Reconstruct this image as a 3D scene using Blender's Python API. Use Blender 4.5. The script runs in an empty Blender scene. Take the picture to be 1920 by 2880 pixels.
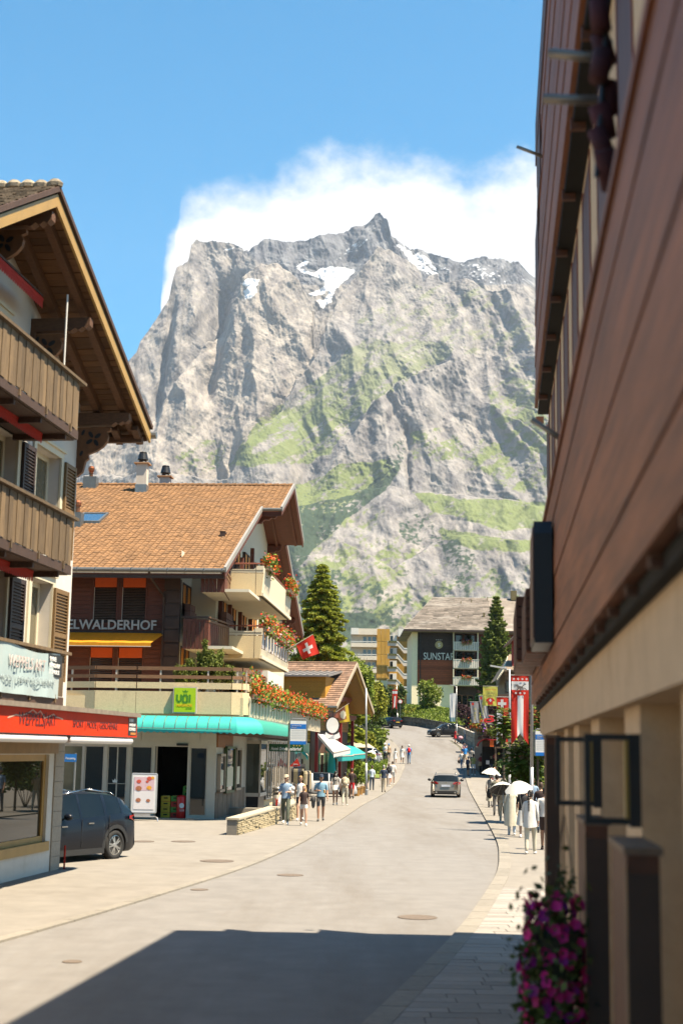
import bpy, math, random
import numpy as np
from mathutils import Vector, Matrix
R=math.radians
sc=bpy.context.scene
# ---------------------------------------------------------------- camera
F=4000.; PIT=math.atan(668/F); EYE=2.8; ROLL=R(1.0)
cam_d=bpy.data.cameras.new('camera'); cam=bpy.data.objects.new('camera',cam_d); sc.collection.objects.link(cam)
sc.camera=cam
cam_d.sensor_fit='VERTICAL'; cam_d.sensor_height=36; cam_d.sensor_width=24; cam_d.lens=50.0
cam_d.clip_start=.05; cam_d.clip_end=40000
cam.matrix_world=Matrix.Translation((0,0,EYE))@Matrix.Rotation(math.pi/2+PIT,4,'X')@Matrix.Rotation(ROLL,4,'Z')
cam_d.dof.use_dof=True; cam_d.dof.focus_distance=95; cam_d.dof.aperture_fstop=1.8
# ---------------------------------------------------------------- sun, sky, exposure
SUN_EL=R(64); SUN_AZ=R(27)      # azimuth: degrees behind the +X axis
sun_dir=Vector((math.cos(SUN_EL)*math.cos(SUN_AZ),-math.cos(SUN_EL)*math.sin(SUN_AZ),math.sin(SUN_EL)))
sd=bpy.data.lights.new('sun','SUN'); sd.energy=5.0; sd.angle=R(.5); sd.color=(1,.87,.67)
sun=bpy.data.objects.new('sun',sd); sc.collection.objects.link(sun)
sun.rotation_euler=sun_dir.to_track_quat('Z','Y').to_euler()
w=bpy.data.worlds.new('World'); sc.world=w; w.use_nodes=True
def build_world():
    nt=w.node_tree; nt.nodes.clear(); N=nt.nodes.new; Lk=nt.links.new
    def mth(op,a,b=None,c=None):
        n=N('ShaderNodeMath'); n.operation=op
        for i,x in enumerate((a,b,c)):
            if x is None: continue
            if isinstance(x,(int,float)): n.inputs[i].default_value=x
            else: Lk(x,n.inputs[i])
        return n.outputs[0]
    sky=N('ShaderNodeTexSky'); sky.sky_type='NISHITA'; sky.sun_disc=False
    sky.sun_elevation=SUN_EL; sky.sun_rotation=math.pi/2+SUN_AZ
    sky.altitude=1000; sky.air_density=1.0; sky.dust_density=1.1; sky.ozone_density=1.2
    tc=N('ShaderNodeTexCoord'); sep=N('ShaderNodeSeparateXYZ'); Lk(tc.outputs['Generated'],sep.inputs[0])
    x,y,z=sep.outputs
    el=mth('ARCSINE',z)
    # billowing noise in direction space
    def noise(scale,det,off=0,rough=.55,sq=1.0):
        mp=N('ShaderNodeMapping'); mp.inputs['Location'].default_value=(off,off*.7,off*1.3); mp.inputs['Scale'].default_value=(1,1,sq)
        Lk(tc.outputs['Generated'],mp.inputs[0])
        n=N('ShaderNodeTexNoise'); n.inputs['Scale'].default_value=scale; n.inputs['Detail'].default_value=det; n.inputs['Roughness'].default_value=rough
        Lk(mp.outputs[0],n.inputs['Vector']); return n.outputs['Fac']
    n1=noise(13,8,3.1,.56,1.6); n2=noise(38,7,7.7,.6,1.4); n3=noise(5,5,1.7,.5,2); n5=noise(11,6,9.3,.6,1)
    az=mth('ADD',mth('ARCTAN2',x,y),mth('MULTIPLY',mth('SUBTRACT',n5,.5),.012))
    # the cloud cap that sits on the summit: its upper and lower outline as curves over azimuth
    cv=N('ShaderNodeFloatCurve'); c=cv.mapping.curves[0]
    def A(px,py):
        r=ray(px,py); return math.atan2(r[0],r[1]),math.asin(r[2]/math.sqrt(sum(q*q for q in r)))
    top=[(200,1500),(380,1000),(440,800),(462,735),(500,690),(520,640),(490,560),(545,520),(600,505),(680,478),(755,470),(790,432),(835,412),(900,402),(1000,392),(1070,398),(1130,410),(1180,425),(1215,440),(1250,452),(1310,455),(1345,445),(1390,436),(1460,412),(1600,380),(1900,430),(2300,700)]
    top=[(405,2300),(432,1300),(458,775),(468,735),(478,700),(500,650),(505,560),(530,535),(590,512),(640,490),(700,476)]+top[8:]
    azs=[A(p,q) for p,q in top]; a0,a1=-.30,.45
    pts=[((a-a0)/(a1-a0),e) for a,e in azs]
    c.points[0].location=(0,.0); c.points[1].location=(1,.0)
    for p,e in pts: c.points.new(max(0,min(1,p)),e).handle_type='VECTOR'
    cv.mapping.use_clip=False; cv.mapping.update()
    Lk(mth('DIVIDE',mth('SUBTRACT',az,a0),a1-a0),cv.inputs['Value'])
    topel=cv.outputs[0]
    pert=mth('ADD',mth('MULTIPLY',mth('SUBTRACT',n1,.5),.060),mth('MULTIPLY',mth('SUBTRACT',n2,.5),.045))
    dens=mth('ADD',mth('SUBTRACT',topel,el),pert)
    mr=N('ShaderNodeMapRange'); mr.interpolation_type='SMOOTHSTEP'; Lk(dens,mr.inputs['Value'])
    mr.inputs['From Min'].default_value=-.004; mr.inputs['From Max'].default_value=.036
    cap=mr.outputs[0]
    # small scattered puffs elsewhere, all round the sky
    mr2=N('ShaderNodeMapRange'); mr2.interpolation_type='SMOOTHSTEP'
    Lk(mth('ADD',mth('MULTIPLY',n1,.5),mth('ADD',mth('MULTIPLY',n3,.55),mth('MULTIPLY',n2,.28))),mr2.inputs['Value'])
    mr2.inputs['From Min'].default_value=.80; mr2.inputs['From Max'].default_value=.97
    low=N('ShaderNodeMapRange'); low.interpolation_type='SMOOTHSTEP'; Lk(el,low.inputs['Value'])
    low.inputs['From Min'].default_value=.46; low.inputs['From Max'].default_value=.30
    puff=mth('MULTIPLY',mth('MULTIPLY',mr2.outputs[0],low.outputs[0]),.75)
    cl=mth('MAXIMUM',cap,puff)
    # cloud tone: soft grey-white undulation
    tone=N('ShaderNodeValToRGB'); tone.color_ramp.elements[0].position=.3; tone.color_ramp.elements[1].position=.72
    tone.color_ramp.elements[0].color=(.88,.90,.93,1); tone.color_ramp.elements[1].color=(1,.985,.965,1)
    Lk(n1,tone.inputs[0])
    hs=N('ShaderNodeHueSaturation'); hs.inputs['Saturation'].default_value=1.48; hs.inputs['Hue'].default_value=.482; Lk(sky.outputs[0],hs.inputs['Color'])
    b1=N('ShaderNodeBackground'); b1.inputs['Strength'].default_value=.066; Lk(hs.outputs[0],b1.inputs['Color'])
    b2=N('ShaderNodeBackground'); b2.inputs['Strength'].default_value=.345; Lk(tone.outputs[0],b2.inputs['Color'])
    mx=N('ShaderNodeMixShader'); Lk(cl,mx.inputs[0]); Lk(b1.outputs[0],mx.inputs[1]); Lk(b2.outputs[0],mx.inputs[2])
    out=N('ShaderNodeOutputWorld'); Lk(mx.outputs[0],out.inputs['Surface'])
sc.view_settings.view_transform='Standard'; sc.view_settings.look='None'; sc.view_settings.gamma=1
sc.view_settings.use_curve_mapping=False; sc.view_settings.exposure=1.80
sc.render.engine='CYCLES'
sc.cycles.max_bounces=6; sc.cycles.diffuse_bounces=3; sc.cycles.glossy_bounces=3; sc.cycles.transmission_bounces=4; sc.cycles.volume_bounces=0; sc.cycles.transparent_max_bounces=6
sc.cycles.caustics_reflective=False; sc.cycles.caustics_refractive=False; sc.cycles.sample_clamp_indirect=4
sc.cycles.use_denoising=True
# ---------------------------------------------------------------- survey helpers: picture measurement -> place in the world at a known distance
_c,_s=math.cos(PIT),math.sin(PIT); _cr,_sr=math.cos(ROLL),math.sin(ROLL)
def ray(x,y):
    a,b=x-960,y-1440
    a,b=a*_cr+b*_sr,b*_cr-a*_sr
    r=a/F; u=-b/F
    return (r,_c-_s*u,_s+_c*u)
def at(x,y,Y):
    r=ray(x,y); k=Y/r[1]; return Vector((r[0]*k,Y,EYE+r[2]*k))
def hit(x,y,P,N):
    r=ray(x,y); k=(P[0]*N[0]+P[1]*N[1])/(r[0]*N[0]+r[1]*N[1]); return Vector((r[0]*k,r[1]*k,EYE+r[2]*k))
def zr(Y):
    if Y<98: return 0.
    if Y<128: return .00117*(Y-98)**2
    if Y<260: return 1.053+.0702*(Y-128)
    return 1.053+.0702*132
def gnd(x,y):
    r=ray(x,y); Y=3.
    while Y<400:
        if EYE+r[2]/r[1]*Y<zr(Y): break
        Y+=.03
    return at(x,y,Y)
class Fr:
    """a local frame on the ground: +x and +y turned by deg"""
    def __init__(s,x,y,deg,z=0):
        s.o=Vector((x,y,z)); s.deg=deg; t=R(deg); s.ex=Vector((math.cos(t),math.sin(t),0)); s.ey=Vector((-math.sin(t),math.cos(t),0))
    def L(s,p):
        d=Vector(p)-s.o; return Vector((d.dot(s.ex),d.dot(s.ey),d.z))
    def W(s,x,y,z=0): return s.o+s.ex*x+s.ey*y+Vector((0,0,z))
    def hx(s,px,py,x): return s.L(hit(px,py,s.W(x,0),s.ex))
    def hy(s,px,py,y): return s.L(hit(px,py,s.W(0,y),s.ey))
build_world()
# ---------------------------------------------------------------- object helpers
C=sc.collection
def tag(o,label=None,cat=None,group=None,kind=None):
    if label: o['label']=label
    if cat: o['category']=cat
    if group: o['group']=group
    if kind: o['kind']=kind
    return o
def thing(name,label,cat,loc=(0,0,0),deg=0,group=None):
    o=bpy.data.objects.new(name,None); C.objects.link(o); o.empty_display_size=.2
    o.location=loc; o.rotation_euler=(0,0,R(deg)); return tag(o,label,cat,group)
class MB:
    def __init__(s): s.v=[]; s.f=[]; s.m=[]; s.mat=0
    def add(s,vs,fs,m=None):
        b=len(s.v); s.v+=[tuple(p) for p in vs]; s.f+=[tuple(i+b for i in f) for f in fs]; s.m+=[s.mat if m is None else m]*len(fs); return s
    def poly(s,pts,m=None): return s.add(pts,[range(len(pts))],m)
    def box(s,x0,x1,y0,y1,z0,z1,m=None):
        return s.add([(x0,y0,z0),(x1,y0,z0),(x1,y1,z0),(x0,y1,z0),(x0,y0,z1),(x1,y0,z1),(x1,y1,z1),(x0,y1,z1)],
            [(3,2,1,0),(4,5,6,7),(0,1,5,4),(1,2,6,5),(2,3,7,6),(3,0,4,7)],m)
    def bar(s,p,q,wd,ht,up=(0,0,1),m=None):
        p,q=Vector(p),Vector(q); d=(q-p).normalized(); u=Vector(up); sd=d.cross(u)
        if sd.length<1e-4: sd=d.cross(Vector((1,0,0)))
        sd.normalize(); u=sd.cross(d); a=sd*wd/2; b=u*ht/2
        vs=[p-a-b,p+a-b,p+a+b,p-a+b,q-a-b,q+a-b,q+a+b,q-a+b]
        return s.add(vs,[(0,1,2,3),(7,6,5,4),(0,4,5,1),(1,5,6,2),(2,6,7,3),(3,7,4,0)],m)
    def tube(s,p,q,r0,r1=None,n=8,m=None):
        r1=r0 if r1 is None else r1; p,q=Vector(p),Vector(q); d=(q-p).normalized()
        a=d.orthogonal().normalized(); b=d.cross(a); vs=[]
        for c,r in ((p,r0),(q,r1)):
            for i in range(n):
                t=2*math.pi*i/n; vs.append(c+a*(math.cos(t)*r)+b*(math.sin(t)*r))
        return s.add(vs,[(i,(i+1)%n,n+(i+1)%n,n+i) for i in range(n)]+[tuple(range(n))[::-1],tuple(range(n,2*n))],m)
    def path(s,pts,r,n=8,m=None):
        for a,b in zip(pts,pts[1:]): s.tube(a,b,r,r,n,m)
        return s
    def lathe(s,prof,o=(0,0,0),n=16,sx=1,sy=1,m=None):
        vs=[]
        for r,z in prof:
            for i in range(n):
                t=2*math.pi*i/n; vs.append((o[0]+r*sx*math.cos(t),o[1]+r*sy*math.sin(t),o[2]+z))
        fs=[(k*n+i,k*n+(i+1)%n,(k+1)*n+(i+1)%n,(k+1)*n+i) for k in range(len(prof)-1) for i in range(n)]
        fs+=[tuple(range(n))[::-1],tuple(range((len(prof)-1)*n,len(prof)*n))]
        return s.add(vs,fs,m)
    def prism(s,pts,ext,m=None):
        e=Vector(ext); n=len(pts); a=[Vector(p) for p in pts]; vs=a+[p+e for p in a]
        return s.add(vs,[tuple(range(n))[::-1],tuple(range(n,2*n))]+[(i,(i+1)%n,n+(i+1)%n,n+i) for i in range(n)],m)
    def ball(s,c,rx,ry=None,rz=None,n=10,k=7,m=None):
        ry=ry or rx; rz=rz or rx
        prof=[(max(.02,math.sin(math.pi*i/k)),-math.cos(math.pi*i/k)) for i in range(k+1)]
        b=len(s.v); s.lathe(prof,(0,0,0),n,1,1,m)
        for i in range(b,len(s.v)): x,y,z=s.v[i]; s.v[i]=(c[0]+x*rx,c[1]+y*ry,c[2]+z*rz)
        return s
    def build(s,name,mats,parent=None,smooth=False,kind=None,bevel=0):
        me=bpy.data.meshes.new(name); me.from_pydata(s.v,[],s.f)
        if not isinstance(mats,(list,tuple)): mats=[mats]
        for m in mats: me.materials.append(m)
        if len(mats)>1: me.polygons.foreach_set('material_index',s.m)
        if smooth: me.polygons.foreach_set('use_smooth',[True]*len(me.polygons))
        me.update()
        o=bpy.data.objects.new(name,me); C.objects.link(o)
        if parent is not None: o.parent=parent
        if kind: o['kind']=kind
        if bevel:
            b=o.modifiers.new('bevel','BEVEL'); b.width=bevel; b.segments=2; b.limit_method='ANGLE'
        return o
def npmesh(name,V,Fq,mat,parent=None,smooth=False,kind=None,mi=None):
    """numpy vertices and equal-sized faces -> one mesh"""
    me=bpy.data.meshes.new(name); nv=len(V); nf,k=Fq.shape
    me.vertices.add(nv); me.vertices.foreach_set('co',np.asarray(V,np.float32).ravel())
    me.loops.add(nf*k); me.loops.foreach_set('vertex_index',np.asarray(Fq,np.int32).ravel())
    me.polygons.add(nf); me.polygons.foreach_set('loop_start',np.arange(0,nf*k,k,dtype=np.int32))
    for m in (mat if isinstance(mat,(list,tuple)) else [mat]): me.materials.append(m)
    if mi is not None: me.polygons.foreach_set('material_index',np.asarray(mi,np.int32))
    if smooth: me.polygons.foreach_set('use_smooth',np.ones(nf,dtype=bool))
    me.update(calc_edges=True)
    o=bpy.data.objects.new(name,me); C.objects.link(o)
    if parent is not None: o.parent=parent
    if kind: o['kind']=kind
    return o
def dup(o,loc=None,deg=None,parent=None,label=None):
    c=o.copy(); C.objects.link(c)
    if parent is not None: c.parent=parent
    if loc is not None: c.location=loc
    if deg is not None: c.rotation_euler=(0,0,R(deg))
    if label: c['label']=label
    for ch in list(o.children): dup(ch,parent=c)
    return c
# ---------------------------------------------------------------- materials
MATS={}; ALB=.66     # paints here are noted as seen in full sun; real reflectance is about two thirds
def M(name,rgb,rough=.75,var=.12,scale=5,bump=0,bscale=None,metal=0,spec=.35,stretch=(1,1,1),isl=0,obr=0,dirt=None,trans=0,coat=0,det=4):
    if name in MATS: return MATS[name]
    rgb=tuple(c*ALB for c in rgb)
    if dirt: dirt=(tuple(c*ALB for c in dirt[0]),)+tuple(dirt[1:])
    m=bpy.data.materials.new(name); m.use_nodes=True; nt=m.node_tree; N=nt.nodes.new; Lk=nt.links.new
    b=nt.nodes['Principled BSDF']; b.inputs['Roughness'].default_value=rough; b.inputs['Metallic'].default_value=metal
    b.inputs['Specular IOR Level'].default_value=spec
    if coat: b.inputs['Coat Weight'].default_value=coat; b.inputs['Coat Roughness'].default_value=.04
    tc=N('ShaderNodeTexCoord'); mp=N('ShaderNodeMapping'); mp.inputs['Scale'].default_value=stretch; Lk(tc.outputs['Object'],mp.inputs[0])
    if obr:
        oi=N('ShaderNodeObjectInfo'); cb=N('ShaderNodeCombineXYZ'); ml=N('ShaderNodeMath'); ml.operation='MULTIPLY'; ml.inputs[1].default_value=50
        Lk(oi.outputs['Random'],ml.inputs[0]); Lk(ml.outputs[0],cb.inputs[0]); Lk(ml.outputs[0],cb.inputs[2]); Lk(cb.outputs[0],mp.inputs['Location'])
    nz=N('ShaderNodeTexNoise'); nz.inputs['Scale'].default_value=scale; nz.inputs['Detail'].default_value=det; nz.inputs['Roughness'].default_value=.62; Lk(mp.outputs[0],nz.inputs['Vector'])
    rp=N('ShaderNodeValToRGB'); rp.color_ramp.elements[0].position=.28; rp.color_ramp.elements[1].position=.72
    cl=lambda k:tuple(max(0,min(1,c*k)) for c in rgb)+(1,)
    rp.color_ramp.elements[0].color=cl(1-var); rp.color_ramp.elements[1].color=cl(1+var); Lk(nz.outputs['Fac'],rp.inputs[0])
    col=rp.outputs[0]
    def mul(c,src,amt):
        mr=N('ShaderNodeMapRange'); mr.inputs['To Min'].default_value=1-amt; mr.inputs['To Max'].default_value=1+amt; Lk(src,mr.inputs['Value'])
        vm=N('ShaderNodeVectorMath'); vm.operation='SCALE'; Lk(c,vm.inputs[0]); Lk(mr.outputs[0],vm.inputs['Scale']); return vm.outputs[0]
    if isl: g=N('ShaderNodeNewGeometry'); col=mul(col,g.outputs['Random Per Island'],isl)
    if obr: col=mul(col,oi.outputs['Random'],obr)
    if dirt:
        n2=N('ShaderNodeTexNoise'); n2.inputs['Scale'].default_value=dirt[2]; n2.inputs['Detail'].default_value=6; n2.inputs['Roughness'].default_value=.7
        if len(dirt)>4:
            m3=N('ShaderNodeMapping'); m3.inputs['Scale'].default_value=dirt[4]; Lk(tc.outputs['Object'],m3.inputs[0]); Lk(m3.outputs[0],n2.inputs['Vector'])
        else: Lk(tc.outputs['Object'],n2.inputs['Vector'])
        r2=N('ShaderNodeMapRange'); r2.inputs['From Min'].default_value=dirt[3]; r2.inputs['From Max'].default_value=dirt[3]+.2; r2.inputs['To Max'].default_value=dirt[1]; Lk(n2.outputs['Fac'],r2.inputs['Value'])
        mx=N('ShaderNodeMix'); mx.data_type='RGBA'; Lk(r2.outputs[0],mx.inputs[0]); Lk(col,mx.inputs[6]); mx.inputs[7].default_value=tuple(dirt[0])+(1,); col=mx.outputs[2]
    Lk(col,b.inputs['Base Color'])
    if bump:
        n4=N('ShaderNodeTexNoise'); n4.inputs['Scale'].default_value=bscale or scale*4; n4.inputs['Detail'].default_value=3; Lk(mp.outputs[0],n4.inputs['Vector'])
        bp=N('ShaderNodeBump'); bp.inputs['Strength'].default_value=bump; bp.inputs['Distance'].default_value=.02; Lk(n4.outputs['Fac'],bp.inputs['Height']); Lk(bp.outputs[0],b.inputs['Normal'])
    if trans:
        # thin cloth or leaf: part of the light passes through
        out=nt.nodes['Material Output']; t=N('ShaderNodeBsdfTranslucent'); Lk(col,t.inputs['Color']); mxs=N('ShaderNodeMixShader'); mxs.inputs[0].default_value=trans
        Lk(b.outputs[0],mxs.inputs[1]); Lk(t.outputs[0],mxs.inputs[2]); Lk(mxs.outputs[0],out.inputs['Surface'])
    MATS[name]=m; return m
def glass(name,tint=(.02,.025,.03),rough=.03):
    """window glass in front of a dark room: mirror-like, dark body"""
    return M(name,tint,rough,.3,.8,spec=.6)
def text(body,size,mat,parent,loc,rot,name='lettering',width=None,height=None,bold=0,ext=.004,align='LEFT',shear=0,kind=None):
    cu=bpy.data.curves.new(name,'FONT'); cu.body=body; cu.size=size; cu.extrude=ext; cu.offset=bold; cu.align_x=align; cu.shear=shear; cu.resolution_u=3
    o=bpy.data.objects.new(name,cu); dg=bpy.context.evaluated_depsgraph_get()
    C.objects.link(o); bpy.context.view_layer.update(); me=bpy.data.meshes.new_from_object(o.evaluated_get(bpy.context.evaluated_depsgraph_get()))
    bpy.data.objects.remove(o); me.materials.clear(); me.materials.append(mat); me.name=name
    n=len(me.vertices); co=np.empty(n*3,np.float32); me.vertices.foreach_get('co',co); co=co.reshape(-1,3)
    if width and n: k=width/max(1e-6,np.ptp(co[:,0])); co[:,0]*=k
    if height and n: k=height/max(1e-6,np.ptp(co[:,1])); co[:,1]*=k
    if n: me.vertices.foreach_set('co',co.ravel()); me.update()
    o=bpy.data.objects.new(name,me); C.objects.link(o); o.parent=parent; o.location=loc; o.rotation_euler=rot
    return o
rng=np.random.default_rng(7); random.seed(5)
# Perlin-style lattice noise on arrays
_P=rng.permutation(4096); _G=rng.uniform(-1,1,(4096,2)); _G/=np.linalg.norm(_G,axis=1)[:,None]
def pnoise(x,y,seed=0):
    xi=np.floor(x).astype(np.int64); yi=np.floor(y).astype(np.int64); xf=x-xi; yf=y-yi
    u=xf*xf*xf*(xf*(xf*6-15)+10); v=yf*yf*yf*(yf*(yf*6-15)+10)
    def g(ix,iy,fx,fy):
        h=_P[(_P[(ix+seed*131)&4095]+iy)&4095]; q=_G[h]; return q[...,0]*fx+q[...,1]*fy
    a=g(xi,yi,xf,yf); b=g(xi+1,yi,xf-1,yf); c=g(xi,yi+1,xf,yf-1); d=g(xi+1,yi+1,xf-1,yf-1)
    return (a*(1-u)+b*u)*(1-v)+(c*(1-u)+d*u)*v
def fbm(x,y,o=5,seed=0,gain=.5,ridged=False):
    t=np.zeros_like(x); a=1.; s=0
    for i in range(o):
        n=pnoise(x*2**i,y*2**i,seed+i)
        t+=a*((1-2*np.abs(n)) if ridged else n*1.4); s+=a; a*=gain
    return t/s
def scatter_leaves(P,size,mat,name,parent=None,kind=None,aspect=1.6,flat=0.,mi=None,tip=None,smooth=False):
    """P (n,3) leaf centres -> one mesh of small bent leaf faces (a diamond of two triangles, folded)"""
    n=len(P); sz=np.asarray(size)*np.ones(n)
    d=rng.normal(size=(n,3)); d[:,2]*=(1-flat)
    if tip is not None: d=d*.45+tip
    d/=np.linalg.norm(d,axis=1)[:,None]+1e-9
    e=rng.normal(size=(n,3)); e-=d*(e*d).sum(1)[:,None]; e/=np.linalg.norm(e,axis=1)[:,None]+1e-9
    nn=np.cross(d,e); a=d*sz[:,None]*aspect*.5; b=e*sz[:,None]*.5
    V=np.stack([P-a,P+b+nn*sz[:,None]*.12,P+a,P-b+nn*sz[:,None]*.12],1).reshape(-1,3)
    i=np.arange(n)*4; Fq=np.concatenate([np.stack([i,i+1,i+2],1),np.stack([i,i+2,i+3],1)])
    if mi is not None: mi=np.concatenate([mi,mi])
    return npmesh(name,V,Fq,mat,parent,smooth,kind,mi)
# ================================================================ SETTING: ground, road, pavements
RK=[(-12,-6.3),(-4,-4.2),(5,-2.1),(10,-.85),(15.4,.36),(18.1,.92),(22.9,1.92),(25.6,2.39),(30.7,3.25),(34.9,3.91),(43.9,4.91),(51,5.49),(75,7.32),(97,9.0),(116,10.4),(127,11.15),(147,12.8),(160,13.4),(171,13.2)]
LKB=[(-12,-16),(5,-8.8),(20.9,-4.73),(24,-4.06),(28.7,-3.14),(34.2,-2.1),(43.1,-1.04),(60,.32),(75,1.4),(88,2.58),(100.7,3.6),(118,5.1),(135,6.4),(153,6.7),(165,6.5),(171,6.35)]
def RX(Y): return float(np.interp(Y,*zip(*RK)))
def LX(Y): return float(np.interp(Y,*zip(*LKB)))
def smooth_line(pts,step=1.0):
    Y=np.arange(pts[0][0],pts[-1][0]+.01,step); X=np.interp(Y,*zip(*pts))
    k=np.ones(7)/7; Xs=np.convolve(np.pad(X,3,'edge'),k,'valid'); return Y,Xs
YS,RS=smooth_line(RK); _,LS=smooth_line(LKB)
def RX(Y): return float(np.interp(Y,YS,RS))
def LX(Y): return float(np.interp(Y,YS,LS))
asph=dict(rough=.88,bump=.35,bscale=90)
m_road=M('asphalt',(.222,.208,.194),.88,.13,1.6,.3,60,dirt=((.165,.145,.125),.8,.14,.47,(3,.35,1)))
m_side=M('pavement_asphalt',(.258,.232,.198),.9,.12,1.6,.25,50,dirt=((.19,.165,.135),.7,.35,.55))
m_earth=M('earth',(.16,.15,.11),.95,.3,.3)
m_kerb=M('kerb_granite',(.27,.242,.20),.8,.15,9,.3,60,obr=.08)
m_pave=M('paving_slab',(.33,.30,.265),.8,.12,7,.3,70,obr=.16)
m_gap=M('joint_dark',(.10,.095,.09),.95)
m_iron=M('cast_iron',(.20,.155,.12),.75,.2,12,.4,80,metal=.3)
def sheet(name,Ys,xa,xb,dz,m,n=4,kind='structure'):
    V=[];Fq=[]
    for i,Y in enumerate(Ys):
        a,b=xa(Y),xb(Y)
        for j in range(n+1): V.append((a+(b-a)*j/n,Y,zr(Y)+dz))
    for i in range(len(Ys)-1):
        for j in range(n):
            k=i*(n+1)+j; Fq.append((k,k+1,k+n+2,k+n+1))
    return npmesh(name,np.array(V),np.array(Fq),m,smooth=True,kind=kind)
Yg=list(np.concatenate([np.arange(-60,260,4.),np.arange(260,600,40.),np.arange(600,9001,600.)]))
sheet('ground',Yg,lambda Y:-6000 if Y>300 else -260,lambda Y:6000 if Y>300 else 260,-.03,m_earth,8)
Yr=list(np.arange(-12,172,1.))
sheet('road',Yr,LX,RX,0,m_road,6)
sheet('pavement',Yr,lambda Y:LX(Y)-26,lambda Y:LX(Y)-.19,.03,m_side,4)['label']='broad pale pavement along the shops'
sheet('pavement',Yr,lambda Y:RX(Y)+.295,lambda Y:RX(Y)+16,.035,m_side,4)
# upper bend where the street turns off to both sides
Yt=list(np.arange(171,214,2.)); sheet('road',Yt,lambda Y:-45,lambda Y:52,.001,m_road,4)
# kerbs: flush granite stones, one mesh each, both sides
def kerb(xf,wd,dz,y0,y1,step,label):
    root=thing('kerb',label,'kerb',(0,0,0)); root['kind']='structure'; del root['category']
    me=None; Y=y0
    while Y<y1:
        st=step if Y<60 else step*3
        Ya,Yb=Y+.012,Y+st-.012
        mb=MB(); P=[(xf(Ya),Ya),(xf(Ya)+wd,Ya),(xf(Yb)+wd,Yb),(xf(Yb),Yb)]
        lo=[(x,y,zr(y)-.1) for x,y in P]; hi=[(x,y,zr(y)+dz) for x,y in P]
        mb.add(lo+hi,[(4,5,6,7),(0,1,5,4),(1,2,6,5),(2,3,7,6),(3,0,4,7)]); mb.build('kerb_stone',m_kerb,root); Y+=st
kerb(lambda Y:RX(Y)-.0,.30,.05,12,150,1.05,'flush granite kerb along the right edge of the road')
kerb(lambda Y:LX(Y)-.2,.205,.036,18,165,1.4,'thin granite kerb along the left edge of the road')
sheet('gutter_line',list(np.arange(10,150,1.)),lambda Y:RX(Y)-.03,lambda Y:RX(Y)-.0,.004,m_gap,1)
# paving slabs on the near right pavement
pv=thing('paved_strip','grey stone slab paving beside the near wall','paving',(0,0,0)); pv['kind']='structure'; del pv['category']
sheet('slab_bed',list(np.arange(12,31,1.)),lambda Y:RX(Y)+.32,lambda Y:RX(Y)+3.1,.038,m_gap,1).parent=pv
tilt=.05; Y=12.2; row=0
slab_me=MB().box(-.5,.5,-.5,.5,-.5,.5)
base=slab_me.build('paving_slab',m_pave,pv); first=True
while Y<30.2:
    dy=[.26,.36,.30][row%3]; x=min(RX(Y),RX(Y+dy))+.10; xe=RX(Y)+2.9
    while x<xe:
        L=random.choice([.55,.7,.85,1.0]); L=min(L,xe-x+.3)
        o=base if first else base.copy()
        if not first: C.objects.link(o)
        first=False
        o.scale=(L-.014,dy-.014,.05); o.location=(x+L/2,Y+dy/2,.019+random.uniform(0,.004)); x+=L
    Y+=dy; row+=1
# iron covers let into the surfaces
def cover(px,py,wd,label,r=.33):
    p=gnd(px,py); o=MB().lathe([(r,0),(r,.006),(r*.9,.008),(r*.88,.004),(.02,.004)],(0,0,0),24).build('manhole_cover',m_iron)
    o.location=(p.x,p.y,zr(p.y)+.004+(.032 if p.x<LX(p.y) or p.x>RX(p.y) else 0)); tag(o,label,'manhole cover')
cover(610,2426,0,'rusty round cover in the pale pavement nearest the kerb',.42); cover(816,2462,0,'round cover in the road just off the left kerb',.30)
cover(1173,2581,0,'large rusty cover in the lit road before the shadow edge',.34); cover(561,2503,0,'half round drain cover at the left kerb line',.18)
cover(400,2370,0,'oval looking cover on the pavement before the poster stand',.36); cover(516,2370,0,'cover on the pavement in front of the shop door',.36)
cover(203,2706,0,'tiny iron cover in the road near the bottom left corner',.13)
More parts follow.
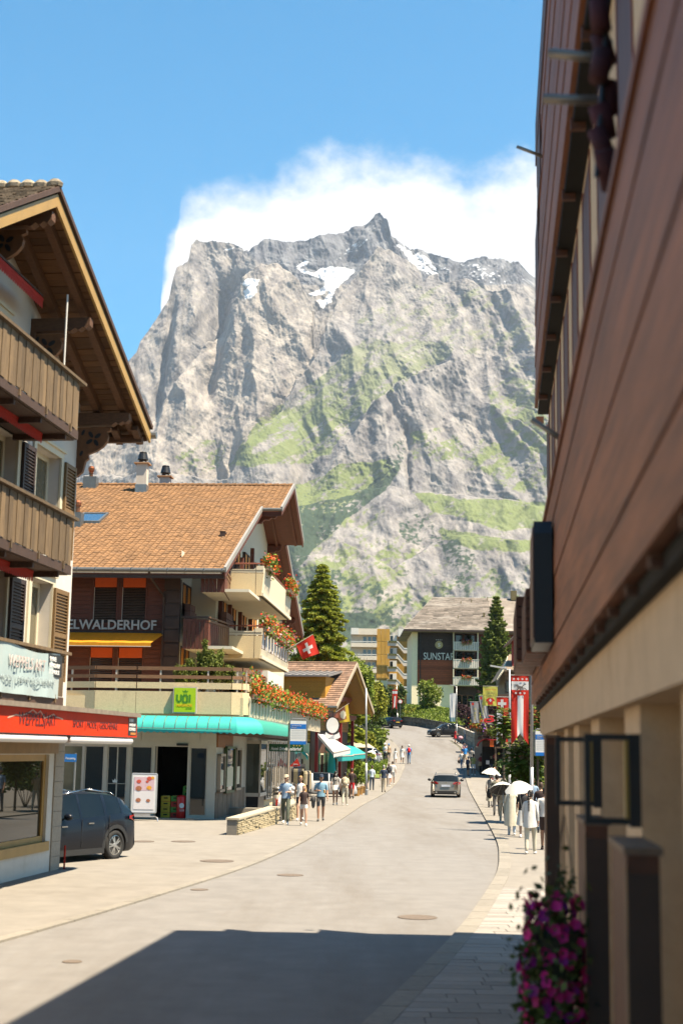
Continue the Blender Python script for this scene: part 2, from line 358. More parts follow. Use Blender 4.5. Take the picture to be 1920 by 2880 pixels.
# ================================================================ MOUNTAIN: a relief of rock with its own depth
def build_mountain():
    YR=4700.
    def cvt(px,py):
        p=at(px,py,YR); return (p.x,p.z)
    NX,NZ=780,900
    xs=np.linspace(-2600,2300,NX)
    # finer columns over the part of the massif that faces the street
    xs=np.concatenate([np.linspace(-2700,-1060,70,endpoint=False),np.linspace(-1060,700,640,endpoint=False),np.linspace(700,2500,70)]); NX=len(xs)
    sky=[(-900,2000),(-300,1620),(0,1480),(120,1390),(225,1285),(300,1200),(382,1083),(408,1046),(415,1002),(449,942),(486,883),(504,783),(534,757),(541,706),(554,689),(612,685),(656,685),(686,706),(699,712),(745,682),(789,685),(834,680),(908,672),(982,639),(1026,617),(1067,595),(1089,624),(1100,669),(1144,680),(1189,691),(1233,713),(1285,728),(1344,731),(1407,734),(1455,750),(1492,787),(1560,850),(1700,960),(1900,1100),(2300,1400),(2800,1700)]
    YR=5420.; sp=np.array([cvt(*p) for p in sky])
    crest=np.interp(xs,sp[:,0],sp[:,1])
    crest+=28; crest+=14*fbm(xs/55,xs*0+3,4,2)+10*fbm(xs/18,xs*0+9,3,5,ridged=True)
    t=np.linspace(0,1,NZ); zb=-40.
    X=np.repeat(xs[None],NZ,0); Z=zb+(crest[None]-zb)*t[:,None]
    W1=16*fbm(X/120,Z/120,4,11)+5*fbm(X/30,Z/30,3,12); W2=16*fbm(X/120+7,Z/120,4,13)+5*fbm(X/30,Z/30+5,3,14)
    ss=lambda a,b,v:(lambda k:k*k*(3-2*k))(np.clip((v-a)/(b-a),0,1))
    def layer(Yp,pts,base,slope,soft=14):
        Yl=base+slope*(Z-600); px,py=pixf(X,Yl,Z); px=px+W1; py=py+W2
        p=np.array(pts); c=np.interp(px,p[:,0],p[:,1]); wgt=ss(-soft,soft,py-c)
        return Yp*(1-wgt)+np.minimum(Yp,Yl)*wgt, wgt
    Yd=5400+.50*(Z-1700)
    # rear-left crag wall
    Yd,w1=layer(Yd,[(-900,2000),(300,1200),(420,1000),(470,900),(520,760),(560,690),(660,690),(700,715),(740,770),(780,820),(830,1000)],5080,.34)
    # pyramid shoulder
    Yd,w2=layer(Yd,[(960,800),(1000,690),(1030,640),(1067,600),(1090,650),(1110,720),(1140,800)],5150,.28,8)
    # tan buttress
    Yd,w3=layer(Yd,[(400,1260),(470,1130),(560,1000),(615,930),(640,870),(660,850),(690,795),(735,757),(785,748),(830,772),(865,830),(895,900),(900,960),(880,1100)],4660,.42,9)
    # right-hand wall
    Yd,w4=layer(Yd,[(640,1330),(780,1150),(860,1040),(920,930),(950,850),(985,790),(1030,735),(1060,705),(1100,715),(1150,745),(1165,735),(1190,790),(1225,765),(1240,795),(1290,775),(1340,800),(1420,830),(1500,850),(1900,1100)],4420,.62,10)
    # lower spur on the right with the pale slab
    Yd,w5=layer(Yd,[(800,1520),(980,1240),(1060,1130),(1110,1080),(1180,1060),(1255,1020),(1330,1100),(1420,1180),(1500,1240),(1900,1450)],4080,.50,10)
    # forest flank lower left and the bench with the meadow
    Yd,w6=layer(Yd,[(300,1560),(600,1500),(820,1440),(900,1390),(1000,1370),(1170,1385),(1290,1392),(1500,1420),(1900,1500)],3860,.95,10)
    Yd,w7=layer(Yd,[(300,1750),(800,1600),(960,1520),(1100,1600),(1250,1500),(1500,1540),(1900,1600)],3660,.80,12)
    # buttress folds and gullies that run down the fall line, leaning a little, with a warped course
    D1=90*fbm(X/420,Z/420,3,61); D2=60*fbm(X/300,Z/300+4,3,62); Xw=X+D1; Zw=Z+D2
    rib=fbm((Xw+.22*Zw)/320,Zw/1400,3,21,ridged=True); rib2=fbm((Xw-.30*Zw)/190,Zw/700,4,22,gain=.5); rib3=fbm((Xw+.35*Zw)/58,Zw/190,5,23,gain=.55)
    strata=fbm(Xw/400,(Zw+.42*Xw)/52,4,24,ridged=True); fine=fbm((X+.2*Z)/11,Z/26,4,25,gain=.62); crag=fbm((Xw+.2*Zw)/95,Zw/420,6,26,gain=.62,ridged=True)
    crag2=fbm((Xw-.55*Zw)/60,Zw/210,5,27,gain=.6,ridged=True)
    amp=np.clip(.5+.9*fbm(X/380,Z/380,3,63)*1.6,.1,1.3)
    Yd-=135*rib+92*rib2+12*rib3*amp+20*crag*amp+11*crag2*(1.2-amp*.6)+8*strata+6*fine
    wx,wy=pixf(X,Yd,Z); wx=wx+W1*.5; wy=wy+W2*.5
    # pale slab: smooth, with few ribs ; shaded gully left of the buttress
    def inside(pts,soft=1):
        p=np.array(pts,float); res=np.zeros(X.shape,bool); x,y=wx2,wy2
        j=len(p)-1
        for i in range(len(p)):
            xi,yi=p[i]; xj,yj=p[j]
            cnd=((yi>y)!=(yj>y))&(x<(xj-xi)*(y-yi)/(yj-yi+1e-9)+xi); res^=cnd; j=i
        return res
    wx2=wx+10*fbm(X/45,Z/45,3,31); wy2=wy+10*fbm(X/45,Z/45,3,32)
    gul=np.exp(-((wx-(625-.18*(wy-860)))/22)**2)*ss(760,840,wy)*(1-ss(1060,1160,wy)); Yd+=90*gul
    gul=.45*np.exp(-((wx+8*fbm(X/40,Z/40,3,71)-(1145+.03*(wy-1180)))/8)**2)*ss(1170,1215,wy)*(1-ss(1370,1420,wy)); Yd+=55*gul
    gul=np.exp(-((wx-(480-.16*(wy-900)))/12)**2)*ss(800,880,wy)*(1-ss(1150,1250,wy)); Yd+=50*gul
    V=np.stack([X,Yd,Z],-1).reshape(-1,3)
    idx=(np.arange(NZ-1)[:,None]*NX+np.arange(NX-1)[None]).ravel()
    Fq=np.stack([idx,idx+1,idx+NX+1,idx+NX],1)
    # ground cover: where grass, snow and forest lie
    n1=fbm(X/70,Z/45,5,41); n2=fbm((.75*X+.66*Z)/190,(.75*Z-.66*X)/24,5,42); n3=fbm(X/14,Z/11,4,43,gain=.6); n4=fbm(X/9,Z/9,3,44)
    gy,gx=np.gradient(Yd); ledge=np.clip(gy/(np.gradient(Z)[0]+1e-6)/1.3,0,1.6)
    G=np.zeros(X.shape)
    for pts,a in [([(640,1310),(735,1170),(830,1110),(900,1060),(975,985),(1040,945),(1110,965),(1200,955),(1280,965),(1262,1005),(1200,1035),(1120,1085),(1045,1130),(990,1190),(930,1270),(860,1300)],.72),
        ([(1160,1385),(1240,1388),(1290,1400),(1400,1400),(1590,1415),(1590,1470),(1420,1490),(1300,1460),(1210,1430)],1.0),
        ([(1230,1480),(1330,1500),(1500,1520),(1500,1550),(1330,1545),(1240,1510)],.85),
        ([(1370,1090),(1440,1060),(1590,1080),(1590,1300),(1420,1240),(1380,1160)],.66),
        ([(1000,900),(1150,800),(1350,800),(1500,900),(1500,1050),(1380,1040),(1250,960),(1100,960)],.40),
        ([(640,1420),(880,1350),(960,1300),(1090,1290),(1120,1330),(1000,1400),(900,1480),(640,1560)],.85),
        ([(1150,1210),(1240,1200),(1330,1250),(1480,1290),(1590,1330),(1590,1400),(1350,1290),(1250,1290),(1165,1300)],.5),
        ([(480,1290),(560,1230),(640,1240),(620,1310),(520,1340)],.45),
        ([(620,1560),(980,1580),(1060,1620),(1000,1700),(900,1790),(500,1790)],.75),
        ([(1040,1640),(1140,1650),(1160,1700),(1080,1720)],.5),([(1350,1230),(1500,1260),(1590,1420),(1420,1370),(1330,1300)],.5)]:
        G=np.maximum(G,inside(pts)*a)
    G=np.maximum(G,.52*ss(1330,1560,wy)*(1-.5*ss(1050,1200,wx)*(1-ss(1560,1700,wy)))); G=np.clip(G+.12,0,1); g=np.clip((G-.60)*1.5+.8*n1+1.0*n2+.8*n3+.3*n4,-1,1); g=ss(-.06,.34,g)*.85
    g*=1-ss(1250,900,wy)*.45
    Fm=np.zeros(X.shape)
    for pts,a in [([(600,1480),(900,1410),(990,1390),(1060,1340),(1130,1300),(1100,1360),(1000,1440),(880,1540),(840,1600),(600,1600)],.75),
        ([(1060,1340),(1110,1250),(1135,1230),(1140,1270),(1120,1330)],.5),([(1130,1430),(1200,1440),(1250,1520),(1180,1540),(1120,1500)],.5),
        ([(1240,1500),(1290,1520),(1330,1560),(1320,1680),(1290,1640),(1250,1560)],.6),([(600,1580),(960,1600),(960,1790),(500,1790)],.62),([(600,1700),(1060,1720),(1060,1790),(500,1790)],.9),
        ([(960,1620),(1060,1640),(1140,1700),(1120,1760),(1000,1760)],.55),([(1290,1540),(1350,1560),(1420,1600),(1400,1640),(1310,1640)],.3),([(640,1330),(930,1330),(1000,1370),(900,1420),(600,1480)],.35)]:
        Fm=np.maximum(Fm,inside(pts)*a)
    Fm=np.maximum(Fm,.40*ss(1400,1680,wy)); f=ss(.0,.16,(Fm-.52)*1.3+.75*n3+.5*n1+.15*n4); f*=(Fm>0)
    S=np.zeros(X.shape)
    for pts,a in [([(835,758),(880,762),(930,748),(1000,752),(988,775),(950,800),(935,838),(900,862),(925,818),(872,834),(866,826),(915,800),(905,780),(870,772)],1.4),([(676,800),(700,786),(730,784),(722,815),(690,840),(684,820),(700,805)],1.3),
        ([(836,752),(860,730),(872,732),(846,757)],1.2),([(1112,682),(1150,690),(1200,720),(1235,770),(1205,772),(1160,745)],.62),([(945,725),(1010,672),(1040,665),(1000,700),(950,732)],.5),
        ([(1230,730),(1330,740),(1420,745),(1500,800),(1420,810),(1300,775),(1240,760)],.47),([(740,690),(1000,650),(960,700),(800,740)],.30),([(630,705),(660,690),(655,700)],.6),([(890,845),(920,840),(912,862)],1)]:
        S=np.maximum(S,inside(pts)*a)
    s=ss(.0,.18,(S-.6)*1.6+.55*strata*.9-.2+.5*n3)*(S>0)
    col=np.zeros((NZ*NX,4),np.float32); col[:,0]=g.ravel(); col[:,1]=s.ravel(); col[:,2]=f.ravel()
    # rock tint: warm tan buttresses, cooler grey bands
    tint=np.clip(.62+.5*w3*(1-w4)+.25*n1+.35*fbm(X/240,Z/170,4,51)-.5*(1-w1)*(1-w4)*(1-w3)*(wy<800)*1.5,0,1); col[:,3]=tint.ravel()
    m=bpy.data.materials.new('mountain_rock'); m.use_nodes=True; nt=m.node_tree; N=nt.nodes.new; Lk=nt.links.new; b=nt.nodes['Principled BSDF']
    b.inputs['Roughness'].default_value=.95; b.inputs['Specular IOR Level'].default_value=.1
    at_=N('ShaderNodeAttribute'); at_.attribute_name='cover'; sp_=N('ShaderNodeSeparateColor'); Lk(at_.outputs['Color'],sp_.inputs[0])
    tc=N('ShaderNodeTexCoord')
    def noise(scale,det,st):
        mp=N('ShaderNodeMapping'); mp.inputs['Scale'].default_value=st; Lk(tc.outputs['Object'],mp.inputs[0])
        n=N('ShaderNodeTexNoise'); n.inputs['Scale'].default_value=scale; n.inputs['Detail'].default_value=det; n.inputs['Roughness'].default_value=.68; Lk(mp.outputs[0],n.inputs['Vector']); return n.outputs['Fac']
    def mix(fac,a,c):
        n=N('ShaderNodeMix'); n.data_type='RGBA'
        if isinstance(fac,float): n.inputs[0].default_value=fac
        else: Lk(fac,n.inputs[0])
        for k,v in ((6,a),(7,c)):
            if isinstance(v,tuple): n.inputs[k].default_value=v+(1,)
            else: Lk(v,n.inputs[k])
        return n.outputs[2]
    base=mix(at_.outputs['Alpha'],(.140,.143,.155),(.250,.226,.202))
    n0=noise(.020,9,(1,1,.6)); rp=N('ShaderNodeValToRGB'); rp.color_ramp.elements[0].position=.36; rp.color_ramp.elements[1].position=.62; rp.color_ramp.elements[0].color=(.46,.46,.50,1); rp.color_ramp.elements[1].color=(1.12,1.11,1.09,1); Lk(n0,rp.inputs[0])
    mm=N('ShaderNodeMix'); mm.data_type='RGBA'; mm.blend_type='MULTIPLY'; mm.inputs[0].default_value=1; Lk(base,mm.inputs[6]); Lk(rp.outputs[0],mm.inputs[7])
    gcol=mix(noise(.03,5,(1,1,1)),(.080,.112,.026),(.135,.158,.046))
    c=mix(sp_.outputs[0],mm.outputs[2],gcol); c=mix(sp_.outputs[2],c,(.030,.046,.026)); c=mix(sp_.outputs[1],c,(.66,.67,.70)); Lk(c,b.inputs['Base Color'])
    bp=N('ShaderNodeBump'); bp.inputs['Strength'].default_value=.6; bp.inputs['Distance'].default_value=9; Lk(noise(.075,8,(1,1,.5)),bp.inputs['Height']); Lk(bp.outputs[0],b.inputs['Normal'])
    o=npmesh('mountain',V,Fq,m,smooth=False,kind='structure')
    a=o.data.attributes.new('cover','FLOAT_COLOR','POINT'); a.data.foreach_set('color',col.ravel())
    return o
def pixf(X,Y,Z):
    Z-=EYE; d=Y*_c+Z*_s; u=-Y*_s+Z*_c; a,b=F*X/d,-F*u/d
    return (960+a*_cr-b*_sr,1440+b*_cr+a*_sr)
build_mountain()
# ---------------------------------------------------------------- air between the village and the rock
hz=MB().box(-3200,3200,-120,6600,-3,2350).build('haze',[bpy.data.materials.new('haze')],kind='stuff')
hm=hz.data.materials[0]; hm.use_nodes=True; nt=hm.node_tree; nt.nodes.clear(); o_=nt.nodes.new('ShaderNodeOutputMaterial'); pv_=nt.nodes.new('ShaderNodeVolumePrincipled')
pv_.inputs['Color'].default_value=(.70,.83,1,1); pv_.inputs['Density'].default_value=3.5e-5; pv_.inputs['Anisotropy'].default_value=.25; nt.links.new(pv_.outputs[0],o_.inputs['Volume'])
hz.display_type='WIRE'
# ================================================================ shared building helpers
Z3=Vector((0,0,1))
def wall_open(mb,o,u,n,ua,ub,va,vb,ops,depth=.2,m=0,mr=None):
    """a wall face in the plane o+u*a+z*b with real openings and reveals going inwards (against n)"""
    o,u,n=Vector(o),Vector(u),Vector(n); mr=m if mr is None else mr
    P=lambda a,b,d=0:o+u*a+Z3*b-n*d
    us=sorted({ua,ub}|{x for q in ops for x in q[:2] if ua<x<ub}); vs=sorted({va,vb}|{x for q in ops for x in q[2:4] if va<x<vb})
    for a0,a1 in zip(us,us[1:]):
        for b0,b1 in zip(vs,vs[1:]):
            ca,cb=(a0+a1)/2,(b0+b1)/2
            if any(q[0]<ca<q[1] and q[2]<cb<q[3] for q in ops): continue
            mb.poly([P(a0,b0),P(a1,b0),P(a1,b1),P(a0,b1)],m)
    for q in ops:
        a0,a1,b0,b1=q[:4]; d=depth
        for e in (((a0,b0),(a1,b0)),((a1,b0),(a1,b1)),((a1,b1),(a0,b1)),((a0,b1),(a0,b0))):
            (p,r),(s,t)=e; mb.poly([P(p,r),P(s,t),P(s,t,d),P(p,r,d)],mr)
def pbox(mb,o,u,n,a0,a1,b0,b1,d0,d1,m=None):
    """box in wall coordinates: a along u, b up, d outward along n"""
    o,u,n=Vector(o),Vector(u),Vector(n)
    vs=[o+u*a+Z3*b+n*d for d in (d0,d1) for a,b in ((a0,b0),(a1,b0),(a1,b1),(a0,b1))]
    mb.add(vs,[(0,1,2,3),(7,6,5,4),(0,4,5,1),(1,5,6,2),(2,6,7,3),(3,7,4,0)],m)
def window(parent,o,u,n,a0,a1,b0,b1,depth,fm,gm,fw=.06,cols=1,rows=1,name='window'):
    mb=MB(); d=-depth
    pbox(mb,o,u,n,a0,a0+fw,b0,b1,d,d+.05); pbox(mb,o,u,n,a1-fw,a1,b0,b1,d,d+.05)
    pbox(mb,o,u,n,a0+fw,a1-fw,b0,b0+fw,d,d+.05); pbox(mb,o,u,n,a0+fw,a1-fw,b1-fw,b1,d,d+.05)
    for i in range(1,cols):
        x=a0+(a1-a0)*i/cols; pbox(mb,o,u,n,x-fw*.5,x+fw*.5,b0+fw,b1-fw,d+.002,d+.046)
    for i in range(1,rows):
        y=b0+(b1-b0)*i/rows; pbox(mb,o,u,n,a0+fw,a1-fw,y-fw*.3,y+fw*.3,d+.004,d+.04)
    w_=mb.build(name,fm,parent)
    g=MB(); pbox(g,o,u,n,a0+fw*.5,a1-fw*.5,b0+fw*.5,b1-fw*.5,d+.012,d+.02); g.build('pane',gm,w_)
    return w_
def slats(parent,name,o,u,n,a0,a1,b0,b1,d0,d1,cnt,mat,vertical=True,gap=.012,jit=.0):
    """single boards or slats, each an object, sharing one mesh where alike"""
    out=[]
    for i in range(cnt):
        mb=MB()
        if vertical:
            w_=(a1-a0)/cnt; j=random.uniform(-jit,jit); pbox(mb,o,u,n,a0+i*w_+gap/2,a0+(i+1)*w_-gap/2,b0+random.uniform(0,jit),b1,d0+j,d1+j)
        else:
            w_=(b1-b0)/cnt; j=random.uniform(-jit,jit); pbox(mb,o,u,n,a0,a1,b0+i*w_+gap/2,b0+(i+1)*w_-gap/2,d0+j,d1+j)
        out.append(mb.build(name,mat,parent))
    return out
m_plast=M('cream_plaster',(.74,.68,.60),.9,.05,3,.12,60,dirt=((.55,.48,.40),.5,.9,.62))
m_white=M('white_paint',(.78,.75,.68),.55,.05,3)
m_cream=M('cream_paint',(.74,.66,.48),.55,.05,3)
m_board=M('weathered_board',(.185,.120,.060),.8,.36,3.5,.3,30,stretch=(9,9,.7),obr=.30,dirt=((.10,.06,.03),.75,3,.50,(3,3,.5)))
m_dark=M('dark_wood',(.085,.045,.028),.7,.3,4,.2,30,stretch=(6,6,1),obr=.2)
m_soff=M('soffit_wood',(.185,.088,.034),.7,.28,4,.2,30,stretch=(1,8,8),obr=.34)
m_beam=M('beam_wood',(.145,.066,.030),.7,.25,4,.2,30,stretch=(2,6,6),obr=.1)
m_carv=M('carved_wood',(.21,.085,.030),.6,.25,6,.2,40)
m_yel=M('ochre_paint',(.45,.27,.075),.5,.12,3,dirt=((.35,.17,.04),.8,3,.58))
m_shb=M('sunlit_shutter',(.22,.125,.045),.6,.12,3); m_shd=M('shaded_shutter',(.050,.030,.025),.6,.15,3)  # one shutter wood in two tones: sunlight and shade put into the colour
m_red=M('red_cloth',(.55,.035,.02),.8,.12,4,trans=.25); m_steel=M('grey_metal',(.30,.30,.29),.4,.1,4,metal=.7)
m_shing=M('old_shingle',(.20,.145,.095),.9,.3,3,.3,30,isl=.45,dirt=((.50,.47,.40),.6,1.1,.66))
m_glass=glass('window_glass',(.018,.022,.022)); m_glassw=glass('curtained_glass',(.16,.14,.085),.06)
m_black=M('black_paint',(.018,.018,.02),.4,.2,4); m_stone=M('pilaster_stone',(.42,.36,.28),.9,.18,22,.5,60)
m_signred=M('red_sign_face',(.72,.045,.008),.6,.10,1.2,spec=.1,dirt=((.25,.005,.012),.7,1.4,.60)); m_wht=M('white_print',(.80,.79,.76),.6,.03,3)
m_dk=M('dark_print',(.10,.012,.012),.6,.1,3); m_tube=M('awning_tube',(.74,.72,.70),.35,.04,3)
# ================================================================ CHALET ON THE LEFT
c=Fr(-6.25,33,-7.4)
ch=thing('chalet','cream plastered chalet with three board balconies and a wide carved gable roof','house',c.o,c.deg)
U=Vector((0,1,0)); NX_=Vector((1,0,0)); O0=Vector((0,0,0))
# walls: street front with window recesses
ops=[(-2.94,-1.27,6.98,9.22),(-5.9,-4.05,6.98,9.10),(-2.80,-1.44,4.1,6.33),(-5.9,-4.25,4.1,6.25),(-7.6,-5.0,9.7,11.35)]
mb=MB(); wall_open(mb,O0,U,NX_,-14,0,2.95,9.9,[q for q in ops if q[3]<9.9],.34)
AP=(-6.37,13.42); SF=.407; SN=.535; XO=1.42; YE=1.2; YN=-13.2
zf=lambda y:AP[1]-SF*(y-AP[0]); zn=lambda y:AP[1]-SN*(AP[0]-y)
wall_open(mb,O0,U,NX_,-9.6,-2.2,9.9,11.35,[(-7.6,-5.0,9.9,11.35)],.34)
mb.poly([(0,-2.2,9.9),(0,0,9.9),(0,0,zf(0)-.04),(0,-2.2,zf(-2.2)-.04)]); mb.poly([(0,-9.6,11.35),(0,-2.2,11.35),(0,-2.2,zf(-2.2)-.04),(0,AP[0],AP[1]-.05),(0,-9.6,zn(-9.6)-.04)]); mb.poly([(0,-12.6,9.9),(0,-9.6,9.9),(0,-9.6,zn(-9.6)-.04)])
mb.poly([(0,0,9.9),(0,0,zf(0)-.04),(-12,0,zf(0)-.04),(-12,0,9.9)])
mb.poly([(0,0,0),(0,0,9.9),(-12,0,9.9),(-12,0,0)]); mb.poly([(-12,-14,0),(-12,-14,9.9),(0,-14,9.9),(0,-14,0)])
mb.box(-12,0,-34,-14.01,0,8.6); mb.build('wall',m_plast,ch)  # unseen block along the street, added to keep sky light off the road
# windows and doors behind the balconies
for a0,a1,b0,b1 in ops:
    w_=window(ch,O0,U,NX_,a0,a1,b0,b1,.30,m_cream,m_glassw if b0<9 else m_glass,.11,2,1)
    fr=MB()
    for q in ((a0-.16,a0,b0,b1+.14),(a1,a1+.16,b0,b1+.14),(a0,a1,b1,b1+.14)): pbox(fr,O0,U,NX_,*q,-.02,.05)
    pbox(fr,O0,U,NX_,a0-.2,a1+.2,b1+.14,b1+.20,0,.10)
    fr.build('window_surround',m_cream,ch)
def shutter(a0,a1,b0,b1,mat,dd=.05):
    mb=MB(); pbox(mb,O0,U,NX_,a0,a0+.08,b0,b1,dd,dd+.06); pbox(mb,O0,U,NX_,a1-.08,a1,b0,b1,dd,dd+.06)
    for z in (b0,(b0+b1)/2-.05,b1-.1): pbox(mb,O0,U,NX_,a0+.08,a1-.08,z,z+.1,dd+.004,dd+.056)
    pbox(mb,O0,U,NX_,a0+.08,a1-.08,b0+.1,b1-.1,dd,dd+.012)
    s=mb.build('shutter',mat,ch)
    n=26; step=(b1-b0-.2)/n
    for i in range(n):
        z=b0+.1+i*step
        m2=MB(); m2.add([(dd+.01,a0+.08,z),(dd+.01,a1-.08,z),(dd+.05,a1-.08,z+.01),(dd+.05,a0+.08,z+.01),(dd+.01,a0+.08,z+step*.62),(dd+.01,a1-.08,z+step*.62),(dd+.05,a1-.08,z+step*.45),(dd+.05,a0+.08,z+step*.45)][:],[(3,2,1,0),(4,5,6,7),(3,7,6,2),(0,1,5,4)])
        m2.build('slat',mat,s)
shutter(-1.10,-.36,7.0,9.17,m_shb); shutter(-1.42,-.45,4.2,6.25,m_shb)
shutter(-3.86,-3.12,7.0,9.05,m_shd); shutter(-4.15,-3.32,4.2,6.18,m_shd)
# roof: ridge square to the street, two slopes
mb=MB(); mb.poly([(-12,AP[0],AP[1]),(XO,AP[0],AP[1]),(XO,YE,zf(YE)),(-12,YE,zf(YE))]); mb.poly([(XO,AP[0],AP[1]),(-12,AP[0],AP[1]),(-12,YN,zn(YN)),(XO,YN,zn(YN))])
mb.poly([(-12,AP[0],AP[1]+.16),(XO,AP[0],AP[1]+.16),(XO,YE,zf(YE)+.16),(-12,YE,zf(YE)+.16)]); mb.poly([(XO,AP[0],AP[1]+.16),(-12,AP[0],AP[1]+.16),(-12,YN,zn(YN)+.16),(XO,YN,zn(YN)+.16)])
roof=mb.build('roof',m_shing,ch)
# soffit boards run with the ridge, each board its own piece
def soffit(y0,y1,zfun,x0,x1,cnt):
    st=(y1-y0)/cnt
    for i in range(cnt):
        a,b=y0+i*st+.008,y0+(i+1)*st-.008; j=random.uniform(-.006,.006)
        mb=MB(); mb.add([(x0,a,zfun(a)-.02+j),(x1,a,zfun(a)-.02+j),(x1,b,zfun(b)-.02+j),(x0,b,zfun(b)-.02+j),(x0,a,zfun(a)-.05+j),(x1,a,zfun(a)-.05+j),(x1,b,zfun(b)-.05+j),(x0,b,zfun(b)-.05+j)],[(0,1,2,3),(7,6,5,4),(0,4,5,1),(2,6,7,3),(1,5,6,2),(3,7,4,0)])
        mb.build('soffit_board',m_soff,roof)
soffit(AP[0]+.05,YE,zf,-.6,XO-.04,38); soffit(YN+3,AP[0]-.05,zn,-.3,XO-.04,14)
# eave soffit along the far side, and rafters down the slope
for x in (-2.6,-1.5,-.45,.42,1.06):
    MB().bar((x,AP[0]+.1,zf(AP[0]+.1)-.16),(x,YE-.1,zf(YE-.1)-.16),.15,.19,(0,SF,1)).build('rafter',m_beam,roof)
for x in (.42,1.06): MB().bar((x,AP[0]-.1,zn(AP[0]-.1)-.16),(x,YN,zn(YN)-.16),.15,.19,(0,-SN,1)).build('rafter',m_beam,roof)
# verge boards (ochre), tile edge above, gutter at the eave
for (a,b,zf_,lab) in ((AP[0],YE,zf,0),(AP[0],YN,zn,1)):
    mb=MB(); mb.add([(XO,a,zf_(a)+.03),(XO,b,zf_(b)+.03),(XO,b,zf_(b)-.23),(XO,a,zf_(a)-.23),(XO-.05,a,zf_(a)+.03),(XO-.05,b,zf_(b)+.03),(XO-.05,b,zf_(b)-.23),(XO-.05,a,zf_(a)-.23)],[(0,1,2,3),(7,6,5,4),(3,2,6,7),(1,5,6,2),(0,3,7,4)]); mb.build('verge_board',m_yel,roof)
    mb=MB(); mb.bar((XO+.01,a,zf_(a)+.14),(XO+.01,b,zf_(b)+.14),.08,.10); mb.build('verge_cap',m_dark,roof)
MB().tube((-12,YE+.1,zf(YE)-.02),(XO+.12,YE+.1,zf(YE)-.02),.09,.09,10).build('gutter',m_steel,roof)
MB().bar((-10,YE-.1,zf(YE)-.13),(XO-.06,YE-.1,zf(YE)-.13),.05,.16).build('eave_board',m_carv,roof)
for x in (.2,.7,1.2): MB().bar((x,.5,zf(.5)-.30),(x,YE-.14,zf(YE)-.25),.16,.13).build('rafter_end',m_beam,roof)
MB().bar((0.,.9,zf(.9)-.34),(1.3,.9,zf(.9)-.34),.14,.14).build('eave_purlin',m_beam,roof)
# shingle courses on the near slope (seen along the top left) and a ridge of stones and cap
sh=MB()
for k in range(40):
    y=AP[0]-.06-k*.155
    for i in range(46):
        x0=XO+.02-i*.21; w_=.20; j=random.uniform(-.012,.02)
        sh.add([(x0,y,zn(y)+.185+j),(x0-w_,y,zn(y)+.185+j),(x0-w_,y-.20,zn(y-.20)+.215+j),(x0,y-.20,zn(y-.20)+.215+j),(x0,y-.20,zn(y-.20)+.165),(x0-w_,y-.20,zn(y-.20)+.165)],[(0,1,2,3),(3,2,5,4)])
sh.build('shingles',m_shing,roof,kind='stuff')
mb=MB()
for i in range(46):
    x=XO+.04-i*.28; mb.lathe([(.02,-.1),(.11,-.05),(.12,.02),(.06,.1)],(x-.1,AP[0]+random.uniform(-.03,.03),AP[1]+.22+random.uniform(-.03,.03)),7,1.4,1.1)
mb.build('ridge_cap',M('ridge_lichen',(.30,.25,.18),.95,.5,6,.4,20,isl=.4),roof)
# carved purlin brackets
def bracket(y,tip,z,drop,reach):
    MB().add(*(lambda:( [(x,y+s*.11,zz) for s in (-1,1) for x,zz in ((-.2,z),(tip,z),(tip,z-.17),(tip-.08,z-.24),(tip-.15,z-.20),(tip-.24,z-.27),(tip-.32,z-.22),(tip-.42,z-.30),(tip-.52,z-.28),(-.2,z-.30))],
        [tuple(range(9,-1,-1)),tuple(range(10,20))]+[(i,(i+1)%10,10+(i+1)%10,10+i) for i in range(10)]))()).build('purlin',m_beam,ch)
    zt=z-.34
    prof=[(.0,zt),(reach,zt),(reach,zt-.07),(reach-.10,zt-.11),(reach-.05,zt-.2),(reach-.07,zt-.33),(reach-.17,zt-.46),(reach-.32,zt-.56),(.28,zt-.64),(.30,zt-.74),(.22,zt-.80),(.16,zt-drop+.12),(.08,zt-drop+.05),(.0,zt-drop)]
    # board with fretwork holes: outer ring strips round a clover
    mb=MB(); mb.prism([(x,y-.06,zz) for x,zz in prof],(0,.12,0)); b=mb.build('bracket',m_carv,ch)
    cx,cz=reach*.50,zt-.27
    for k in range(4):
        t=math.pi/2*k+.6; h=MB().lathe([(.001,0),(.055,0),(.06,.004)],(0,0,0),10,1.5,.8); o=h.build('fret_hole',m_black,b)
        o.location=(cx+.12*math.cos(t),y-.0665,cz+.12*math.sin(t)); o.rotation_euler=(math.pi/2,-t,0)
    for q,(hx_,hz_) in enumerate(((.12,zt-.62),(.14,zt-.12))):
        o=MB().lathe([(.001,0),(.04,0),(.045,.004)],(0,0,0),10,.8,1.6).build('fret_hole',m_black,b); o.location=(hx_,y-.0665,hz_); o.rotation_euler=(math.pi/2,.4,0)
bracket(-.06,1.25,10.54,1.18,.80); bracket(-3.5,1.30,11.80,1.05,.74); bracket(-6.37,1.36,13.06,1.1,.84)
MB().box(-.02,.1,-3.62,-3.38,10.3,11.5).build('gable_post',m_beam,ch)
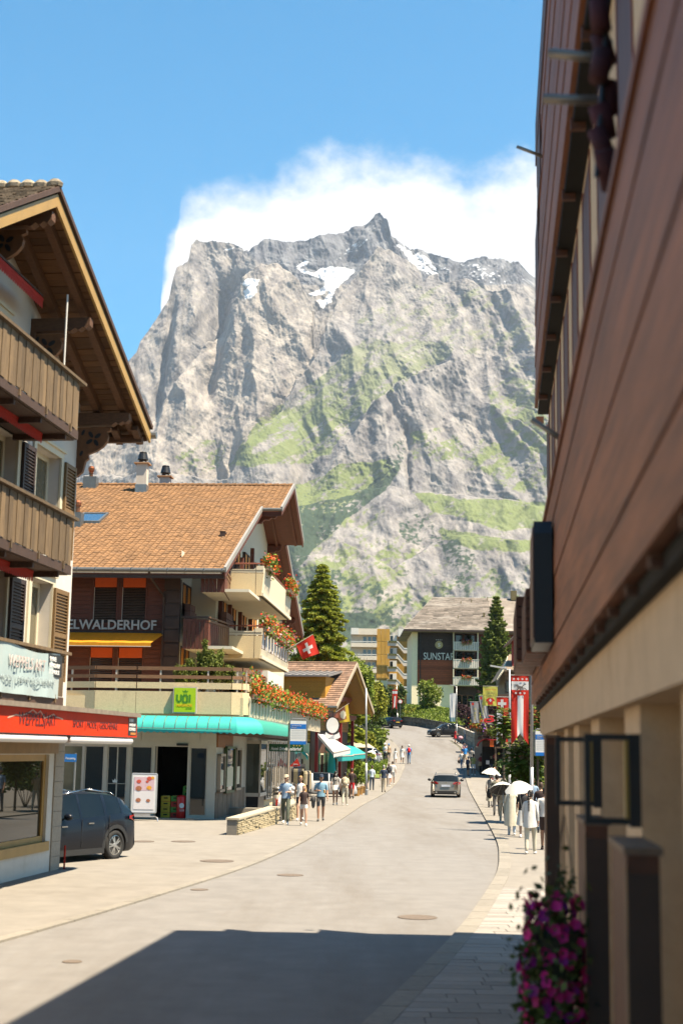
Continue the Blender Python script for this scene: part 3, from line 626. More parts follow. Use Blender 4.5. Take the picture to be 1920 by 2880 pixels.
# balconies: boards one by one
def balcony(zr_,zb,yr,yb,y0,x=1.2,board=True):
    b=MB().box(0,x-.10,y0,yb+.12,zb-.20,zb-.06).build('balcony',m_dark,ch)
    MB().bar((x-.02,y0,zr_),(x-.02,yr,zr_),.20,.06).build('handrail',m_board,b)
    MB().box(x-.07,x,y0,yb+.06,zb-.20,zb-.02).build('edge_beam',m_dark,b)
    n=int((yb-y0)/.205)
    for i in range(n):
        ya=yb-(i+1)*.205; q=MB(); dx=.014 if i%2 else 0
        q.box(x-.025+dx,x+.0+dx,ya+.004,ya+.201,zb+random.uniform(-.03,.0),zr_-.05); q.build('board',m_board,b)
    MB().box(x-.06,x-.03,y0,yb,zr_-.2,zr_-.1).build('rail_bearer',m_dark,b)
    for i in range(4):
        yy=yb-.5-i*1.5; MB().bar((0,yy,zb-.25),(x-.08,yy,zb-.25),.08,.12).build('joist',m_dark,b)
        MB().box(x,x+.03,yy-.03,yy+.03,zb-.14,zb+.02).build('bracket_clip',m_board,b)
    return b
balcony(10.33,9.30,-3.52,-3.78,-10); balcony(7.42,6.45,-3.60,-3.80,-10); balcony(4.63,3.76,-3.68,-3.9,-10)
MB().tube((1.1,-4.55,10.3),(1.1,-4.55,12.0),.022,.022,6).build('rain_pipe',m_white,ch)
# rolled red awnings below each balcony, with scalloped valance
def rolled(yr,y0,z,x):
    a=MB(); a.tube((x,y0,z+.06),(x,yr,z+.06),.075,.075,10); r=a.build('rolled_awning',m_red,ch)
    v=MB(); n=int((yr-y0)/.12)
    for i in range(n):
        ya=yr-i*.12; v.poly([(x+.06,ya,z+.03),(x+.06,ya-.12,z+.03),(x+.062,ya-.11,z-.12),(x+.062,ya-.06,z-.15),(x+.062,ya-.01,z-.12)])
    v.build('valance',m_red,r); MB().box(x-.1,x+.06,y0,yr,z+.13,z+.17).build('cover_board',m_dark,r)
rolled(-4.5,-8.5,11.86,.5); rolled(-4.4,-8.5,9.02,.6); rolled(-4.5,-8.5,6.16,.6)
# shop floor: plinth, glass, pilaster
mb=MB(); wall_open(mb,O0,U,NX_,-14,-.62,0,2.95,[(-6.6,-.97,.68,2.58)],.25); mb.build('shop_wall',M('white_plinth',(.72,.68,.60),.85,.06,3,.1,40,dirt=((.5,.42,.32),.6,1.5,.55)),ch)
m_st=MB()
for i in range(9):
    z=i*.33; MB().box(-.3,.03,-.62,.0,z+.004,z+.326).build('pilaster_stone',m_stone,ch)
window(ch,O0,U,NX_,-6.6,-.97,.68,2.58,.12,m_yel,glass('shop_glass',(.03,.028,.018),.015),.14,1,1,'shop_window')
MB().box(-.0,.06,-6.7,-.86,.50,.70).build('window_sill',m_yel,ch); MB().box(-.02,.05,-6.7,-.5,2.60,2.95).build('lintel',M('ochre_lintel',(.33,.20,.08),.6,.15,3),ch)
# red canopy sign with its awning tubes
sg=MB().box(.1,1.66,-10,-.02,2.98,3.44).build('canopy',m_steel,ch)
MB().box(.0,1.78,-10,.03,3.44,3.53).build('canopy_deck',M('weathered_edge',(.25,.20,.15),.8,.25,6),sg)
MB().box(1.66,1.70,-10,-.0,2.99,3.44).build('sign_face',m_signred,sg)
RY=(math.pi/2,0,math.pi/2)
text('WEPPELS',.5,m_dk,sg,(1.704,-7.78,3.13),RY,width=1.36,height=.23,shear=.12); text('ART',.5,m_dk,sg,(1.704,-6.30,3.14),RY,width=.58,height=.20,shear=.12); text('/',.5,m_dk,sg,(1.704,-6.40,3.08),RY,width=.10,height=.30)
text('SPORT | MODE | GESCHENKE',.5,m_dk,sg,(1.704,-4.72,3.14),RY,width=3.1,height=.19)
zz=[(-6.7,3.24),(-6.5,3.27),(-6.3,3.3),(-6.1,3.29),(-5.75,3.33),(-5.45,3.41),(-5.2,3.34),(-5.05,3.40),(-4.8,3.28),(-4.55,3.31),(-4.3,3.36),(-4.15,3.31),(-3.95,3.30),(-3.75,3.28)]
mb=MB()
for p,q in zip(zz,zz[1:]): mb.bar((1.703,p[0]-1.6,p[1]),(1.703,q[0]-1.6,q[1]),.022,.008,(1,0,0))
mb.build('mountain_line',M('pale_line',(.70,.42,.30),.6,.1,3),sg)
MB().box(1.70,1.706,-.74,-.06,3.03,3.42).build('black_plate',m_black,sg)
for i,tx in enumerate(('IHRE','LANGLAUF','SCHULE')): text(tx,.1,m_wht,sg,(1.708,-.68,3.335-i*.098),RY,width=(.32,.52,.52)[i],height=.068,bold=.004)
MB().box(1.706,1.709,-.55,-.12,3.045,3.095).build('orange_arrow',M('orange_print',(.55,.20,.03),.6,.1,3),sg)
for y0,y1 in ((-9,-4.95),(-4.72,-.26)):
    o=MB().lathe([(.02,0),(.075,.0),(.085,.03),(.085,y1-y0-.03),(.075,y1-y0),(.02,y1-y0)],(0,0,0),14,1,.85).build('awning_tube',m_tube,sg)
    o.location=(1.62,y1,2.90); o.rotation_euler=(math.pi/2,0,0)
    o.data.polygons.foreach_set('use_smooth',[True]*len(o.data.polygons))
MB().box(1.50,1.66,-4.98,-4.70,2.86,3.0).build('awning_joint',m_dark,sg)
# cloth banner on the lowest balcony
V=[];Fq=[]; nu,nv=36,14
for i in range(nu+1):
    for j in range(nv+1):
        a=-9.4+(-4.32+9.4)*i/nu; t=j/nv; z=4.56-.86*t
        x=1.245+.016*math.sin(a*5+2*t)*(.3+t)+.012*math.sin(a*11-3*t)*t+.01; z+= .03*math.sin(a*2.2)*(1-t)-.05*math.sin((a+9.4)*.62*math.pi)*(1-t)
        V.append((x,a,z))
for i in range(nu):
    for j in range(nv): k=i*(nv+1)+j; Fq.append((k,k+nv+1,k+nv+2,k+1))
bn=npmesh('cloth_banner',np.array(V),np.array(Fq),M('pale_blue_cloth',(.50,.62,.62),.8,.10,2,trans=.15,dirt=((.60,.60,.55),.6,.8,.5)),None,True)
bn.location=c.o; bn.rotation_euler=(0,0,R(c.deg)); tag(bn,'creased pale blue cloth banner hung on the lowest balcony','banner')
text('WEPPELS ART',.3,M('faded_red',(.60,.50,.46),.8,.1,3),bn,(1.292,-7.3,4.18),RY,width=2.0,height=.22,shear=.1)
text('SPORT | MODE | MEHR GESCHENKE',.3,M('faded_grey',(.36,.43,.44),.8,.1,3),bn,(1.293,-8.7,3.90),(math.pi/2,-.012,math.pi/2),width=4.0,height=.14)
pl=MB().box(1.24,1.262,-5.05,-4.22,4.12,4.55).build('notice_board',m_black); pl.location=c.o; pl.rotation_euler=(0,0,R(c.deg)); tag(pl,'black plate with white lettering at the end of the pale blue banner','sign')
for i,tx in enumerate(('IHRE','LANGLAUF','SCHULE')): text(tx,.1,m_wht,pl,(1.266,-4.98,4.42-i*.125),RY,width=(.38,.62,.60)[i],height=.085,bold=.004)
# small blue street name plate on a post behind the corner
sp_=thing('street_sign','small blue street name plate on a thin pole behind the parked car','street sign',(*at(205,2300,45).xy,0))
MB().tube((0,0,0),(0,0,2.55),.03,.03,8).build('pole',m_steel,sp_); MB().box(-.33,.04,-.035,-.03,2.28,2.52).build('plate',M('sign_blue',(.02,.16,.48),.4,.05,3),sp_)
text('Fassaweg',.1,m_wht,sp_,(-.30,-.037,2.355),(math.pi/2,0,0),width=.30,height=.09)
# ================================================================ HOTEL WITH THE TILED ROOF
h=Fr(-4.9,57,-4.1)
ht=thing('hotel','long brown timber hotel with orange tiled roof, concrete balconies and a shop at street level','hotel',h.o,h.deg)
UX=Vector((1,0,0)); NY=Vector((0,-1,0))
m_brown=M('red_brown_board',(.125,.032,.014),.65,.25,3,.2,25,stretch=(1,6,6),obr=.12)
m_post=M('dark_post',(.06,.032,.022),.7,.25,3,.2,25)
m_tile=M('clay_tile',(.255,.132,.056),.85,.22,3,.25,30,isl=.20,dirt=((.19,.11,.06),.7,.22,.50))
m_conc=M('exposed_concrete',(.72,.57,.34),.92,.16,28,.5,70,dirt=((.24,.19,.11),.75,1.3,.60,(1,1,.35)))
m_concl=M('pale_concrete',(.76,.66,.48),.9,.10,20,.3,60,dirt=((.38,.31,.21),.6,1.2,.62,(1,1,.3)))
m_under=M('pale_soffit',(.72,.65,.50),.9,.04,2)
m_rail=M('rail_timber',(.21,.105,.050),.7,.22,4,.2,30,stretch=(1,8,8),obr=.2)
m_orange=M('orange_blind',(.72,.11,.012),.7,.08,4); m_amber=M('amber_blind',(.68,.26,.03),.7,.08,4)
m_lou=M('louvre_blind',(.17,.085,.055),.5,.1,3); m_letter=M('sign_letter',(.62,.53,.45),.5,.05,3)
m_yaw=M('yellow_awning',(.80,.36,.015),.7,.10,2,trans=.35,stretch=(5,.3,.3))
m_teal=M('teal_awning',(.035,.46,.40),.6,.06,3,trans=.15); m_alu=M('bronze_frame',(.40,.31,.23),.4,.08,4,metal=.2); m_alul=M('pale_frame',(.58,.50,.41),.45,.06,3)
m_brick=M('brown_block',(.16,.075,.055),.8,.2,8,.3,50,obr=.2); m_zinc=M('zinc_gutter',(.20,.20,.19),.45,.1,4,metal=.6)
PIT_=.395; EY=.8; EZ=9.97; RYd=17.5; RZ=EZ+PIT_*(RYd-EY); XL=-30; XV=.11; XU=1.08; YB=12.
rz=lambda y: EZ+PIT_*(y-EY) if y<=RYd else RZ-PIT_*(y-RYd)
YF=2*RYd-EY
# roof body: two slopes, upper part longer to the street
mb=MB(); T=.22
def slab(x0,x1,y0,y1):
    a,b=rz(y0),rz(y1); mb.add([(x0,y0,a),(x1,y0,a),(x1,y1,b),(x0,y1,b),(x0,y0,a-T),(x1,y0,a-T),(x1,y1,b-T),(x0,y1,b-T)],[(0,1,2,3),(7,6,5,4),(0,4,5,1),(1,5,6,2),(2,6,7,3),(3,7,4,0)])
slab(XL,XV,EY,YB); slab(XL,XU,YB,RYd); slab(XL,XU,RYd,2*RYd-YB); slab(XL,XV,2*RYd-YB,YF)
hroof=mb.build('roof',m_brown,ht)
# every tile course real: a slightly curved tile with a lower lip
V=[];Fq=[]
TW,TL=.255,.365
nrow=int((RYd-EY)/(TL*math.cos(math.atan(PIT_))))
sl=math.hypot(1,PIT_); st=(RYd-EY)/nrow
for r in range(nrow):
    y0=EY+r*st; y1=y0+st*1.12; xr=XV if y0<YB else XU
    n=int((xr+13.5)/TW); off=.5*TW*(r%2)
    for i in range(n):
        x1=xr-i*TW-off*0; x0=x1-TW*.985; j=random.uniform(-.008,.012); b=len(V)
        for (yy,lift) in ((y0-.02,.058),(y1,.012)):
            zz=rz(min(yy,RYd))
            for f_,l in ((0,.0),(.28,.030),(.55,.004),(1,.006)): V.append((x0+(x1-x0)*f_,yy,zz+lift+l+j))
        for f_,l in ((0,.0),(.28,.030),(.55,.004),(1,.006)): V.append((x0+(x1-x0)*f_,y0-.02,rz(y0)+.008+l*.8+j))
        for k in range(3): Fq+= [(b+k,b+k+1,b+k+5,b+k+4),(b+8+k,b+9+k,b+k+1,b+k)]
npmesh('roof_tiles',np.array(V),np.array(Fq),m_tile,hroof,kind='stuff')
rc=MB(); n=int((XU+13.5)/.38)
for i in range(n):
    x=XU-.02-i*.38; rc.tube((x,RYd,RZ+.05),(x-.40,RYd,RZ+.03),.115,.095,8)
rc.build('ridge_tiles',m_tile,hroof,kind='stuff')
# verge metal and gutters
mb=MB()
for (x,y0,y1) in ((XV,EY-.1,YB),(XU,YB-.05,RYd),(XU,RYd,2*RYd-YB+.05),(XV,2*RYd-YB,YF)):
    mb.bar((x+.03,y0,rz(y0)+.03),(x+.03,y1,rz(y1)+.03),.10,.22,(0,0,1))
mb.build('verge_flashing',M('pale_flashing',(.40,.37,.33),.5,.1,3,metal=.3),hroof)
mb=MB()
for (x,y0,y1) in ((XV,EY-.1,YB),(XU,YB-.05,RYd),(XU,RYd,2*RYd-YB+.05),(XV,2*RYd-YB,YF)): mb.bar((x+.015,y0,rz(y0)-.19),(x+.015,y1,rz(y1)-.19),.06,.24,(0,0,1))
mb.build('verge_board',m_brown,hroof)
MB().tube((XL,EY-.13,EZ-.04),(XV+.05,EY-.13,EZ-.04),.085,.085,8).build('gutter',m_zinc,hroof)
MB().tube((XV+.05,YB-.1,rz(YB)-.03),(XU+.05,YB-.1,rz(YB)-.03),.08,.08,8).build('gutter',m_zinc,hroof)
MB().box(XL,XV-.02,EY+.02,EY+.10,EZ-.36,EZ-.10).build('eave_board',m_post,hroof); MB().box(XL,XV-.1,EY-.02,EY+.02,EZ-.17,EZ-.085).build('eave_flashing',M('pale_flashing',(.4,.37,.33)),hroof)
MB().box(XV,XU-.02,YB+.02,YB+.1,rz(YB)-.34,rz(YB)-.1).build('eave_board',m_brown,hroof)
for i in range(24):
    x=-8.2+i*.75
    if x<XV: MB().box(x-.012,x+.012,EY-.225,EY-.05,EZ-.09,EZ+.06).build('gutter_hook',m_steel,hroof)
# purlins with carved ends under the street gable
for y in (3.2,7.5,YB+.4,RYd-.3,23.,27.5,31.5):
    xe=(XU if YB<y<2*RYd-YB else XV)-.25; z=rz(y)-T-.02
    pr=[(-1.6,z),(xe,z),(xe,z-.26),(xe-.12,z-.34),(xe-.25,z-.30),(xe-.38,z-.42),(xe-.6,z-.40),(xe-.75,z-.58),(-1.6,z-.62)]
    MB().prism([(a,y-.13,b) for a,b in pr],(0,.26,0)).build('purlin',m_brown,ht)
for y in (2.0,5.5,9.5,14.,19.5,25,29.5): 
    xe=(XU if YB<y<2*RYd-YB else XV)-.1; a=1.6
# rafters seen from below at the street gable
for x in (-.35,.72):
    for y0,y1 in (((EY+.2,RYd) if x<XV else (YB+.2,RYd)),((RYd,YF-.2) if x<XV else (RYd,2*RYd-YB-.2))): MB().bar((x,y0,rz(y0)-T-.08),(x,y1,rz(y1)-T-.08),.14,.16,(0,0,1)).build('rafter',m_brown,hroof)
# chimneys, vents, roof window
def chim(px,py,y,w_,d_,hh,cap):
    p=h.hy(px,py,y); x=p.x; z0=rz(y)-.3
    k=MB().box(x-w_/2,x+w_/2,y-d_/2,y+d_/2,z0,z0+hh).build('chimney',M('chimney_render',(.66,.58,.49),.85,.06,4,.1),ht)
    MB().box(x-w_/2-.03,x+w_/2+.03,y-d_/2-.03,y+d_/2+.03,z0,rz(y)+.35).build('flashing',m_steel,k)
    MB().box(x-w_/2-.12,x+w_/2+.12,y-d_/2-.12,y+d_/2+.12,z0+hh,z0+hh+.07).build('cap_slab',M('cap_slab',(.42,.24,.13),.8,.1,4),k)
    MB().lathe([(.26,0),(.30,.03),(.22,.12),(.24,.16),(.33,.18),(.25,.5),(.22,.52),(.24,.56),(.20,.60)],(x,y,z0+hh+.07),14,w_/.62,w_/.62).build('cowl',m_black,k)
chim(399,1385,RYd-1.6,.54,.54,1.75,1); chim(465,1362,RYd+1.4,.54,.54,1.55,1)
p=h.hy(256,1360,RYd-.6); k=MB().box(p.x-.35,p.x+.35,RYd-.9,RYd-.3,rz(RYd-.9)-.2,RZ+.32).build('vent_box',m_zinc,ht)
MB().lathe([(.10,0),(.10,.18),(.13,.2),(.13,.24),(.10,.26),(.16,.36),(.18,.48),(.14,.58),(.05,.62)],(p.x,RYd-.6,RZ+.32),12).build('spinner',M('copper',(.36,.13,.06),.35,.2,4,metal=.8),k)
p=h.hy(218,1450,8.2); k=MB().box(p.x-.3,p.x+.25,7.9,8.5,rz(8)-.2,rz(8.5)+.5).build('vent_box',m_zinc,ht); MB().lathe([(.11,0),(.11,.3),(.17,.35),(.18,.5),(.1,.6)],(p.x,8.2,rz(8.5)+.5),12).build('spinner',M('copper',(.36,.13,.06)),k)
a=h.hy(205,1458,9.2); b_=h.hy(310,1434,10.6); a.x=b_.x-1.25
def roofwin(x0,x1,y0,y1):
    P=lambda x,y,dz:(x,y,rz(y)+dz)
    mb=MB()
    for (q0,q1,r0,r1) in ((x0,x1,y0,y0+.1),(x0,x1,y1-.1,y1),(x0,x0+.1,y0+.1,y1-.1),(x1-.1,x1,y0+.1,y1-.1)):
        mb.add([P(q0,r0,.0),P(q1,r0,.0),P(q1,r1,.0),P(q0,r1,.0),P(q0,r0,.16),P(q1,r0,.16),P(q1,r1,.16),P(q0,r1,.16)],[(4,5,6,7),(0,1,5,4),(1,2,6,5),(2,3,7,6),(3,0,4,7)])
    f_=mb.build('roof_window',m_zinc,hroof); MB().poly([P(x0+.08,y0+.08,.12),P(x1-.08,y0+.08,.12),P(x1-.08,y1-.08,.12),P(x0+.08,y1-.08,.12)]).build('pane',M('sky_glass',(.03,.06,.11),.02,.1,1,spec=1,coat=1),f_)
roofwin(a.x,b_.x,8.6,10.4)
# ---- front wall of dark boards (local y=2.5) with paired blinds
FY=2.5; OF=Vector((0,FY,0))
mb=MB(); ops=[(-5.67,-4.70,8.02,9.82),(-4.46,-3.46,8.02,9.82),(-5.72,-4.76,5.0,6.85),(-4.52,-3.5,5.0,6.85)]
wall_open(mb,OF,UX,NY,XL,-2.5,4.7,9.7,ops,.16); mb.poly([(XL,FY,9.7),(-2.5,FY,9.7),(-2.5,FY,rz(FY)),(XL,FY,rz(FY))]); mb.build('front_wall',m_post,ht)
n=0
for i in range(30):       # boards, horizontal, one by one between the openings
    z0=4.75+i*.185
    if z0>9.8: break
    segs=[(-9.6,-2.52)]
    for q in ops:
        if z0+.185>q[2]-.06 and z0<q[3]+.06:
            ns=[]
            for s0,s1 in segs:
                if q[0]-.08>s0: ns.append((s0,min(s1,q[0]-.08)))
                if q[1]+.08<s1: ns.append((max(s0,q[1]+.08),s1))
            segs=ns
    for s0,s1 in segs:
        if s1-s0>.05: MB().box(s0,s1,FY-.035-random.uniform(0,.008),FY-.002,z0+.006,z0+.18).build('board',m_brown,ht)
for a0,a1,b0,b1 in ops:
    f_=MB()
    for q in ((a0-.07,a0,b0,b1),(a1,a1+.07,b0,b1),(a0-.07,a1+.07,b1,b1+.07)): pbox(f_,OF,UX,NY,*q,-.02,.045)
    wn=f_.build('window',m_brown,ht); MB().box(a0,a1,FY+.13,FY+.14,b0,b1).build('pane',m_glass,wn)
    MB().box(a0+.02,a1-.02,FY-.01,FY+.03,b1-.42,b1).build('blind_box',m_orange,wn)
    for k in range(20):
        z=b0+(b1-.42-b0)*k/20; q=MB(); q.add([(a0+.03,FY+.02,z+.004),(a1-.03,FY+.02,z+.004),(a1-.03,FY+.07,z+.055),(a0+.03,FY+.07,z+.055)],[(0,1,2,3)]); q.build('slat',m_lou,wn)
    MB().box(a0+.0,a0+.025,FY-.01,FY+.03,b0,b1-.42).build('guide_rail',m_alul,wn)
text('ELWALDERHOF',.6,m_letter,ht,(-6.75,FY-.10,7.62),(math.pi/2,0,0),width=3.78,height=.41,bold=.012,ext=.03)
MB().box(XL,-2.55,FY-.10,FY-.04,7.47,7.55).build('awning_rail',m_post,ht)
# yellow awning
ya=MB(); nn=24; x0,x1=-9.6,-2.55
for i in range(nn):
    a,b=x0+(x1-x0)*i/nn,x0+(x1-x0)*(i+1)/nn; sk=lambda x,t:x-.28*t
    za=6.83+.012*math.sin(i*1.7); zb=6.83+.012*math.sin((i+1)*1.7)
    ya.poly([(sk(a,0),FY-.1,7.47),(sk(b,0),FY-.1,7.47),(sk(b,1),.85,zb+.12),(sk(a,1),.85,za+.12)]); ya.poly([(sk(a,1),.85,za+.12),(sk(b,1),.85,zb+.12),(sk(b,1),.85,zb-.02),(sk(a,1),.85,za-.02)])
yo=ya.build('awning',m_yaw,ht,True); MB().box(x0-.28,x1-.28,.82,.88,6.79,6.82).build('front_bar',m_alul,yo)
# corner post, down pipe, step back of the street side
MB().box(-2.55,-1.98,FY-.25,FY+.2,4.7,9.75).build('corner_post',m_post,ht)
for s in range(9): MB().box(-2.62-.02*(s%2),-1.95,FY-.29,FY-.25,4.9+s*.55,5.38+s*.55).build('post_cladding',m_post,ht)
MB().path([(-3.0,.75,9.85),(-2.9,1.0,9.55),(-2.62,2.1,9.0),(-2.62,2.2,8.6),(-2.62,2.2,4.8)],.05).build('down_pipe',m_post,ht)
mb=MB(); wall_open(mb,Vector((-2.0,0,0)),Vector((0,1,0)),Vector((1,0,0)),FY,5.2,4.7,11,[(3.0,3.9,5.4,7.0),(4.1,5.0,5.4,7.0),(3.0,3.9,8.3,9.7),(4.1,5.0,8.3,9.7)],.12)
mb.poly([(-2,5.2,4.7),(-.9,5.2,4.7),(-.9,5.2,rz(5.2)-T),(-2,5.2,rz(5.2)-T)])
mb.build('side_wall',m_under,ht)
ops2=[]
for zb in (5.3,8.2,10.95):
    for y in (6.2,7.3,9.3,10.4,13.,14.1,17,18.1,21,22.1): ops2.append((y,y+.9,zb,zb+1.45))
mb=MB(); wall_open(mb,Vector((-.9,0,0)),Vector((0,1,0)),Vector((1,0,0)),5.2,33,4.7,11.3,[q for q in ops2 if q[2]<10.5],.1)
wall_open(mb,Vector((-.9,0,0)),Vector((0,1,0)),Vector((1,0,0)),5.2,29.8,10.5,12.6,[q for q in ops2 if q[2]>10.5],.1) if False else mb.poly([(-.9,5.2,11.3),(-.9,33-.5,10.5),(-.9,RYd,RZ-T),(-.9,5.2,rz(5.2)-T)])
mb.build('street_wall',m_under,ht)
for q in [(3.0,3.9,5.4,7.0,-2.0),(4.1,5.0,5.4,7.0,-2),(3.0,3.9,8.3,9.7,-2),(4.1,5.0,8.3,9.7,-2)]+[x+(-.9,) for x in ops2]:
    o_=Vector((q[4],0,0)); wn=MB(); uu,nn_=Vector((0,1,0)),Vector((1,0,0)); d=.0 if q[2]<10.5 else .12
    for e in ((q[0],q[0]+.07,q[2],q[3]),(q[1]-.07,q[1],q[2],q[3]),(q[0],q[1],q[3]-.07,q[3])): pbox(wn,o_,uu,nn_,*e,-.09,.03+d)
    wn=wn.build('window',m_post,ht); g=MB(); pbox(g,o_,uu,nn_,q[0]+.05,q[1]-.05,q[2],q[3]-.05,-.09,-.05+d); g.build('pane',m_glass,wn)
    g=MB(); pbox(g,o_,uu,nn_,q[0]+.05,q[1]-.05,q[3]-.85,q[3]-.05,-.03,.0+d); g.build('blind',m_amber,wn)
for y,zz in ((6.0,(4.7,11)),(8.7,(4.7,11.5)),(12.2,(4.7,12)),(16,(4.7,13)),(20,(4.7,13))): MB().box(-.92,-.72,y-.14,y+.14,zz[0],zz[1]).build('wall_post',m_brown,ht)
# brown block parapets between the rooms
def blocks(x,y0,y1,z0,rows,step):
    for r in range(rows):
        y=y0+(.3 if r%2 else 0)-.3
        while y<y1-step*r:
            a,b=max(y,y0),min(y+.58,y1-step*r)
            if b-a>.08: MB().box(x-.12,x+.12,a+.012,b-.012,z0+r*.29+.01,z0+r*.29+.28).build('block',m_brick,ht)
            y+=.6
blocks(-.6,5.6,9.0,7.55,4,.5); blocks(-1.7,2.7,5.0,7.6,4,.35); blocks(-.6,6.2,10.,10.1,2,.4); blocks(-.3,9.,15.,4.75,4,.6)
# ---- concrete balconies (wood front at the left, concrete tray beyond)
YC=4.5
def conc_balcony(tl,tr,bl,br,farx,fary,low,spec):
    A=h.hy(*tl,YC); B=h.hy(*tr,YC); Cc=h.hy(*bl,YC); D=h.hy(*br,YC)
    x0,x1=A.x,B.x; zt=(A.z+B.z)/2; zb=(Cc.z+D.z)/2
    P=h.hx(farx,fary,x1-.06); yf=P.y
    b=MB().box(-.9,x1,YC+.12,yf,zb,zb+.14).build('balcony',m_under,ht)
    t=.12; band=.30
    fr=MB().prism([(x0,YC,zb+.0),(x1-.09,YC,zb),(x1,YC,zt-band-.03),(x0,YC,zt-band-.03)],(0,t,0)).build('front_panel',m_conc,b)
    # upper band with a notch in its top edge
    w=x1-x0; MB().prism([(x0,YC+.0,zt-band),(x1,YC,zt-band),(x1,YC,zt),(x1-.38*w+.25,YC,zt),(x1-.38*w+.12,YC,zt-.13),(x0+.25,YC,zt-.13),(x0+.12,YC,zt),(x0,YC,zt)] if spec else [(x0,YC,zt-band),(x1,YC,zt-band),(x1,YC,zt),(x1-.28,YC,zt),(x1-.42,YC,zt-.15),(x0,YC,zt-.15)],(0,t,0)).build('front_band',m_concl,b)
    MB().box(x0,x1-.02,YC-.012,YC-.002,zt-band+.10,zt-band+.115).build('band_groove',m_post,b)
    MB().box(x1-.34,x1-.325,YC-.006,YC+.002,zb+.02,zt-.02).build('panel_joint',m_post,b)
    # street side panel
    zt2=zt-.28 if low else zt-.05
    if low: MB().prism([(x1-.09,YC+t,zb),(x1-.09,yf,zb),(x1-.02,yf,zb+.42),(x1-.02,YC+t,zb+.42)],(-.1,0,0)).build('side_panel',m_concl,b)
    else: MB().prism([(x1-.09,YC+t,zb),(x1-.09,yf,zb),(x1+.0,yf,zt2),(x1+.0,YC+t,zt2)],(-.1,0,0)).build('side_panel',m_concl,b)
    MB().prism([(x1-.09,yf,zb),(-.9,yf,zb),(-.9,yf,zt2),(x1,yf,zt2)],(0,-.1,0)).build('end_panel',m_concl,b)
    MB().path([(x0,YC+.06,zt+.10),(x1-.1,YC+.06,zt+.10),(x1-.05,YC+.15,zt+.10),(x1-.05,yf,zt+.06)],.035,8).build('handrail',M('rail_red',(.22,.06,.03),.5,.1,3),b)
    if low:
        for i in range(9): MB().box(x1-.06,x1-.03,YC+.4+i*(yf-YC-.6)/9,YC+.4+(i+.55)*(yf-YC-.6)/9,zb+.46,zt-.05).build('painted_slat',M('painted_board',(.70,.64,.60),.7,.15,5,dirt=((.25,.05,.06),.9,3.0,.52)),b)
    return x0,x1,zt,zb,yf
B1=conc_balcony((650,1592),(742,1590),(648,1673),(735,1676),815,1743,False,False)
B2=conc_balcony((645,1765),(738,1767),(645,1850),(732,1852),808,1895,True,True)
B3=conc_balcony((700,1905),(795,1908),(700,1950),(792,1952),795,1930,False,True) if False else None
def woodfront(px0,px1,pyt,pyb,y):
    a=h.hy(px0,pyt,y); b=h.hy(px1,pyt,y); zb=h.hy(px0,pyb,y).z; bal=MB().box(a.x,b.x+1.0,y+.05,YC+.4,zb-.02,zb+.1).build('balcony',m_under,ht)
    n=max(3,int((b.x-a.x)/.16)); w=(b.x-a.x)/n
    for i in range(n): MB().box(a.x+i*w+.012,a.x+(i+1)*w-.012,y-.02-.012*(i%2),y+.02,zb-.05,a.z-.12).build('board',m_brown,bal)
    MB().box(a.x-.05,b.x+.05,y-.06,y+.08,a.z-.07,a.z).build('handrail',m_post,bal); MB().box(a.x,b.x,y-.04,y-.01,a.z-.22,a.z-.12).build('rail_board',m_brown,bal)
    # return towards the concrete tray
    n=10; q=Vector((b.x,y,0)); r=Vector((B2[0]-.02,YC+.0,0)); d=(r-q)/n; nrm=d.cross(Z3).normalized()
    for i in range(n):
        s,e=q+d*(i+.06),q+d*(i+.94); MB().add([(s.x,s.y,zb-.05),(e.x,e.y,zb-.05),(e.x,e.y,a.z-.12),(s.x,s.y,a.z-.12),(s.x-.03,s.y+.03,zb-.05),(e.x-.03,e.y+.03,zb-.05),(e.x-.03,e.y+.03,a.z-.12),(s.x-.03,s.y+.03,a.z-.12)],[(0,1,2,3),(7,6,5,4),(2,6,7,3),(0,4,5,1),(1,5,6,2),(0,3,7,4)]).build('board',m_brown if i<5 else m_rail,bal)
    mb=MB(); mb.bar((q.x,q.y,a.z-.03),(r.x,r.y,a.z-.03),.12,.07); mb.bar((q.x,q.y,a.z-.18),(r.x,r.y,a.z-.18),.05,.1); mb.build('handrail',m_rail,bal)
woodfront(516,587,1733,1822,1.2); woodfront(566,634,1600,1662,1.2)
# small white balcony lower down
p=h.hx(795,1905,1.3); MB().box(-.6,1.3,p.y-6,p.y,p.z-.75,p.z).build('balcony',m_white,ht)
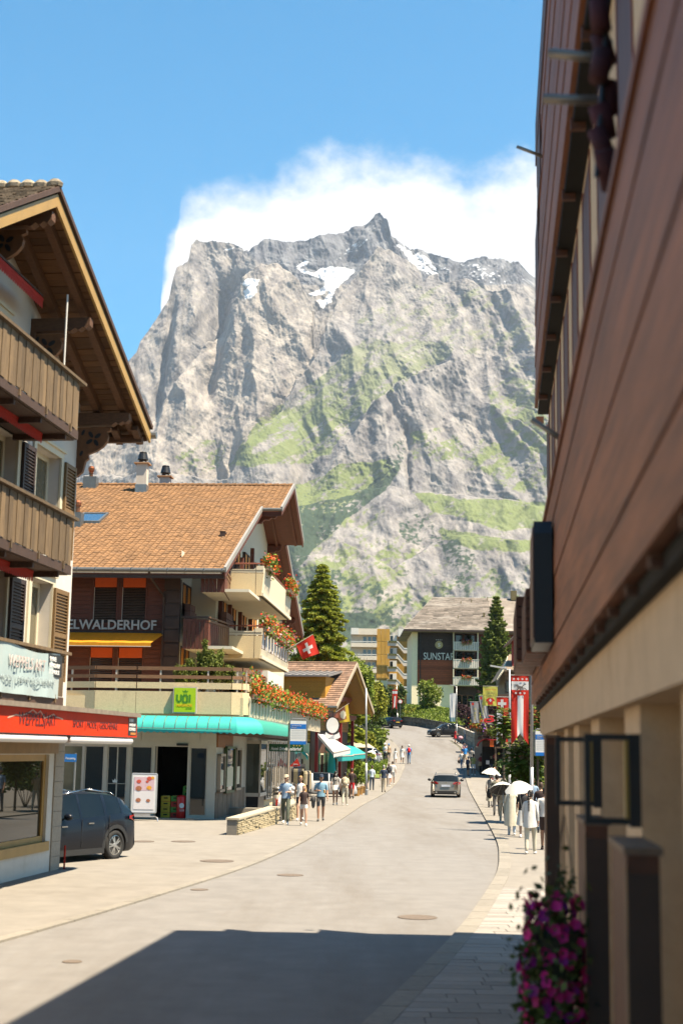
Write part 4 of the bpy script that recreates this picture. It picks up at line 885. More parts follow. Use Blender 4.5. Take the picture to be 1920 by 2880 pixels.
# ---- terrace over the shop
TZ=4.06; TT=4.92
ter=MB().box(-9,1.30,-1.15,33,TZ-.05,4.72).build('terrace',m_conc,ht)
def fpanel(p,q,z0,z1,m,name,t=.14,jut=0):
    p,q=Vector(p),Vector(q); d=(q-p).normalized(); nn=Vector((-d.y,d.x,0)); 
    vs=[(p.x,p.y,z0),(q.x,q.y,z0),(q.x,q.y,z1),(p.x,p.y,z1)]; vs+=[(x+nn.x*t,y+nn.y*t,z) for x,y,z in vs]
    return MB().add(vs,[(0,1,2,3),(7,6,5,4),(0,4,5,1),(1,5,6,2),(2,6,7,3),(3,7,4,0)]).build(name,m,ter)
outline=[(-9.2,1.0),(-6.6,-.55),(-4.52,-1.3),(-2.89,-1.3),(.85,-1.3),(1.25,-1.12),(1.48,-.75)]
for a,b in zip(outline,outline[1:]):
    g=.008; p,q=Vector(a),Vector(b); d=(q-p).normalized()*g
    fpanel(p+d,q-d,TZ,TT-.0,m_conc,'parapet_panel'); fpanel(p+d*3,q-d*3,5.03,5.27,m_conc,'rail_beam',.10)
    for z0,z1 in ((5.42,5.55),(5.74,5.88)): fpanel(p+d*4,q-d*4,z0,z1,m_rail,'rail_board',.05)
    n=max(1,int((q-p).length/1.4))
    for i in range(n): c_=p+(q-p)*((i+.5)/n); MB().box(c_.x-.03,c_.x+.03,c_.y+.02,c_.y+.08,TT,5.8).build('rail_post',m_alul,ter)
y=-.75
while y<32.6:
    fpanel((1.48,y+.006),(1.48,min(y+1.05,32.7)-.006),3.84,4.79,m_concl,'parapet_panel',.12)
    MB().box(1.48,1.53,y-.03,y+.09,3.90,4.74).build('parapet_rib',m_concl,ter); y+=1.05
for y0,y1 in ((-.7,2.6),(2.7,6.)):
    for z0,z1 in ((5.42,5.55),(5.74,5.88)): fpanel((1.40,y0),(1.36,y1),z0-.05,z1-.05,m_rail,'rail_board',.05)
fpanel((1.44,-.7),(1.40,6),4.98,5.2,m_conc,'rail_beam',.1)
for y in (.4,2.5,5.5): MB().box(1.33,1.38,y,y+.06,4.8,5.85).build('rail_post',m_alul,ter)
# ---- teal barrel awning round the corner of the shop
prof=[(.0,3.98),(.35,3.96),(.65,3.86),(.85,3.70),(.95,3.50)]
aw=thing('shop_awning','teal barrel awning with scalloped edge over the shop front','awning',h.o,h.deg)
corn=Vector((1.0,-1.32))
def aw_seg(P0,P1,N0,N1,n,mat=m_teal,name='cloth'):
    V=[];Fq=[]
    for i in range(n+1):
        t=i/n; b=P0+(P1-P0)*t; nr=(N0+(N1-N0)*t)
        for d,z in prof: V.append((b.x+nr.x*d,b.y+nr.y*d,z))
        V.append((b.x+nr.x*.955,b.y+nr.y*.955,3.36-(.05 if i%2 else 0)))
    k=len(prof)+1
    for i in range(n):
        for j in range(k-1): q=i*k+j; Fq.append((q,q+k,q+k+1,q+1))
    return npmesh(name,np.array(V),np.array(Fq),mat,aw,True)
n0=Vector((0,-1)); n1=Vector((1,0))
aw_seg(Vector((-4.6,-1.3)),corn,n0,Vector((.25,-.97)),48); aw_seg(corn,Vector((1.3,-1.1)),Vector((.25,-.97)),Vector((.9,-.3)),8)
m_teal2=M('teal_awning_side',(.045,.36,.27),.6,.06,3,trans=.15); aw_seg(Vector((1.3,-1.1)),Vector((1.35,14.5)),Vector((.9,-.3)),Vector((.75,0)),120,m_teal2,'side_cloth')
for i in range(14):
    x=-4.5+i*.42; pts=[(x,-1.3-d,z+.012) for d,z in prof]; MB().path(pts,.012,5).build('rib',m_zinc,aw)
MB().path([(-4.6,-2.26,3.49),(1.05,-2.28,3.49)],.014,5).build('front_bar',m_zinc,aw)
for i in range(20):
    yy=-.9+i*.75; pts=[(1.32+d*.8,yy,z+.012) for d,z in prof]; MB().path(pts,.012,5).build('rib',m_zinc,aw)
# ---- shop front at street level
SF_=[(-6.4,-5.2,0),(-5.14,-4.35,1),(-4.22,-3.42,1),(-3.27,-2.42,1),(-2.30,-1.00,2),(-.92,-.22,1)]
mb=MB(); wall_open(mb,O0,UX,NY,-10,.12,0,4.05,[(a,b,.12 if k!=2 else .0,2.80) for a,b,k in SF_],.12); mb.poly([(.12,0,0),(.12,30,0),(.12,30,4.05),(.12,0,4.05)]); mb.build('shop_wall',m_alul,ht)
for a,b,k in SF_:
    if k<2: window(ht,O0,UX,NY,a,b,.12,2.80,.10,m_alul,m_glass if k else m_glassw,.05,2 if a in (-4.22,) else 1,1,'shop_window')
# open doorway: dark room behind with shelving
mb=MB(); mb.box(-2.9,-.4,.3,4.5,0.01,2.9); rm=mb.build('shop_room',M('dim_room',(.05,.048,.045),.8,.3,2),ht)
import bmesh
bm=bmesh.new(); bm.from_mesh(rm.data); bmesh.ops.delete(bm,geom=[f for f in bm.faces if f.calc_center_median().y<.35],context='FACES'); bm.to_mesh(rm.data); bm.free()
for x in (-2.24,): MB().box(x-.03,x+.03,-.02,.06,.0,2.80).build('door_frame',m_alu,ht)
MB().box(-1.45,-1.0,-.08,.0,2.84,2.93).build('door_sensor',m_black,ht)
for i,(a,b) in enumerate(((-6.4,-4.3),(-4.25,-2.9),(-2.85,-.55),(-.5,.1))): MB().box(a,b,-.025,-.003,3.02,3.34).build('fascia_panel',m_alul,ht)
text('\u2655',.3,m_wht,ht,(-3.95,-.0,1.38),(math.pi/2,0,0),width=.2,height=.14) if False else MB().prism([(-3.95,-.012,1.36),(-3.79,-.012,1.36),(-3.76,-.012,1.48),(-3.82,-.012,1.43),(-3.87,-.012,1.52),(-3.92,-.012,1.43),(-3.98,-.012,1.48)],(0,.004,0)).build('crown_sticker',m_wht,ht)
for z in (1.33,): MB().box(-4.25,-3.4,-.02,-.005,z-.02,z).build('glass_rail',m_alul,ht)
# street side of the shop: wood panel, display cases, lean glass front
S=Vector((.12,0,0)); UY=Vector((0,1,0))
mb=MB(); pbox(mb,S,UY,UX,.06,4.2,2.8,3.75,.0,.06); mb.build('wood_panel',M('orange_wood',(.30,.10,.025),.6,.2,3,.1,30,stretch=(6,6,1)),ht)
for i in range(14):
    mb=MB(); pbox(mb,S,UY,UX,.06+i*.6,.64+i*.6,.0,1.05,.0,.035+.008*(i%2)); mb.build('rough_panel',M('rough_board',(.23,.17,.12),.9,.3,6,.6,12,stretch=(1,1,.4),obr=.15),ht)
for (y0,y1,z0,z1,mt) in ((.3,1.7,1.05,2.55,m_alu),(2.0,4.4,.95,2.85,M('green_frame',(.07,.11,.04),.5,.1,3)),(4.8,6.4,1.0,2.8,m_alu)):
    mb=MB(); 
    for q in ((y0,y1,z0,z0+.1),(y0,y1,z1-.1,z1),(y0,y0+.1,z0,z1),(y1-.1,y1,z0,z1)): pbox(mb,S,UY,UX,*q,.02,.16)
    f_=mb.build('display_case',mt,ht); mb=MB(); pbox(mb,S,UY,UX,y0+.08,y1-.08,z0+.08,z1-.08,.03,.10); mb.build('pane',m_glass,f_)
    mb=MB(); pbox(mb,S,UY,UX,y0+.25,y1-.25,z0+.25,(z0+z1)/2+.1,.10,.105); mb.build('notice',m_cream,f_)
mb=MB(); pbox(mb,S,UY,UX,0,30,3.3,3.84,-.1,.5); mb.build('soffit_beam',M('brown_beam',(.12,.055,.03),.7,.2,3),ht)
# projecting glass show case and the long glass front behind it
def vitrine(x0,x1,y0,y1,z0,z1):
    mb=MB(); t=.07
    for x in (x0,x1-t):
        for y in (y0,y1-t): mb.box(x,x+t,y,y+t,z0,z1)
    for z in (z0,z1-.16): mb.box(x0,x1,y0,y0+.05,z,z+.16); mb.box(x1-.05,x1,y0+.05,y1,z,z+.16); mb.box(x0,x0+.05,y0+.05,y1,z,z+.16)
    v=mb.build('show_case',m_alul,ht); g=MB(); g.poly([(x0+.03,y0+.03,z0+.1),(x1-.03,y0+.03,z0+.1),(x1-.03,y0+.03,z1-.1),(x0+.03,y0+.03,z1-.1)]); g.poly([(x1-.03,y0+.03,z0+.1),(x1-.03,y1,z0+.1),(x1-.03,y1,z1-.1),(x1-.03,y0+.03,z1-.1)]); g.build('pane',glass('show_glass',(.07,.075,.06),.02),v)
    MB().box(x0+.1,x1-.1,y0+.2,y1-.1,z0-.6,z0-.02).build('plinth',m_black,v)
p=h.hy(672,2235,9.0); q=h.hy(731,2235,9.0); vitrine(p.x,q.x,9.0,11.5,.62,3.15)
for i in range(9): window(ht,Vector((.55,0,0)),UY,UX,13+i*1.9,14.8+i*1.9,.35,3.2,.0,m_alul,m_glass,.07,2,1,'shop_window')
MB().box(.1,.50,12.9,30.2,0,.35).build('sill_wall',m_conc,ht)
# ================================================================ signs on the hotel
vs=thing('shop_sign','square lime green light box sign with yellow frame on the concrete parapet','sign',h.W(-1.40,-1.46,4.08),h.deg)
MB().box(0,.93,0,.13,0,1.02).build('box',m_alul,vs); MB().box(.045,.885,-.012,-.001,.045,.975).build('face',M('lime_face',(.42,.62,.012),.45,.12,.9),vs)
m_gr=M('green_print',(.07,.26,.02),.5,.05,3)
text('V\u00d6I',.4,m_gr,vs,(.15,-.016,.42),(math.pi/2,0,0),width=.62,height=.40,bold=.014) if False else None
lt=MB(); 
for seg in (((.16,.72),(.16,.50),(.24,.42)),((.24,.42),(.32,.50),(.32,.72)),((.40,.42),(.40,.68),(.56,.68),(.56,.42),(.40,.42)),((.66,.72),(.66,.42))):
    for a,b in zip(seg,seg[1:]): lt.bar((a[0],-.016,a[1]),(b[0],-.016,b[1]),.006,.075,(0,0,1) if abs(a[1]-b[1])<.01 else (1,0,0))
for x in (.44,.52): lt.box(x-.018,x+.018,-.019,-.013,.72,.76)
lt.prism([(.40,-.016,.80),(.56,-.016,.80),(.60,-.016,.88),(.53,-.016,.84),(.48,-.016,.91),(.43,-.016,.84),(.36,-.016,.88)],(0,.003,0)); lt.build('lettering',m_gr,vs)
text('MIGROS',.12,M('yellow_print',(.75,.50,.01),.5,.05,3),vs,(.14,-.016,.26),(math.pi/2,0,0),width=.62,height=.10,bold=.006)
text('partner',.06,m_gr,vs,(.52,-.016,.17),(math.pi/2,0,0),width=.24,height=.045)
p=at(757,2096,66); q=at(853,2110,66)
hs_=thing('hotel_sign','long dark green hanging sign with white hotel name and three stars','sign',(p.x,66,at(757,2113,66).z),0)
W_=q.x-p.x; MB().box(0,W_,0,.12,0,.34).build('board',M('dark_green',(.008,.075,.022),.4,.1,3),hs_); text('Hotel Grindelwalderhof',.2,m_wht,hs_,(.08,-.008,.06),(math.pi/2,0,0),width=W_-.16,height=.15,shear=.25,bold=.004)
for i in range(3):
    st=[]; 
    for k in range(10): r_=.05 if k%2==0 else .02; st.append((W_*.72+i*.13+r_*math.sin(k*math.pi/5),-.008,.275+r_*math.cos(k*math.pi/5)))
    MB().prism(st,(0,.006,0)).build('star',M('gold_print',(.62,.36,.05),.5,.05,3),hs_)
# ================================================================ vegetation builders
def leafmat(name,rgb,var=.3,trans=.25,isl=.45): return M(name,rgb,.6,var,.6,spec=.25,isl=isl,trans=trans)
m_bark=M('bark',(.10,.07,.05),.95,.3,6,.5,20)
def crown_points(n,c,r,lobes,seed,hollow=.45):
    """leaf centres in clumps over an uneven set of lobes"""
    g=np.random.default_rng(seed); L=[]
    for i in range(lobes):
        d=g.normal(size=3); d/=np.linalg.norm(d); k=g.uniform(.35,.85); L.append((np.array(c)+d*np.array(r)*k,np.array(r)*g.uniform(.28,.5)))
    L.append((np.array(c),np.array(r)*.6)); out=[]
    for q,rr in L:
        m=n//len(L); ncl=max(4,m//14); d=g.normal(size=(ncl,3)); d/=np.linalg.norm(d,axis=1)[:,None]
        cc=q+d*rr*g.uniform(hollow,1.08,(ncl,1)); out.append((cc[:,None]+g.normal(size=(ncl,14,3))*rr*.13).reshape(-1,3))
    return np.concatenate(out)
def broad_tree(name,label,cat,loc,h,r,mat,n=9000,leaf=.16,seed=1,trunk=.16,group=None,base=.3,kind=None):
    t=thing(name,label,cat,loc,0,group); g=random.Random(seed)
    mb=MB(); p=Vector((0,0,-.2)); pts=[p]
    for i in range(4): p=p+Vector((g.uniform(-.1,.1),g.uniform(-.1,.1),h*.16)); pts.append(p)
    for i in range(4): mb.tube(pts[i],pts[i+1],trunk*(1-.18*i),trunk*(1-.18*(i+1)),8)
    for k in range(9):
        a=g.uniform(0,6.28); b=pts[g.randint(2,4)]; q=b+Vector((math.cos(a)*r*.35,math.sin(a)*r*.35,h*.12)); e=q+Vector((math.cos(a)*r*.4,math.sin(a)*r*.4,h*.16)); mb.tube(b,q,trunk*.38,trunk*.22,6); mb.tube(q,e,trunk*.22,.02,5)
    mb.build('trunk',m_bark,t)
    P=crown_points(n,(0,0,h*(base+1)/2),(r,r,h*(1-base)/2),16,seed); scatter_leaves(P,rng.uniform(.7,1.3,len(P))*leaf,mat,'crown',t)
    return t
def bush(label,loc,r,hh,mat,n=1800,leaf=.11,seed=1,cat='shrub',name='bush',group=None,mats=None,frac=0):
    t=thing(name,label,cat,loc,0,group); mb=MB()
    for k in range(6): a=k*1.05+seed; mb.tube((0,0,-.1),(math.cos(a)*r*.5,math.sin(a)*r*.5,hh*.7),.025,.01,5)
    mb.build('stem',m_bark,t); P=crown_points(n,(0,0,hh*.5),(r,r,hh*.5),9,seed,.3); P=P[P[:,2]>-.05]
    mi=None
    if mats: mi=(rng.random(len(P))<frac).astype(np.int32)
    scatter_leaves(P,rng.uniform(.7,1.3,len(P))*leaf,[mat]+list(mats or []),'foliage',t,mi=mi); return t
def conifer(name,label,loc,h,r,mat,whorls,per,seed,droop,up,needle,dens=26,skirt=.08,bend=1.0):
    t=thing(name,label,'tree',loc); g=np.random.default_rng(seed); mb=MB(); mb.tube((0,0,-.3),(0,0,h*.5),h*.012,h*.008,8); mb.tube((0,0,h*.5),(0,0,h*.99),h*.008,.01,7); mb.build('trunk',m_bark,t)
    P=[];T=[]; lb=MB()
    for w_ in range(whorls):
        f=skirt+(1-skirt)*(w_+g.uniform(-.2,.2))/whorls; f=min(max(f,skirt),.985); z=h*f; L=r*(1-f)**bend*g.uniform(.82,1.1)+.12
        for k in range(per):
            a=2*math.pi*k/per+g.uniform(-.35,.35)+w_*.7; l=L*g.uniform(.72,1.12); n=max(6,int(dens*l)); s=np.linspace(.12,1,n)
            zz=z+l*(-droop*s+up*s*s); x=np.cos(a)*l*s; y=np.sin(a)*l*s
            lb.tube((0,0,z),(x[-1]*.9,y[-1]*.9,zz[-1]-.02),.018,.006,4)
            wd=.26*l*(1-s*.75)+.06; off=g.uniform(-1,1,(n,6))*wd[:,None]
            px=x[:,None]-np.sin(a)*off; py=y[:,None]+np.cos(a)*off; pz=zz[:,None]-np.abs(off)*.28+g.normal(size=(n,6))*.03
            P.append(np.stack([px,py,pz],-1).reshape(-1,3)); tt=np.stack([np.cos(a)-np.sin(a)*off*1.6/np.maximum(wd[:,None],.1)*.5,np.sin(a)+np.cos(a)*off*1.6/np.maximum(wd[:,None],.1)*.5,np.full_like(off,.15)],-1).reshape(-1,3); T.append(tt)
    P=np.concatenate(P); T=np.concatenate(T); T/=np.linalg.norm(T,axis=1)[:,None]
    lb.build('branches',m_bark,t); scatter_leaves(P,g.uniform(.75,1.3,len(P))*needle,mat,'crown',t,aspect=2.3,tip=T); return t
def flowers(label,cat,P0,P1,wd,ht,n=900,seed=1,loc=None,cols=None,leafm=None,name='flower_box',box=True,leaf=.07,fl=.075,frac=.45,drop=.3,group=None):
    """a planted box: trough, foliage and separate blossoms along P0-P1"""
    P0,P1=Vector(P0),Vector(P1); t=thing(name,label,cat,P0,0,group); d=P1-P0; g=np.random.default_rng(seed)
    if box: MB().bar((0,0,.0),d,wd*.5,.2).build('trough',M('box_wood',(.30,.22,.15),.8,.2,4),t)
    s=g.random(n); u=g.normal(size=(n,3))*np.array([wd*.30,wd*.30,ht*.27]); cl=np.sin(s*d.length*3.1+seed)*.5+np.sin(s*d.length*7.3)*.3
    P=np.outer(s,np.array(d))+u+np.array([0,0,1])*(ht*.45*(1+.35*cl))[:,None]; P[:,2]-=drop*g.random(n)**2*(g.random(n)<.5)
    k=g.random(n)<frac
    scatter_leaves(P[~k],leaf*g.uniform(.7,1.3,(~k).sum()),leafm or leafmat('geranium_leaf',(.17,.25,.035)),'foliage',t)
    q=P[k]+g.normal(size=(k.sum(),3))*.03+np.array([.02,-.03,.03]); cols=cols or [m_geo,m_geo,m_geo,m_ger]; scatter_leaves(q,fl*g.uniform(.7,1.25,len(q)),cols,'blossoms',t,aspect=1.1,mi=g.integers(0,len(cols),len(q)))
    return t
m_geo=M('orange_blossom',(.88,.17,.02),.6,.2,3,isl=.3,trans=.25); m_ger=M('red_blossom',(.80,.05,.03),.6,.2,3,isl=.3,trans=.25); m_pink=M('pink_blossom',(.75,.35,.42),.6,.2,3,isl=.3,trans=.2)
m_lt=leafmat('light_leaf',(.24,.30,.04)); m_md=leafmat('mid_leaf',(.16,.22,.035)); m_dkl=leafmat('dark_leaf',(.085,.135,.032)); m_yl=leafmat('yellow_leaf',(.30,.31,.03)); m_spr=leafmat('spruce_needle',(.36,.40,.055),.3,.3); m_fir=leafmat('fir_needle',(.20,.25,.05),.3,.25); m_pine=leafmat('pine_needle',(.17,.20,.03),.3,.12); m_purp=leafmat('purple_leaf',(.075,.035,.04))
# flowers on the hotel
pA=h.W(1.62,-.3,4.85); 
L_=[(1.62,-.4,6.2),(1.62,6.4,13),(1.62,13.2,20.5),(1.62,20.6,27),(1.62,27.1,32.6)]
for i,(x,y0,y1) in enumerate(L_): flowers(['orange geraniums tumbling over the terrace parapet right of the lime sign','second stretch of orange geraniums along the terrace parapet','middle stretch of orange geraniums along the terrace parapet','fourth stretch of orange geraniums near the bus stop board','last stretch of orange geraniums at the far end of the terrace'][i],'flower box',h.W(x,y0,4.80),h.W(x,y1,4.80),.5,.62,2600,i+3,leaf=.10,fl=.085,drop=.18,frac=.5,group='geranium boxes on the hotel')
flowers('orange geraniums on the upper concrete balcony, nearer bunch','flower box',h.W(B1[1]+.12,YC+.6,B1[2]+.0),h.W(B1[1]+.12,YC+2.6,B1[2]+.0),.42,.62,900,31,leaf=.10,fl=.09,group='geranium boxes on the hotel')
flowers('orange geraniums at the far corner of the upper concrete balcony','flower box',h.W(B1[1]+.12,B1[4]-2.6,B1[2]-.05),h.W(B1[1]+.12,B1[4]-.1,B1[2]-.05),.42,.66,1000,32,leaf=.10,fl=.09,group='geranium boxes on the hotel')
flowers('long row of orange and pink geraniums on the lower concrete balcony','flower box',h.W(B2[1]+.12,YC+.3,B2[2]+.0),h.W(B2[1]+.12,B2[4],B2[2]-.05),.46,.66,2600,33,cols=[m_geo,m_geo,m_ger,m_pink],leaf=.10,fl=.09,group='geranium boxes on the hotel')
flowers('small red geranium bunch at the corner of the terrace rail','flower box',h.W(1.25,.2,5.1),h.W(1.3,3.2,5.1),.5,.8,700,34,leaf=.10,fl=.09,group='geranium boxes on the hotel')
# dwarf pines in troughs on the terrace
def dwarf(label,px,y,z,hh,r,seed):
    p=h.hy(px,1800,y); w_=h.W(p.x,y,z); t=thing('dwarf_pine',label,'tree',w_,0,'dwarf pines on the terrace'); g=np.random.default_rng(seed); mb=MB(); P=[];T=[]
    for k in range(13):
        a=g.uniform(0,6.28); e=np.array([math.cos(a)*r*g.uniform(.3,1),math.sin(a)*r*g.uniform(.3,1),hh*g.uniform(.35,.8)]); 
        if k==0: e=np.array([0,0,hh*.92])
        mid=e*np.array([.6,.6,.35]); mb.tube((0,0,-.1),mid,.03,.02,5); mb.tube(mid,e,.02,.01,5)
        for s in np.linspace(.35,1.08,9):
            c_=mid+(e+np.array([0,0,.12*s])-mid)*s; m=60; P.append(c_+g.normal(size=(m,3))*.055); dd=g.normal(size=(m,3))*.7; dd[:,2]+=.8; T.append(dd)
    mb.build('trunk',m_bark,t); P=np.concatenate(P); T=np.concatenate(T); T/=np.linalg.norm(T,axis=1)[:,None]; scatter_leaves(P,.042,m_pine,'crown',t,aspect=3.6,tip=T)
dwarf('tallest dwarf pine on the hotel terrace in front of the wooden balcony',577,-.3,5.0,1.85,.55,1); dwarf('wide dwarf pine at the right of the terrace planting',622,-.2,5.0,1.45,.65,2); dwarf('low dwarf pine at the left of the terrace planting',535,-.3,5.0,1.05,.6,3)
# ================================================================ trees of the background
def ground_at(px,Y): q=at(px,2100,Y); return Vector((q.x,Y,zr(Y)))
def crown_h(px,py,Y): return at(px,py,Y).z-zr(Y)
conifer('spruce_tree','tall dense green spruce rising behind the brown hotel',ground_at(897,118),crown_h(903,1578,118),4.9,m_spr,46,9,11,.55,.12,.17,26,.12,.72)
FY_=205; conifer('fir_tree','slim layered fir with upturned branches in front of the star hotel',ground_at(1395,FY_),crown_h(1397,1672,FY_),3.6,m_fir,34,11,12,.12,.34,.27,19,.07,.78)
broad_tree('broadleaf_tree','tall light green tree behind the yellow gabled house','tree',ground_at(1008,172),crown_h(1000,1822,172),2.6,m_lt,15000,.20,3,base=.1)
broad_tree('broadleaf_tree','yellowish green tree close behind the gable of the yellow house','tree',ground_at(1045,176),crown_h(1045,1890,176),1.9,m_yl,8000,.18,4,base=.1)
broad_tree('broadleaf_tree','dark green leafy tree beside the red and white banner on the bank','tree',ground_at(1107,206),crown_h(1107,1912,206),2.0,m_dkl,9000,.19,5,base=.05)
broad_tree('broadleaf_tree','young bright green tree on the lawn before the star hotel','tree',ground_at(1198,208),crown_h(1198,1912,208),2.1,m_lt,7000,.17,6,base=.16)
broad_tree('broadleaf_tree','dark trees at the foot of the cliff behind the spruce','tree',ground_at(860,150),crown_h(868,1740,150),2.6,m_dkl,7000,.2,8,base=.1)
broad_tree('broadleaf_tree','mid green tree between the yellow house and the flats','tree',ground_at(975,190),crown_h(978,1870,190),2.6,m_md,8000,.2,9,base=.1)
bl=[('round dark shrub beside the yellow house gable',1000,148,2050,1.5,m_dkl),('light shrub above the parked silver car',1028,150,2062,1.1,m_yl),('green shrub along the footpath edge',1058,152,2058,1.3,m_md),('bright shrub at the bend of the left kerb',1068,160,2040,1.2,m_lt),('low yellow shrub by the left kerb below the bend',1062,146,2085,.8,m_yl),('dark shrub at the left end of the stone wall',1020,170,2020,1.6,m_dkl),('leafy shrub behind the stone wall beside the banner pole',1075,203,2000,1.5,m_lt),('yellow green shrub left of the young tree',1150,206,1990,1.4,m_yl),('green shrub at the corner of the stone wall',1045,198,2008,1.6,m_md),
 ('small shrub under the banner on the bank',1125,205,2005,1.0,m_lt),('dense shrub at the foot of the white house wall',1258,205,1992,.7,m_md),('light green bush behind the parasol',985,140,2080,1.2,m_lt),('feathery shrub above the restaurant terrace',1010,142,2085,1.2,m_md),('broad shrub filling the slope under the trees',1040,182,2000,2.0,m_dkl),('shrub at the top of the slope beside the flats',1085,215,1975,2.0,m_md)]
for i,(lab,px,Y,pyt,r,m) in enumerate(bl):
    hh=max(.8,crown_h(px,pyt,Y)); 
    bush(lab,ground_at(px,Y) if hh<4.5 else Vector((at(px,2100,Y).x,Y,at(px,pyt,Y).z-3.2)),r,min(hh,3.2),m,1700,.15,i+1)
for i,(lab,px,Y,pyt,r) in enumerate((('dark purple bush beside the flag row',1300,182,1975,1.7),('second purple bush behind the yellow banner',1378,170,1955,1.3),('purple bush at the end of the stone wall',1328,176,1990,1.3))): bush(lab,Vector((at(px,2100,Y).x,Y,at(px,pyt,Y).z-2.6)),r,2.6,m_purp,1900,.15,40+i)
# grass bank above the curved stone wall
m_lawn=M('lawn',(.15,.20,.028),.95,.3,.8,.5,10)
WT=[at(960,2010,222),at(1035,2015,212),at(1080,2016,209),at(1128,2017,205),at(1186,2022,200),at(1247,2033,190),at(1308,2043,183),at(1350,2052,178)]
def bank():
    V=[];n=len(WT)
    rows=[(0,0),(1.0,.35),(5,1.2),(12,2.0),(24,2.6),(60,3.2)]
    for p in WT:
        for d,z in rows: V.append((p.x+d*.15,p.y+d,p.z+.0+z))
    k=len(rows); Fq=[(i*k+j,(i+1)*k+j,(i+1)*k+j+1,i*k+j+1) for i in range(n-1) for j in range(k-1)]
    o=npmesh('grass_bank',np.array(V),np.array(Fq),m_lawn,None,True,'structure')
    g=np.random.default_rng(3); P=[]
    for i in range(9000):
        a=g.random()*(n-1.001); q=int(a); p=WT[q].lerp(WT[q+1],a-q); d=g.random()**1.5*14; z=np.interp(d,[r[0] for r in rows],[r[1] for r in rows]); P.append((p.x+d*.15,p.y+d,p.z+z+.08))
    t=rng.normal(size=(len(P),3))*.35; t[:,2]=1; scatter_leaves(np.array(P),rng.uniform(.12,.3,len(P)),leafmat('grass_blade',(.19,.25,.03)),'grass',None,'stuff',aspect=2.2,tip=t)
bank()
# left slope between the houses and the bend
sheet('grass_slope',list(np.arange(118,213,4.)),lambda Y:-30,lambda Y:LX(min(Y,171))-1.6-(max(0,Y-171)*.25),.12,m_lawn,8)
def slope_grass():
    g=np.random.default_rng(4); Y=g.uniform(122,170,6000); X=np.array([LX(y)-1.7 for y in Y])-g.random(6000)**1.6*9; Z=np.array([zr(y) for y in Y])+.2
    t=rng.normal(size=(6000,3))*.35; t[:,2]=1; scatter_leaves(np.stack([X,Y,Z],1),g.uniform(.12,.32,6000),leafmat('grass_blade',(.19,.25,.03)),'grass',None,'stuff',aspect=2.2,tip=t)
slope_grass()
# stone retaining wall: laid stones, one by one
m_rub=[M('rubble_stone',(.20,.165,.125),.95,.25,3,.5,20,obr=.35)]
rw=thing('retaining_wall','dark curved stone wall holding the lawn above the road bend','wall',WT[3]*1.0)
def stone_wall(root,pts,bot,hrow,lrow,mat,cap=None,off=Vector((0,0,0))):
    seg=0; base=[Vector((p.x,p.y,bot(p))) for p in pts]
    core=MB()
    for (a,b),(t0,t1) in zip(zip(base,base[1:]),zip(pts,pts[1:])):
        d=(b-a).normalized(); nn=Vector((d.y,-d.x,0)); L=(b-a).length
        core.poly([a-root.location,b-root.location,Vector((b.x,b.y,t1.z))-root.location,Vector((a.x,a.y,t0.z))-root.location])
        hgt=min(t0.z-a.z,t1.z-b.z); rows=max(2,int(hgt/hrow))
        for r in range(rows):
            s=-random.uniform(0,lrow*.6)
            while s<L:
                l=lrow*random.uniform(.6,1.4); s0,s1=max(s,0),min(s+l,L)
                if s1-s0>.12:
                    f0,f1=s0/L,s1/L; zb=lambda f:a.z+(b.z-a.z)*f; zt=lambda f:t0.z+(t1.z-t0.z)*f; g=.02
                    P=[]
                    for f,k in ((f0+g/L,r/rows),(f1-g/L,r/rows),(f1-g/L,(r+1)/rows),(f0+g/L,(r+1)/rows)):
                        q=a+d*(f*L); P.append(Vector((q.x,q.y,zb(f)+(zt(f)-zb(f))*k+(g if k==r/rows else -g))))
                    pr=random.uniform(.03,.10); c_=sum(P,Vector())/4; O=[p+nn*pr+(c_-p)*.12 for p in P]
                    MB().add([p-root.location for p in P+O],[(4,5,6,7),(0,1,5,4),(1,2,6,5),(2,3,7,6),(3,0,4,7)]).build('stone',mat,root)
                s+=l
    core.build('core',m_gap,root)
    if cap:
        for a,b in zip(pts,pts[1:]): MB().bar(a-root.location+Vector((0,0,.05)),b-root.location+Vector((0,0,.05)),.34,.1).build('coping',cap,root)
stone_wall(rw,WT,lambda p:zr(p.y)-.1,.42,.95,m_rub[0],M('dark_coping',(.13,.115,.10),.9,.2,5))
rw2=thing('retaining_wall','pale stone wall running down beside the souvenir balcony','wall',Vector(at(1300,2050,170)))
W2_=[at(1288,2045,176),at(1330,2062,160),at(1352,2078,146)]
stone_wall(rw2,W2_,lambda p:zr(p.y)-.1,.38,.7,M('pale_stone',(.40,.34,.26),.95,.2,3,.4,20,obr=.25),M('pale_coping',(.36,.32,.27),.9,.15,5))
